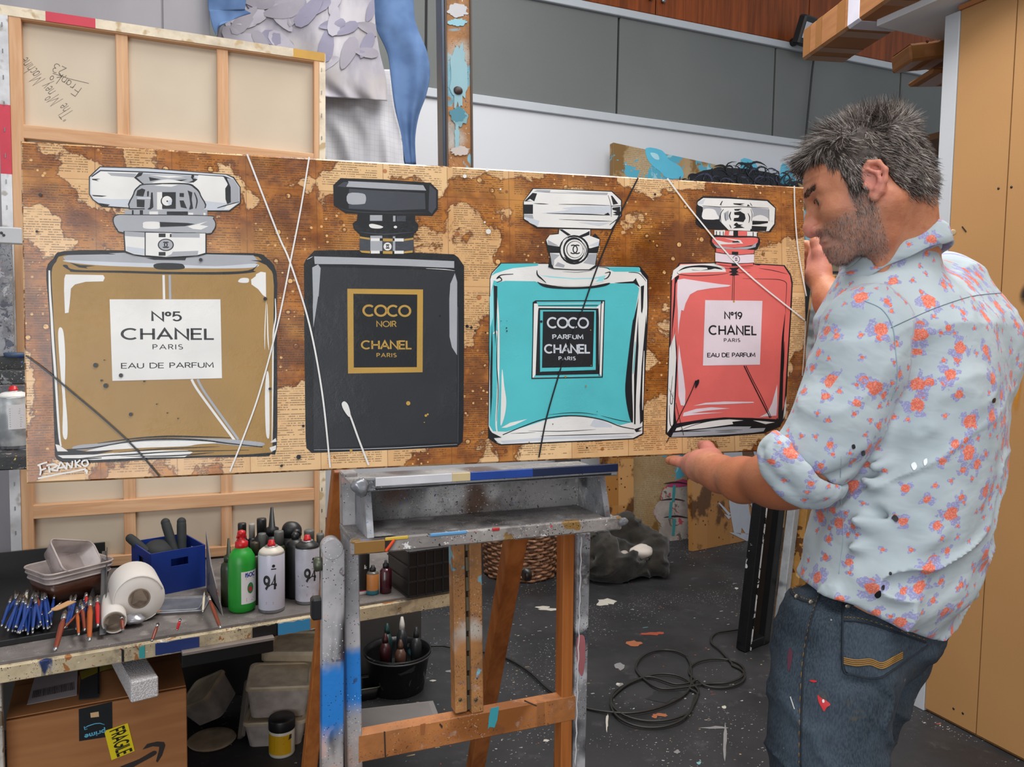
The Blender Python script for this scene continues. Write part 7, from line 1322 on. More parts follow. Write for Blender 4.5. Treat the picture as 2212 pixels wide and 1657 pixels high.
# crumpled dark coat
c0 = onz(1342, 1245, 0); vx = R2(np.array((cr[0], cr[1], 0))); vy = R2(np.array((cf[0], cf[1], 0)))
FR = lambda a, b, z: c0+vx*a*1.05+vy*b+Z_*z*1.22
def coat(p):
    d = smin(cap(p, FR(-.17, .20, .14), FR(.05, .26, .17), .085, .09), cap(p, FR(.05, .26, .17), FR(.20, .14, .11), .09, .08), .04)
    d = smin(d, cap(p, FR(.20, .14, .11), FR(.20, -.02, .06), .075, .055), .04); d = smin(d, ell(p, FR(-.06, -.02, .08), (.20, .16, .13)), .05); d = smin(d, ell(p, FR(-.16, .04, .10), (.14, .16, .14)), .05); d = smin(d, ell(p, FR(.08, .06, .06), (.15, .14, .08)), .05)
    d = smax(d, -ell(p, FR(.06, -.01, .17), (.10, .10, .075)), .02); d = smax(d, -cap(p, FR(-.02, -.2, .16), FR(.02, .02, .15), .02, .03), .03); d = smax(d, -cap(p, FR(-.18, -.14, .12), FR(-.05, -.08, .02), .012, .02), .03); d = smax(d, -cap(p, FR(.05, -.15, .1), FR(.14, .0, .1), .012, .02), .03)
    w = vnoise(p*np.array((1, 1, 1.6)), 7, 3, 2); a_ = p@vx; z_ = p[:, 2]; f1 = np.clip(1-6*np.abs(vnoise(np.stack([a_*6+z_*5, p@vy*6, z_*13-a_*7], 1), 1, 5, 2)), 0, 1)**1.5; d = d-.022*w-.022*f1-.004*np.abs(vnoise(p, 60, 9, 2)); return smax(d, .003-p[:, 2], .004)
vs, fs = surfnet(coat, c0-np.array((.5, .5, .05)), c0+np.array((.5, .6, .4)), .011)
g = G('dark_wool'); co = g.coord(); g.bump(g.noise(co, 120, 4, .7), .6, .004); m_wool = g.out(g.mix(g.noise(co, 14, 4).ramp(.3, .7), '#24221f', '#36322d'), .95, Specular_IOR_Level=.1, Sheen_Weight=.2)
o = setloc(mesh_from('crumpled_coat', vs, fs, m_wool), c0); tag(o, 'crumpled dark grey coat heaped on floor by the leaning paintings', 'coat')
c1 = FR(.10, -.02, .125); mb = MB(); lump(mb, c1, (.07, .05, .04), 20, .5, 4, 14, 9); tag(setloc(mb.build('plaster_piece', flat('#c3b8ae', .7)), c1), 'broken white plaster piece lying in the dark coat', 'plaster'); c2 = c1+vx*-.09-vy*.02-Z_*.01; mb = MB(); lump(mb, c2, (.03, .025, .02), 30, .6, 9, 12, 8); tag(setloc(mb.build('plaster_piece', flat('#a89c92', .7)), c2), 'smaller crumbly plaster piece left of the larger one', 'plaster')
# coiled cable
def loop(cx, cy, rx, ry, a0, a1, n=9): return [(cx+rx*math.cos(math.radians(a0+(a1-a0)*i/n)), cy+ry*math.sin(math.radians(a0+(a1-a0)*i/n))) for i in range(n+1)]
cp_ = [(600, 1420), (760, 1400), (934, 1395), (972, 1398), (1038, 1407), (1092, 1421), (1143, 1451), (1187, 1491), (1230, 1515), (1267, 1530), (1314, 1538), (1368, 1540), (1436, 1524), (1488, 1490), (1492, 1440), (1484, 1420)]+loop(1436, 1442, 62, 38, -40, -190, 6)+[(1395, 1470), (1430, 1488), (1500, 1482), (1505, 1480)]+loop(1548, 1450, 60, 27, 100, -190, 9)+[(1500, 1470), (1460, 1478), (1400, 1462), (1350, 1480)]+loop(1412, 1512, 92, 46, 200, 30, 7)+[(1500, 1510), (1508, 1490), (1470, 1462), (1420, 1456), (1360, 1476)]+loop(1408, 1520, 88, 52, 195, 20, 7)+[(1494, 1530), (1507, 1500), (1490, 1486)]+loop(1555, 1460, 54, 26, 160, -60, 7)+[(1580, 1432), (1556, 1405), (1537, 1389), (1538, 1375), (1553, 1366), (1595, 1360), (1640, 1350)]
pts = catmull([onz(x, y, .007+.0045*abs(math.sin(i*.7))) for i, (x, y) in enumerate(cp_)], 6); o = setloc(MB().tube(pts, .0048, 6).build('coiled_cable', flat('#211f1b', .5)), onz(1440, 1480, 0)); tag(o, 'dark rubber power cable coiled loosely on floor and trailing under easel', 'cable')
# ================================================================ GARMENTS HANGING ON THE PARTITION
def drape(nm, left, right, Y, mat, label, fold=.02, nf_=7, seed=0, thk=.012, cat='shirt'):
    L_ = catmull(left, 5); R_ = catmull(right, 5); n = 46; m_ = 40
    def off(u, v): return fold*(math.sin(u*nf_*4.1+seed+2.2*v+.8*math.sin(u*5+seed))*.45+math.sin(u*nf_*2.3+seed*2-v*5)*.55)*(.4+.5*v)-fold*.8*math.sin(math.pi*u)
    def S_(u, v, back=0):
        k = v*(len(L_)-1); i = min(int(k), len(L_)-2); f_ = k-i; a = L_[i]*(1-f_)+L_[i+1]*f_; k = v*(len(R_)-1); i = min(int(k), len(R_)-2); f_ = k-i; b = R_[i]*(1-f_)+R_[i+1]*f_
        q = a*(1-u)+b*u; return ony(q[0], q[1], Y+off(u, v)+back*thk)
    mb = MB(); mb.grid(lambda u, v: S_(u, v), n, m_); mb.grid(lambda u, v: S_(u, v, 1), n, m_)
    N = (n+1)*(m_+1); b_ = [i*(m_+1) for i in range(n+1)]+[n*(m_+1)+j for j in range(1, m_+1)]+[i*(m_+1)+m_ for i in range(n-1, -1, -1)]+[j for j in range(m_-1, 0, -1)]
    for k in range(len(b_)): a, c = b_[k], b_[(k+1) % len(b_)]; mb.f.append((a, c, c+N, a+N)); mb.m.append(0); mb.sm.append(True)
    c = S_(.5, .5); t = thing(nm, c, label, cat); o = mb.build('cloth', mat, t); return t, S_
g = G('blue_linen'); co = g.coord(); m_blue2 = g.out(g.mix(g.noise(co, 9, 4).ramp(.3, .7), '#4a6288', '#5c769e'), .85, Specular_IOR_Level=.15)
g = G('washed_grey_cloth'); co = g.coord(); c = g.mix(g.noise(g.mapv(co, (1, 1, .5)), 9, 4).ramp(.35, .7), '#8e8b97', '#b6b3b8'); m_leafc = g.out(g.mix(g.noise(co, 3, 3).ramp(.45, .7), c, '#a9a39d'), .85, Specular_IOR_Level=.15)
g = G('checked_muslin'); co = g.coord(); x, y, z = g.sep(co); ck = ((x/.022).fract().lt(.10)).max((z/.022).fract().lt(.10)); c = g.mix(g.noise(co, 6, 3).ramp(.3, .7), '#aeafb6', '#c2c2c6'); m_chk = g.out(g.mix(ck*.3, c, '#8d8f98'), .85, Specular_IOR_Level=.15)
drape('hanging_shirt', [(800, -300), (802, 0), (812, 60), (838, 120), (846, 200), (862, 290), (874, 356)], [(880, -300), (893, 0), (902, 60), (922, 110), (929, 160), (921, 205), (905, 250), (897, 300), (899, 356)], 3.40, m_blue2, 'blue linen shirt hanging at the right of the garments on the partition', .022, 3, 1)
drape('hanging_shirt', [(440, -200), (449, 0), (452, 25), (458, 55), (466, 76)], [(560, -200), (532, 0), (530, 20), (540, 30), (478, 36)], 3.08, m_blue2, 'folded blue sleeve hanging at upper left of the garments', .010, 2, 4)
drape('hanging_cloth', [(640, 150), (645, 230), (690, 300), (712, 380)], [(842, 150), (852, 230), (868, 300), (874, 380)], 3.37, m_chk, 'sheer grey checked cloth hanging below the leaf printed garment', .022, 6, 2, cat='cloth')
t, SF = drape('hanging_shirt', [(470, -300), (468, 0), (470, 60), (480, 130), (640, 205)], [(800, -300), (808, 0), (818, 100), (834, 170), (836, 218)], 3.30, m_leafc, 'pale grey shirt printed with mauve leaves hanging on the partition', .022, 5, 3)
mb = MB(); random.seed(5); m_lf = [flat('#807d90', .85), flat('#8c8892', .85), flat('#9f9ca6', .85)]
def onc(x, y):
    u, v = .5, .5
    for _ in range(12):
        a = pix(SF(u, v)); v = min(max(v+(y-a[1])/560, 0), 1); u = min(max(u+(x-a[0])/330, 0), 1)
    return SF(u, v)
for i in range(40):
    cx, cy = random.uniform(500, 815), random.uniform(-10, 190)
    if cy > 95+(cx-480)*.30-12: continue
    s_ = random.uniform(24, 44); a = random.uniform(0, 6.3); mi = random.choice((0, 1, 2)); ring = []
    for k in range(12):
        t_ = 2*math.pi*k/12; x_ = s_*math.cos(t_); y_ = s_*.40*math.sin(t_)*(1-.35*math.cos(t_)); ring.append(onc(cx+x_*math.cos(a)-y_*math.sin(a), cy+x_*math.sin(a)+y_*math.cos(a)))
    o_ = len(mb.v); mb.v += [tuple(p-Y_*(.003+.0001*i)) for p in [onc(cx, cy)]+ring]
    for k in range(12): mb.f.append((o_, o_+1+k, o_+1+(k+1) % 12)); mb.m.append(mi); mb.sm.append(True)
tag(mb.build('leaf_print', m_lf, t), 'mauve printed leaves', kind='stuff')
# ================================================================ THE MAN
UP = np.array(cu); RT = np.array(cr); AW = np.array(cf)
psi = math.radians(20); th_ = math.radians(18)
F0 = -RT*math.cos(psi)+AW*math.sin(psi); hF = F0*math.cos(th_)-UP*math.sin(th_); hU = UP*math.cos(th_)+F0*math.sin(th_); hL = -RT*math.sin(psi)-AW*math.cos(psi)
HO = P(1874, 403, 1.13)-hL*.070; HS = .945; HM = np.stack([hF, hL, hU])/HS
def hw(f, l, u): return HO+(hF*f+hL*l+hU*u)*HS
psb = math.radians(38); Fb = -RT*math.cos(psb)+AW*math.sin(psb); Fb[2] = 0; Fb = R2(Fb); Lb = np.cross(Z_, Fb); Lb = Lb if Lb@AW < 0 else -Lb
man = thing('person', np.array((*P(1840, 1500, 1.25)[:2], 0)), 'man with short greying hair in pale floral shirt and blue jeans steadying the painting', 'person')
def head_sdf(p):
    q = (p-HO)@HM.T; f, l, u = q.T; m = q.copy(); m[:, 1] = np.abs(m[:, 1])
    d = ell(q, (-.017, 0, .030), (.087, .073, .080)); d = smin(d, ell(q, (.030, 0, .047), (.046, .058, .044)), .03)
    d = smin(d, ell(q, (.022, 0, -.016), (.053, .056, .062)), .03)
    d = smin(d, cap(m, (-.014, .050, -.030), (.052, .020, -.074), .019, .016), .028)
    d = smin(d, ell(m, (.065, .004, -.075), (.016, .018, .016)), .016); d = smin(d, ell(q, (.052, 0, -.045), (.029, .030, .027)), .018)
    d = smin(d, ell(m, (.048, .041, -.008), (.022, .017, .015)), .018); d = smin(d, cap(m, (.075, .006, .031), (.057, .044, .031), .0085, .008), .014)
    d = smax(d, -ell(m, (.082, .031, .013), (.017, .018, .0115)), .012)
    d = smin(d, ell(m, (.0585, .031, .014), (.0145, .016, .0125)), .004)            # lids
    d = smax(d, -ell(m, (.073, .031, .0125), (.006, .013, .0035)), .003)
    d = smin(d, chain(q, [(.076, 0, .018), (.084, 0, .000), (.0905, 0, -.016), (.0915, 0, -.0235)], [.0075, .0085, .0105, .0108], .006), .010)
    d = smin(d, ell(m, (.081, .0125, -.0275), (.012, .0085, .009)), .005); d = smax(d, -ell(m, (.086, .0075, -.0375), (.008, .0035, .0045)), .003)
    d = smin(d, ell(q, (.0765, 0, -.047), (.0085, .023, .0055)), .006); d = smin(d, ell(q, (.0755, 0, -.0585), (.0085, .021, .006)), .006)
    d = smax(d, -cap(m, (.088, 0, -.0525), (.074, .024, -.0545), .0022, .0012), .003)
    d = smax(d, -cap(m, (.083, .017, -.034), (.064, .036, -.058), .0035, .002), .010)   # fold beside the mouth
    w = .0012*np.sin((u+.15*np.abs(l))*620)*np.clip((u-.043)/.008, 0, 1)*np.clip((.068-u)/.008, 0, 1)*np.clip((f-.035)/.02, 0, 1); d = d+w
    hx = [(.002, .0735, .014), (-.001, .077, .026), (-.012, .081, .0325), (-.024, .085, .027), (-.029, .087, .012), (-.024, .085, -.002), (-.014, .081, -.014), (-.003, .077, -.021), (.002, .0735, -.016)]
    e = chain(m, hx, [.0035, .0038, .004, .004, .004, .004, .0045, .0055, .004], .004)
    e = smin(e, ell(m, (-.012, .076, .006), (.0165, .0038, .025)), .006); e = smin(e, chain(m, [(-.008, .083, .022), (-.018, .085, .012), (-.016, .084, -.001), (-.007, .081, -.009)], [.003, .0035, .0035, .003], .003), .003)
    e = smax(e, -ell(m, (-.005, .087, .003), (.0085, .009, .0095)), .003); e = smin(e, ell(m, (.003, .078, .001), (.0045, .0045, .0055)), .003)
    return smin(d, e, .004)*HS
NB = P(1948, 650, 1.27)
SL = P(1872, 712, 1.155); SR = P(1985, 735, 1.40)
def neck_sdf(p):
    d = cap(p, hw(-.042, 0, -.02), NB, .052, .059); d = smin(d, cap(p, hw(-.032, .055, -.030), P(1895, 640, 1.20), .013, .011), .02)
    d = smin(d, cap(p, hw(.005, .03, -.07), P(1890, 600, 1.25), .014, .012), .03); d = smin(d, cap(p, hw(-.066, 0, -.03), P(1985, 610, 1.29), .022, .03), .03); return d
eL = [(1737, 1030, 1.165), (1668, 1036, 1.235), (1603, 1037, 1.315), (1556, 1024, 1.385), (1533, 1014, 1.42)]
armL = [P(*k) for k in eL]
armR = [P(1766, 596, 1.665), P(1800, 652, 1.61), P(1852, 730, 1.52), P(1905, 800, 1.45)]
def hands(p):
    d = smin(chain(p, armL, [.040, .037, .033, .0275, .0255], .03), ell(p, P(1698, 1044, 1.20), (.045, .045, .034)), .03)
    # left palm, upturned under the edge
    d = smin(d, chain(p, [P(1533, 1014, 1.42), P(1514, 1006, 1.46), P(1496, 1002, 1.50)], [.0265, .0285, .022], .01), .02)
    d = smin(d, chain(p, [P(1533, 1014, 1.43)+AW*.01, P(1508, 1012, 1.49), P(1496, 1010, 1.54)], [.022, .020, .014], .01), .02)
    for i in range(4):
        o = AW*.0185*i-UP*.001*i; a = P(1495, 1001, 1.495)+o; b = P(1470, 999-i, 1.515)+o; c = P(1450, 997-i, 1.53)+o+RT*.004*abs(i-1); k = (.0098, .0098, .0094, .0085)[i]
        d = smin(d, chain(p, [a, b, c], [k*1.12, k, k*.85], .003), .006)
    d = smin(d, chain(p, [P(1538, 1006, 1.43), P(1540, 988, 1.46), P(1528, 968, 1.50), P(1517, 962, 1.528)], [.019, .0165, .0125, .0098], .008), .012)
    # right hand on the far edge
    e = chain(p, armR, [.0225, .033, .041, .046], .03)
    e = smin(e, chain(p, [P(1766, 596, 1.665), P(1768, 568, 1.685), P(1765, 540, 1.70)], [.0225, .0225, .018], .01), .02)
    e = smin(e, chain(p, [P(1775, 580, 1.66), P(1770, 548, 1.662), P(1763, 524, 1.668), P(1758, 508, 1.675)], [.019, .0145, .0115, .0090], .008), .012)
    for i in range(4):
        a = P(1765, 545+i*10, 1.715); b = P(1742, 528+i*17, 1.732); c = P(1716, 526+i*17, 1.735); e = smin(e, chain(p, [a, b, c], [.0105, .0092, .008], .003), .006)
    return np.minimum(d, e)
upL = [SL, P(1842, 840, 1.15), P(1760, 1000, 1.16), armL[0]]
upR = [SR, P(1960, 820, 1.43), armR[-1]]
rowsT = [(585, 1925, 2030), (610, 1895, 2085), (640, 1862, 2128), (700, 1832, 2178), (800, 1812, 2196), (900, 1792, 2194), (1000, 1772, 2181), (1100, 1748, 2160), (1180, 1730, 2143), (1250, 1708, 2120), (1320, 1700, 2068), (1380, 1698, 2022), (1440, 1694, 1965), (1520, 1690, 1915)]
zz_ = np.array([P((a+b)/2, y, 1.27)[2] for y, a, b in rowsT])[::-1]; cc_ = np.array([P((a+b)/2, y, 1.27) for y, a, b in rowsT])[::-1]; hh_ = np.array([(b-a)/2*1.27/F for y, a, b in rowsT])[::-1]
def loft(p, shrink=0.0):
    z = np.clip(p[:, 2], zz_[0]-.05, zz_[-1]); c = np.stack([np.interp(z, zz_, cc_[:, i]) for i in range(2)], 1); w = np.interp(z, zz_, hh_)-shrink
    q = p[:, :2]-c; x = q@Lb[:2]; y = q@Fb[:2]; a = w*1.24; b = w*.80
    return ((np.abs(x/a)**2.3+np.abs(y/b)**2.3)**(1/2.3)-1)*b*.9
def torso(p, s=0.0):
    d = loft(p, s); d = smax(d, p[:, 2]-(zz_[-1]+.0), .03)
    d = smin(d, cap(p, SL-Lb*.02, SR, .060-s, .056-s), .05); d = smin(d, cap(p, P(2035, 640, 1.30), P(2085, 740, 1.30), .075-s, .085-s), .05); return d
def body(p):
    d = head_sdf(p); d = smin(d, neck_sdf(p), .02); t = smax(torso(p, .022), -(p[:, 2]-.93), .02); d = smin(d, t, .03)
    d = smin(d, chain(p, upL, [.05, .045, .040, .042], .02), .03); d = smin(d, chain(p, upR, [.05, .045, .044], .02), .03)
    return smin(d, hands(p), .012)
vs, fs = surfnet(body, np.array((.25, .55, .90)), np.array((1.62, 1.75, 1.86)), .0026)
q = (vs-HO)@HM.T; f, l, u = q.T; al = np.abs(l)
beard = np.clip((-.018-u+.25*np.clip(.06-f, 0, .1))/.02, 0, 1)*np.clip((u+.115)/.02, 0, 1)*np.clip((f+.012)/.02, 0, 1)*np.clip((.0885-f)/.006, 0, 1); lipm = np.clip(1-np.linalg.norm((q-np.array((.08, 0, -.0525)))/np.array((.012, .022, .011)), axis=1), 0, 1)*1.6
side = np.clip(1-np.abs(f-.014)/.016, 0, 1)*np.clip((u+.03)/.02, 0, 1)*np.clip((.04-u)/.02, 0, 1)*(al > .05)
beard = np.clip(beard*(1-lipm)+side*.8, 0, 1); beard[np.linalg.norm(q, axis=1) > .16] = 0
ear = np.clip(1-np.linalg.norm((np.stack([f, al, u], 1)-np.array((-.012, .082, .006)))/np.array((.03, .02, .04)), axis=1), 0, 1)*1.5; nose = np.clip(1-np.linalg.norm(q-np.array((.092, 0, -.025)), axis=1)/.028, 0, 1)*1.3
palm = np.clip(1-np.linalg.norm(vs-P(1510, 985, 1.48), axis=1)/.075, 0, 1)*1.6+np.clip(1-np.linalg.norm(vs-P(1768, 560, 1.67), axis=1)/.06, 0, 1)*1.4
pink = np.clip(np.maximum(np.maximum(ear, nose), np.maximum(lipm, palm)), 0, 1)
tan = np.clip(1-np.linalg.norm(vs-armL[1], axis=1)/.20, 0, 1)
g = G('skin'); co = g.coord(); n1 = g.noise(co, 16, 4, .6); n2 = g.noise(co, 90, 3, .6); bd = g.attr('beard'); pkk = g.attr('pink'); tn = g.attr('tan')
c = g.mix(n1.ramp(.3, .7), '#b37052', '#c98a68'); c = g.mix(tn.ramp(.1, .6)*.8, c, '#a4613e'); c = g.mix(g.noise(co, 34, 3).ramp(.5, .75)*.35, c, '#b0604c'); c = g.mix(n2.ramp(.45, .75)*.35, c, '#a85a44'); c = g.mix(pkk*.75, c, '#d08478'); c = g.mix(bd*(.35+.35*1.0)*g.noise(co, 260, 2).ramp(.3, .6, .45, 1.), c, '#94756a')
g.bump(n2*.8+g.noise(co, 400, 2)*.5+g.noise(g.mapv(co, (1, 1, 2.2)), 60, 3, .6)*.8, .35, .0016); m_skin = g.out(c, .46, Specular_IOR_Level=.35, Subsurface_Weight=.05, Subsurface_Scale=.01)
m_skin.node_tree.nodes['Principled BSDF'].inputs['Subsurface Radius'].default_value = (1, .35, .2)
sk = mesh_from('body', vs, fs, m_skin, man)
for nm, v in (('beard', beard), ('pink', pink), ('tan', tan)): a_ = sk.data.attributes.new(nm, 'FLOAT', 'POINT'); a_.data.foreach_set('value', v.astype(np.float32))
# eyes
m_eye = flat('#8f837a', .15, var=.02); m_iris = flat('#3a2a1c', .1)
for s_ in (1, -1):
    c = hw(.0578, .031*s_, .0135); MB().lathe(c-hF*.0125, [(.0125*math.sin(a), .0125-.0125*math.cos(a)) for a in np.linspace(0.01, math.pi-.01, 14)], 20, hF).build('eyeball', m_eye, man)
    MB().lathe(c+R2(hF-UP*.12)*.0112, [(.0058, 0), (.0056, .0012), (.002, .0016), (0, .0016)], 16, R2(hF-UP*.12)).build('iris', m_iris, man)
for s_ in (1, -1): MB().tube(catmull([hw(.0735, .020*s_, .0150), hw(.0735, .030*s_, .0178), hw(.0685, .040*s_, .0168), hw(.0625, .0455*s_, .0125)], 4), .0010, 5).build('lash_line', m_iris, man)
# hair ---------------------------------------------------------------------
hlx = [-.14, -.10, -.075, -.05, -.036, -.030, -.004, .006, .010, .022, .030, .045, .066, .09]; hly = [-.052, -.050, -.042, -.028, -.005, .036, .040, .0, -.012, .004, .048, .066, .086, .094]
def hair(p):
    q = (p-HO)@HM.T; f, l, u = q.T; d = ell(q, (-.016, 0, .034), (.092, .080, .084)); d = smin(d, ell(q, (.022, 0, .080), (.058, .056, .031)), .03); d = smin(d, ell(q, (-.045, 0, .079), (.050, .05, .031)), .03)
    d = smin(d, ell(q, (-.058, 0, -.012), (.040, .056, .04)), .03)
    hl_ = np.interp(f, hlx, hly)-.002; d = smax(d, (hl_-u)*.75+.004*vnoise(p, 90, 2, 2), .006); d = d-.009*np.abs(vnoise(q*np.array((1, .8, 1.6)), 48, 4, 3))-.004*vnoise(q, 120, 7, 2); return d*HS
vh, fh = surfnet(hair, HO-.17, HO+.17, .0034)
def hairmat(nm, a, b):
    g = G(nm); return g.out(g.mix(g.noise(g.mapv(g.coord(), (1, 1, .4)), 70, 4, .7).ramp(.35, .65), a, b), .55, Specular_IOR_Level=.3)
mh = [hairmat('hair_dark', '#2c2421', '#463b35'), hairmat('hair_mid', '#5c5049', '#7a6d65'), hairmat('hair_grey', '#857b74', '#a69d96')]
hb = mesh_from('hair', vh, fh, mh[0], man); hb.data.update()
def strands(nm, n, V_, Fc, lenf, flow, wid, mats, pm, filt=None, parent=man, seg=3, curl=.17, lift=.3, clump=2.0):
    c = V_[Fc].mean(1); e1_ = V_[Fc[:, 1]]-V_[Fc[:, 0]]; e2_ = V_[Fc[:, 3]]-V_[Fc[:, 0]]; N_ = np.cross(e1_, e2_); ar = np.linalg.norm(N_, axis=1); N_ = N_/(ar[:, None]+1e-12)
    sgn = np.sign(((c-HO)*N_).sum(1)); N_ = N_*sgn[:, None]
    pr = ar.copy()
    if filt is not None: pr = pr*filt((c-HO)@HM.T)
    i = rng.choice(len(c), n, p=pr/pr.sum()); o = c[i]+(rng.random((n, 1))-.5)*e1_[i]+(rng.random((n, 1))-.5)*e2_[i]; q = (o-HO)@HM.T; nn_ = N_[i]
    fl, ln = flow(q), lenf(q)*(0.6+.8*rng.random(n)); fl = fl@HM; cl_ = np.stack([vnoise(o, 75, 21+k, 2) for k in range(3)], 1)*clump; d = nn_*(lift*(.35+.85*np.clip((q[:, 2:3]-.05)/.04, 0, 1)))+fl+cl_*(.5+.5*np.clip((q[:, 2:3]-.04)/.04, 0, 1))+curl*rng.normal(size=(n, 3)); d /= np.linalg.norm(d, axis=1)[:, None]; bend = fl*.6+curl*rng.normal(size=(n, 3))
    vdir = R2(AW)*np.ones((n, 1)); sd = np.cross(d, nn_+.3*rng.normal(size=(n, 3))); sd /= np.linalg.norm(sd, axis=1)[:, None]
    P_ = []; 
    for k in range(seg+1):
        t = k/seg; x = o+d*(ln*t)[:, None]+bend*(ln*t*t*.35)[:, None]; w = wid*(1-.85*t); P_ += [x+sd*w/2, x-sd*w/2]
    P_ = np.stack(P_, 1).reshape(-1, 3); base = np.arange(n)[:, None]*(2*(seg+1)); qd = np.concatenate([base+np.array((2*k, 2*k+1, 2*k+3, 2*k+2)) for k in range(seg)], 1).reshape(-1, 4)
    o_ = mesh_from(nm, P_, qd, mats, parent); o_.data.polygons.foreach_set('material_index', np.repeat(rng.choice(len(mats), n, p=pm), seg).astype(np.int32)); o_['kind'] = 'stuff'; return o_
def fl_(q):
    f, l, u = q.T; fr_ = np.clip((f+.02)/.06, 0, 1); bk = np.clip((-.06-f)/.05, 0, 1); top = np.clip((u-.07)/.03, 0, 1); low = 1-top
    return np.stack([fr_*.9*top-.35*low*(f < .01)-.5*bk*top, .15*np.sin(q[:, 0]*90)+0*l, .35*top*(1-fr_)-.75*low-.25*fr_*top], 1)
strands('hair_strands', 21000, vh, fh, lambda q: .010+.011*np.clip((q[:, 2]-.06)/.05, 0, 1), fl_, .0012, mh, [.40, .38, .22], lambda q: np.where((q[:, 2] < .0) & (np.abs(q[:, 1]) < .03) & (q[:, 0] > -.05), 0, 1.))
strands('stubble', 6500, vs, fs, lambda q: .0032+0*q[:, 0], lambda q: np.stack([.2+0*q[:, 0], 0*q[:, 0], -.9+0*q[:, 0]], 1), .00042, mh, [.22, .28, .50], lambda q: (np.linalg.norm(q, axis=1) < .16)*np.interp(q[:, 2], [-.115, -.10, -.03, -.022], [0, 1, 1, 0])*(q[:, 0] > -.005)*(q[:, 0] < .086)*((np.abs(q[:, 2]+.0525) > .008) | (np.abs(q[:, 1]) > .025) | (q[:, 0] < .06)), seg=1)
strands('sideburn', 900, vs, fs, lambda q: .008+0*q[:, 0], lambda q: np.stack([-.1+0*q[:, 0], 0*q[:, 0], -.9+0*q[:, 0]], 1), .0006, mh, [.2, .3, .5], lambda q: ((np.abs(q[:, 0]-.014) < .012) & (np.abs(q[:, 2]+.005) < .03) & (np.abs(q[:, 1]) > .05))*1., seg=2)
strands('eyebrow', 420, vs, fs, lambda q: .008+0*q[:, 0], lambda q: np.stack([-.4+0*q[:, 0], 1.2*np.sign(q[:, 1]), .2+0*q[:, 0]], 1), .0007, mh[:2], [.7, .3], lambda q: ((np.abs(q[:, 2]-.0335) < .0045) & (np.abs(q[:, 1]) > .008) & (np.abs(q[:, 1]) < .047) & (q[:, 0] > .045))*1., seg=2, curl=.2)
CC_ = P(1922, 553, 1.235)
# shirt ------------------------------------------------------------------------
tt = np.array([(P(x, y, 1.22)-CP)@RT for x, y in ((1650, 1240), (1693, 1243), (1790, 1262), (1890, 1308), (1960, 1343), (2030, 1364), (2075, 1350), (2150, 1290))]); hz_ = np.array([P(x, y, 1.22)[2] for x, y in ((1650, 1240), (1693, 1243), (1790, 1262), (1890, 1308), (1960, 1343), (2030, 1364), (2075, 1350), (2150, 1290))])
CUFn = R2(-RT*.52-UP*.74+AW*.42); CUF = P(1750, 992, 1.150)
slv = [SL, P(1850, 800, 1.15), P(1810, 900, 1.145), P(1772, 975, 1.15), CUF+CUFn*.02]
def fold(p):
    a = (p-CP)@RT; b = p[:, 2]; c = (p-CP)@AW; w = vnoise(np.stack([a*7+b*4, b*13-a*7, c*7], 1), 1, 5, 2); r_ = np.clip(1-np.abs(w)*5.5, 0, 1)**2
    low = np.clip((1.35-b)/.3, .25, 1); return .009*r_*low+.008*w*low+.0035*vnoise(p, 26, 8, 2)
def ridge(p, a, b, r, hgt): return hgt*np.exp(-(cap(p, a, b, 0, 0)/r)**2)
FOLDS = [(P(1930, 880, 1.14), P(2060, 800, 1.16), .010, .012), (P(1925, 905, 1.14), P(2080, 850, 1.17), .008, -.010), (P(1890, 1010, 1.12), P(2010, 970, 1.14), .009, .008), (P(1870, 1040, 1.12), P(2060, 1090, 1.14), .010, .009), (P(1850, 1090, 1.12), P(2000, 1150, 1.13), .008, -.008), (P(1830, 1120, 1.12), P(2050, 1180, 1.14), .011, .009), (P(2060, 700, 1.2), P(2150, 800, 1.25), .010, .009), (P(1800, 1180, 1.12), P(1960, 1190, 1.13), .009, .007), (P(2010, 1150, 1.14), P(2110, 1290, 1.2), .012, .008), (P(1780, 1000, 1.10), P(1860, 960, 1.10), .010, .008), (P(1760, 1040, 1.11), P(1850, 1010, 1.10), .008, -.007)]
def sleeveL(p): return chain(p, slv, [.066, .064, .061, .056, .051], .02)
def sleeveR(p): return chain(p, [SR, P(1960, 820, 1.43), P(1905, 790, 1.46), P(1868, 748, 1.505)], [.064, .062, .058, .056], .02)
def shirt(p):
    d = torso(p); s = smax(sleeveL(p), (p-CUF)@CUFn-.004, .006); d = smin(d, s, .022)
    d = smin(d, smax(sleeveR(p), -((p-P(1850, 735, 1.53))@R2(armR[2]-armR[1]))-.0, .01), .02)
    sm = fold(p)
    for a, b, r_, h_ in FOLDS: sm = sm+ridge(p, a, b, r_, h_*1.05)
    d = d-sm*1.35+.002; zc = np.interp((p-CP)@RT, tt, hz_); d = smax(d, (zc-p[:, 2]), .006)
    d = smin(d, cap(p, CC_-Z_*.026, CC_-Z_*.10, .074, .11), .03); d = smax(d, -cap(p, CC_+Z_*.045, CC_+Z_*.2, .066, .085), .006)
    return d
vS, fS = surfnet(shirt, np.array((.3, .6, .90)), np.array((1.65, 1.8, 1.66)), .0036)
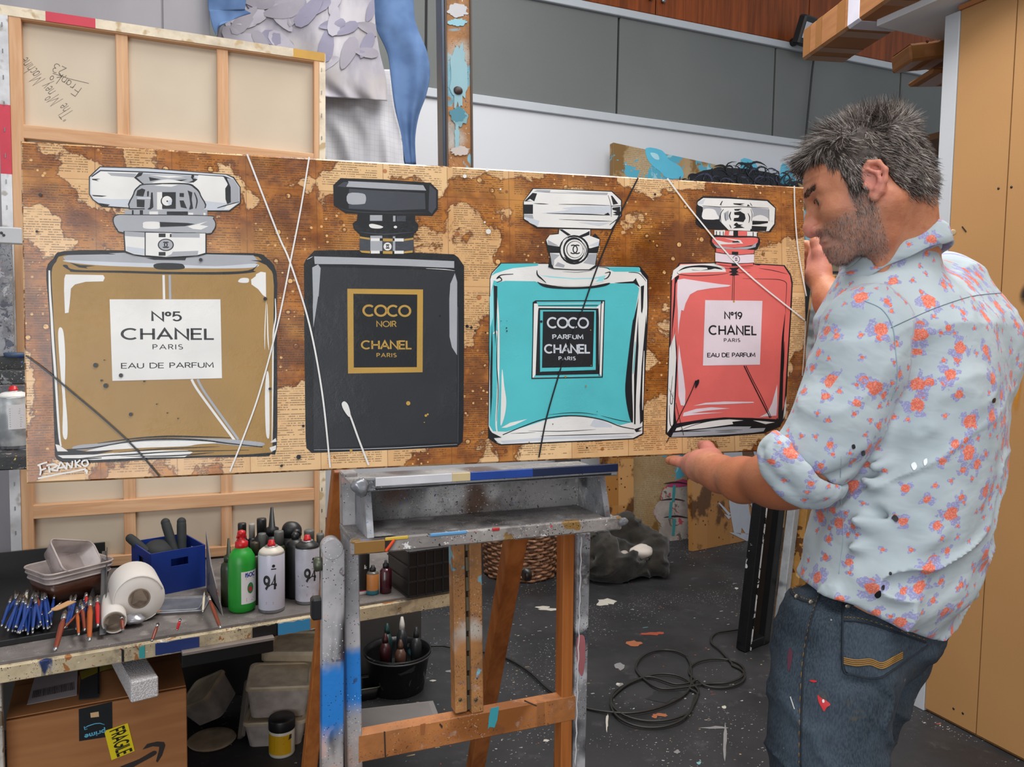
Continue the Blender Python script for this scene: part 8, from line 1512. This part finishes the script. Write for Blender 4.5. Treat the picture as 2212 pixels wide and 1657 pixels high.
# print coordinates: unrolled torso / unrolled sleeve, metres
iz = np.stack([np.interp(vS[:, 2], zz_, cc_[:, i]) for i in range(2)], 1); qq = vS[:, :2]-iz; ang = np.arctan2(qq@RT[:2], -(qq@AW[:2])); uT = np.stack([ang*.17, vS[:, 2], 0*ang], 1)
ax_ = R2(slv[3]-slv[0]); rel = vS-slv[0]; e1s = R2(np.cross(ax_, AW)); e2s = np.cross(ax_, e1s); aS = np.arctan2(rel@e1s, -(rel@e2s)*np.sign(e2s@AW)); uS = np.stack([aS*.064+3, -(rel@ax_)+5, 0*aS], 1)
ism = sleeveL(vS) < torso(vS)-.004; suv = np.where(ism[:, None], uS, uT)
g = G('floral_cotton'); v = g.attr('suv', 'Vector'); x, y, z = g.sep(v)
def bloom(v, sc, R0, seed):
    v2 = g.vadd(v, (seed*1.37, seed*.73, 0.)); vo = g.vor(v2, sc, out='all', dim='2D'); px_, py_, _ = g.sep(vo['Position']); vx_, vy_, _ = g.sep(v2); a = vx_-px_; b = vy_-py_
    r_ = g.math('SQRT', a*a+b*b); an = g.math('ARCTAN2', b, a); cr_, cg_, _ = g.sep(vo['Color']); n = g.noise(v2, 160, 2)
    rose = r_.lt(R0*.95*((cr_*.5+.75))*(n*1.1+.45)); w_ = (an*1.5+cg_*6.28+(g.noise(v2, 55, 1)-.5)*5).sin().abs(); lf = r_.lt((w_*.95+.2)*R0*1.95*(n*1.0+.5))*w_.gt(.46); return rose, lf, r_, n, cr_
base = g.mix(g.noise(v, 9, 3).ramp(.3, .7), '#9fabb0', '#b0babe'); 
c = base
for sc, R0, sd_ in ((34, .0028, 5), (24, .0050, 9), (16.5, .0088, 2)):
    rose, lf, r_, n, k = bloom(v, sc, R0, sd_); on_ = k.gt(.18 if sc < 20 else .3); vein = g.noise(v, 420, 2).gt(.55)
    c = g.mix(lf*on_*.85, c, '#8a88b4'); c = g.mix(lf*on_*vein*.6, c, '#adb2cc'); c = g.mix(rose*on_, c, '#cf6854'); c = g.mix(rose*on_*g.noise(v, 330, 2, .5, 1.5).gt(.52)*.6, c, '#e59a84')
wr = g.mapv(v, (22, 38, 1), rot=(0, 0, .5)); g.bump(g.noise(wr, 1.0, 2, .5, .3)*5+g.noise(v, 60, 3)*.5, .32, .0016); m_shirt = g.out(c, .8, Specular_IOR_Level=.2, Sheen_Weight=.1)
sh = mesh_from('shirt', vS, fS, m_shirt, man); a_ = sh.data.attributes.new('suv', 'FLOAT_VECTOR', 'POINT'); a_.data.foreach_set('vector', suv.astype(np.float32).ravel())
def with_suv(o, fn=None):
    v = np.array([tuple(p.co) for p in o.data.vertices])+np.array(man.location); s_ = np.stack([(v@RT)*1.0+7, v[:, 2]*1.2+2, 0*v[:, 0]], 1) if fn is None else fn(v)
    a_ = o.data.attributes.new('suv', 'FLOAT_VECTOR', 'POINT'); a_.data.foreach_set('vector', s_.astype(np.float32).ravel()); return o
# collar
def ring(th, k, up, drop): return CC_+(Fb*.074-Z_*.040)*math.cos(th)*k+Lb*.068*k*math.sin(th)+Z_*up-Z_*drop*max(0, math.cos(th))**2
prof = [(.93, -.028, 0), (.93, .0, 0), (.96, .008, 0), (1.02, .010, 0), (1.08, .002, .002), (1.14, -.014, .008), (1.20, -.030, .016), (1.17, -.031, .016), (1.10, -.012, .008), (1.02, .002, 0), (.98, -.028, 0)]
mb = MB(); n = 64
for i in range(n+1):
    th = .10+(2*math.pi-.20)*i/n
    for k, up_, dr in prof: w = .0012*math.sin(th*9+k*20); mb.v.append(tuple(ring(th, k+w*4, up_+w, dr)))
m_ = len(prof)
for i in range(n):
    for j in range(m_): j2 = (j+1) % m_; a = i*m_; mb.f.append((a+j, a+j2, a+m_+j2, a+m_+j)); mb.m.append(0); mb.sm.append(True)
mb.f.append(tuple(range(m_))); mb.m.append(0); mb.sm.append(False); mb.f.append(tuple(range(n*m_, n*m_+m_))[::-1]); mb.m.append(0); mb.sm.append(False)
with_suv(mb.build('collar', m_shirt, man))
m_but = flat('#b09a72', .3); MB().lathe(ring(3.4, 1.17, -.012, 0)+Lb*.003, [(.0045, 0), (.005, .0015), (.003, .002), (0, .002)], 14, R2(Lb-Fb*.5)).build('button', m_but, man)
MB().lathe(P(1853, 617, 1.20), [(.0045, 0), (.005, .0015), (.003, .002), (0, .002)], 14, -AW).build('button', m_but, man)
# rolled cuff
cu1 = R2(np.cross(CUFn, Z_)); cu2 = np.cross(CUFn, cu1)
def cuff(p):
    q = p-CUF-CUFn*.012; h = q@CUFn; a = q@cu1; b = q@cu2; an = np.arctan2(b, a); R_ = np.sqrt(a*a+b*b); w = vnoise(p, 30, 6, 3); rr = .0600+.004*np.sin(an*2+.6)
    d = np.sqrt((R_-rr)**2+((h-.004*np.sin(an*3))*.6)**2)-.0105-.014*w; d2 = np.sqrt((R_-rr+.003)**2+((h-.022-.006*np.sin(an*2+2))*.7)**2)-.010-.006*w
    k = cap(p, P(1672, 985, 1.125), P(1690, 1015, 1.11), .011, .008); return smin(smin(d, d2, .005), k, .01)
vC, fC = surfnet(cuff, CUF-.11, CUF+.11, .003); with_suv(mesh_from('rolled_cuff', vC, fC, m_shirt, man))
# jeans --------------------------------------------------------------------------
def toz(x, y, d, z): a = P(x, y, d); return np.array((a[0], a[1], z))
nearL = [P(1808, 1380, 1.205), P(1796, 1480, 1.19), P(1784, 1600, 1.18), P(1772, 1760, 1.17), toz(1768, 1800, 1.17, .50), toz(1790, 1800, 1.17, .10)]
farL = [P(1890, 1400, 1.36), P(1846, 1490, 1.37), P(1806, 1600, 1.37), P(1800, 1760, 1.36), toz(1790, 1800, 1.36, .50), toz(1815, 1800, 1.38, .10)]
def jeans(p):
    d = smax(loft(p, .026), p[:, 2]-.99, .01); d = smax(d, .80-p[:, 2], .06)
    d = smin(d, chain(p, nearL, [.088, .083, .077, .070, .062, .056], .03), .05); d = smin(d, ell(p, P(1925, 1345, 1.235), (.072, .072, .075)), .04)
    f_ = chain(p, farL, [.088, .080, .073, .068, .062, .056], .03); f_ = smin(f_, ell(p, P(1895, 1360, 1.35), (.07, .07, .08)), .04); d = smin(d, f_, .01)
    a = (p-CP)@RT; w = vnoise(np.stack([a*9, p[:, 2]*16+a*8, (p@AW)*9], 1), 1, 12, 3); d = d-.007*np.clip(1-np.abs(w)*5, 0, 1)**2-.004*w
    d = d+.008*np.exp(-(cap(p, P(1820, 1475, 1.10), P(1925, 1462, 1.14), 0, 0)/.01)**2)
    return smax(d, .09-p[:, 2], .004)
vJ, fJ = surfnet(jeans, np.array((.2, .6, .05)), np.array((1.5, 1.9, 1.03)), .0055)
g = G('faded_denim'); co = g.coord(); n1 = g.noise(co, 7, 4, .6); tw = g.noise(g.mapv(co, (500, 500, 160)), 1.0, 2)
c = g.mix(n1.ramp(.3, .7), '#1c242e', '#39444f'); c = g.mix(g.noise(co, 3.1, 3).ramp(.52, .75)*.6, c, '#454f4e'); c = g.mix(tw.ramp(.3, .7)*.3, c, '#5c666e'); c = g.mix(g.noise(g.mapv(co, loc=(3, 0, 0)), 12, 4, .7).ramp(.62, .70)*.6, c, '#57503f')
c = g.mix(g.vor(co, 28).lt(.07), c, '#8d8a86'); g.bump(tw*.5+g.noise(co, 22, 3), .3, .002); m_den = g.out(c, .85, Specular_IOR_Level=.2)
jn = mesh_from('jeans', vJ, fJ, m_den, man)
# surface details: seams, pocket, paint
def bvh(V_, Fc): return BVHTree.FromPolygons([tuple(p) for p in V_], [tuple(int(i) for i in f) for f in Fc])
bJ = bvh(vJ, fJ); bS = bvh(vS, fS)
def hit(b, x, y, off=.0006):
    r_ = ray(x, y); r_ = r_/np.linalg.norm(r_); h_ = b.ray_cast(Vector(tuple(CP)), Vector(tuple(r_)))
    return None if h_[0] is None else np.array(h_[0])-r_*off
def seam(b, pts, r_, nm, mat, lab=None, nsub=8, off=.0004, dash=False):
    q = [hit(b, x, y, off) for x, y in catmull(pts, nsub)]; q = [k for k in q if k is not None]
    if len(q) < 3: return
    mb = MB()
    if dash:
        for k in range(0, len(q)-1, 2): mb.tube([q[k], q[k+1]], r_, 4)
    else: mb.tube(q, r_, 5)
    o = mb.build(nm, mat, man); tag(o, lab, kind='stuff' if dash else None)
def patch(b, pts, nm, mat, lab=None, off=.0012, nsub=3):
    q = catmull(pts, nsub, True); cx = np.mean([k[0] for k in q]); cy = np.mean([k[1] for k in q]); R3 = [[hit(b, cx+(x-cx)*s_, cy+(y-cy)*s_, off) for x, y in q] for s_ in (.33, .66, 1.0)]; c0_ = hit(b, cx, cy, off)
    if c0_ is None or any(k is None for r_ in R3 for k in r_): return
    mb = MB(); N_ = len(q); mb.v = [tuple(c0_)]+[tuple(k) for r_ in R3 for k in r_]
    for i in range(N_): mb.f.append((0, 1+i, 1+(i+1) % N_)); mb.m.append(0); mb.sm.append(True)
    for r_ in range(2):
        for i in range(N_): j = (i+1) % N_; mb.f.append((1+r_*N_+i, 1+(r_+1)*N_+i, 1+(r_+1)*N_+j, 1+r_*N_+j)); mb.m.append(0); mb.sm.append(True)
    tag(mb.build(nm, mat, man), lab)
m_sm = flat('#8fa3ad', .8); m_dsm = flat('#1a222c', .85); m_th = flat('#8a6630', .6); m_red2 = flat('#c0141c', .4)
seam(bS, [(1925, 708), (1975, 685), (2030, 662), (2100, 640), (2163, 633)], .0007, 'yoke_seam', flat('#66757f', .8)); seam(bS, [(1868, 650), (1905, 668), (1928, 705), (1935, 760), (1938, 820), (1925, 865)], .0009, 'armhole_seam', m_sm)
seam(bS, [(1818, 985), (1815, 1060), (1822, 1150), (1812, 1240)], .0005, 'side_seam', m_sm, nsub=6)
for pts in ([(1926, 1118), (1933, 1112), (1941, 1120), (1936, 1128), (1928, 1122)], [(1893, 1280), (1902, 1276), (1903, 1288), (1895, 1293), (1889, 1287)], [(1905, 1266), (1911, 1264), (1910, 1274), (1904, 1274)], [(1921, 1236), (1926, 1236), (1926, 1242), (1921, 1242)], [(2145, 862), (2151, 860), (2150, 869), (2144, 870)], [(1861, 976), (1868, 974), (1869, 983), (1862, 985)], [(1840, 962), (1846, 960), (1848, 968), (1842, 970)]): patch(bS, pts, 'black_paint_spot', flat('#131317', .5))
for pts in ([(1968, 1004), (1976, 998), (1981, 1008), (1974, 1016)], [(1995, 995), (2002, 990), (2003, 1000), (1997, 1006)]): patch(bS, pts, 'white_paint_spot', flat('#dfe3e6', .5))
seam(bJ, [(1776, 1272), (1762, 1310), (1750, 1349), (1738, 1420), (1734, 1480), (1731, 1555), (1730, 1656)], .0016, 'side_seam', m_dsm); seam(bJ, [(1770, 1280), (1756, 1320), (1745, 1360), (1732, 1440), (1727, 1555), (1726, 1650)], .0007, 'stitching', m_th, dash=True, nsub=9)
seam(bJ, [(1707, 1266), (1710, 1280), (1720, 1291), (1738, 1299), (1756, 1302)], .0022, 'front_pocket_edge', m_dsm); seam(bJ, [(1711, 1266), (1716, 1281), (1738, 1293), (1758, 1296)], .0007, 'stitching', m_th, dash=True)
patch(bJ, [(1822, 1303), (1870, 1312), (1930, 1336), (2008, 1366), (2004, 1395), (1960, 1425), (1925, 1452), (1900, 1466), (1860, 1462), (1828, 1450), (1820, 1400), (1820, 1350)], 'back_pocket', m_den, off=.0035, nsub=4)
for pts, r_ in (([(1822, 1303), (1870, 1312), (1930, 1336), (2008, 1366)], .0018), ([(1822, 1340), (1870, 1345), (1935, 1366), (2000, 1388)], .0014), ([(1822, 1305), (1820, 1380), (1822, 1448), (1842, 1458), (1880, 1466), (1905, 1463), (1925, 1450), (1962, 1424), (2004, 1394)], .0015)): seam(bJ, pts, r_, 'pocket_seam', m_dsm, off=.0045)
for dy in (0, 4, 8, 12): seam(bJ, [(1822, 1421+dy), (1850, 1426+dy), (1880, 1424+dy), (1905, 1432+dy), (1930, 1420+dy), (1950, 1409+dy)], .0011, 'pocket_stitching', m_th, off=.005)
seam(bJ, [(1824, 1333), (1870, 1338), (1935, 1359), (2002, 1383)], .0007, 'stitching', m_th, dash=True, off=.0048, nsub=12)
for x, y in ((1831, 1310), (1752, 1301), (1721, 1289)):
    p = hit(bJ, x, y, .0045); 
    if p is not None: MB().lathe(p, [(.0042, 0), (.0046, .001), (.003, .0016), (0, .0016)], 12, -AW).build('rivet', flat('#8a8378', .3, .9), man)
patch(bJ, [(1766, 1501), (1774, 1508), (1783, 1512), (1794, 1522), (1786, 1528), (1780, 1537), (1774, 1527), (1768, 1516)], 'red_paint_spot', m_red2); patch(bJ, [(1748, 1470), (1758, 1469), (1765, 1472), (1757, 1474)], 'red_paint_spot', m_red2); patch(bJ, [(1776, 1512), (1780, 1511), (1781, 1517), (1777, 1518)], 'white_paint_spot', flat('#d9d9d9', .5), off=.0018)
seam(bJ, [(1707, 1505), (1712, 1520), (1716, 1532)], .0008, 'white_scuff', flat('#c9c6be', .6)); 
for pts in ([(1705, 1400), (1712, 1410), (1708, 1440), (1702, 1450), (1701, 1420)],): patch(bJ, pts, 'dull_red_smear', flat('#5a2c3c', .7))
# shoes
m_shoe = flat('#2a2a2c', .6); 
for q_, nm in ((nearL[-1], 1), (farL[-1], 2)):
    fd = R2(Fb*1.0); b0 = np.array((q_[0], q_[1], 0)); 
    def shoe(p, b0=b0, fd=fd):
        d = smin(ell(p, b0+fd*.10+Z_*.035, (.052, .052, .04)), cap(p, b0-fd*.05+Z_*.045, b0+fd*.14+Z_*.035, .042, .036), .03); d = smin(d, cap(p, b0+Z_*.05, b0+Z_*.11, .044, .048), .02); return smax(d, .004-p[:, 2], .004)
    vX, fX = surfnet(shoe, b0-np.array((.25, .25, .03)), b0+np.array((.25, .25, .2)), .009); mesh_from('shoe', vX, fX, m_shoe, man)
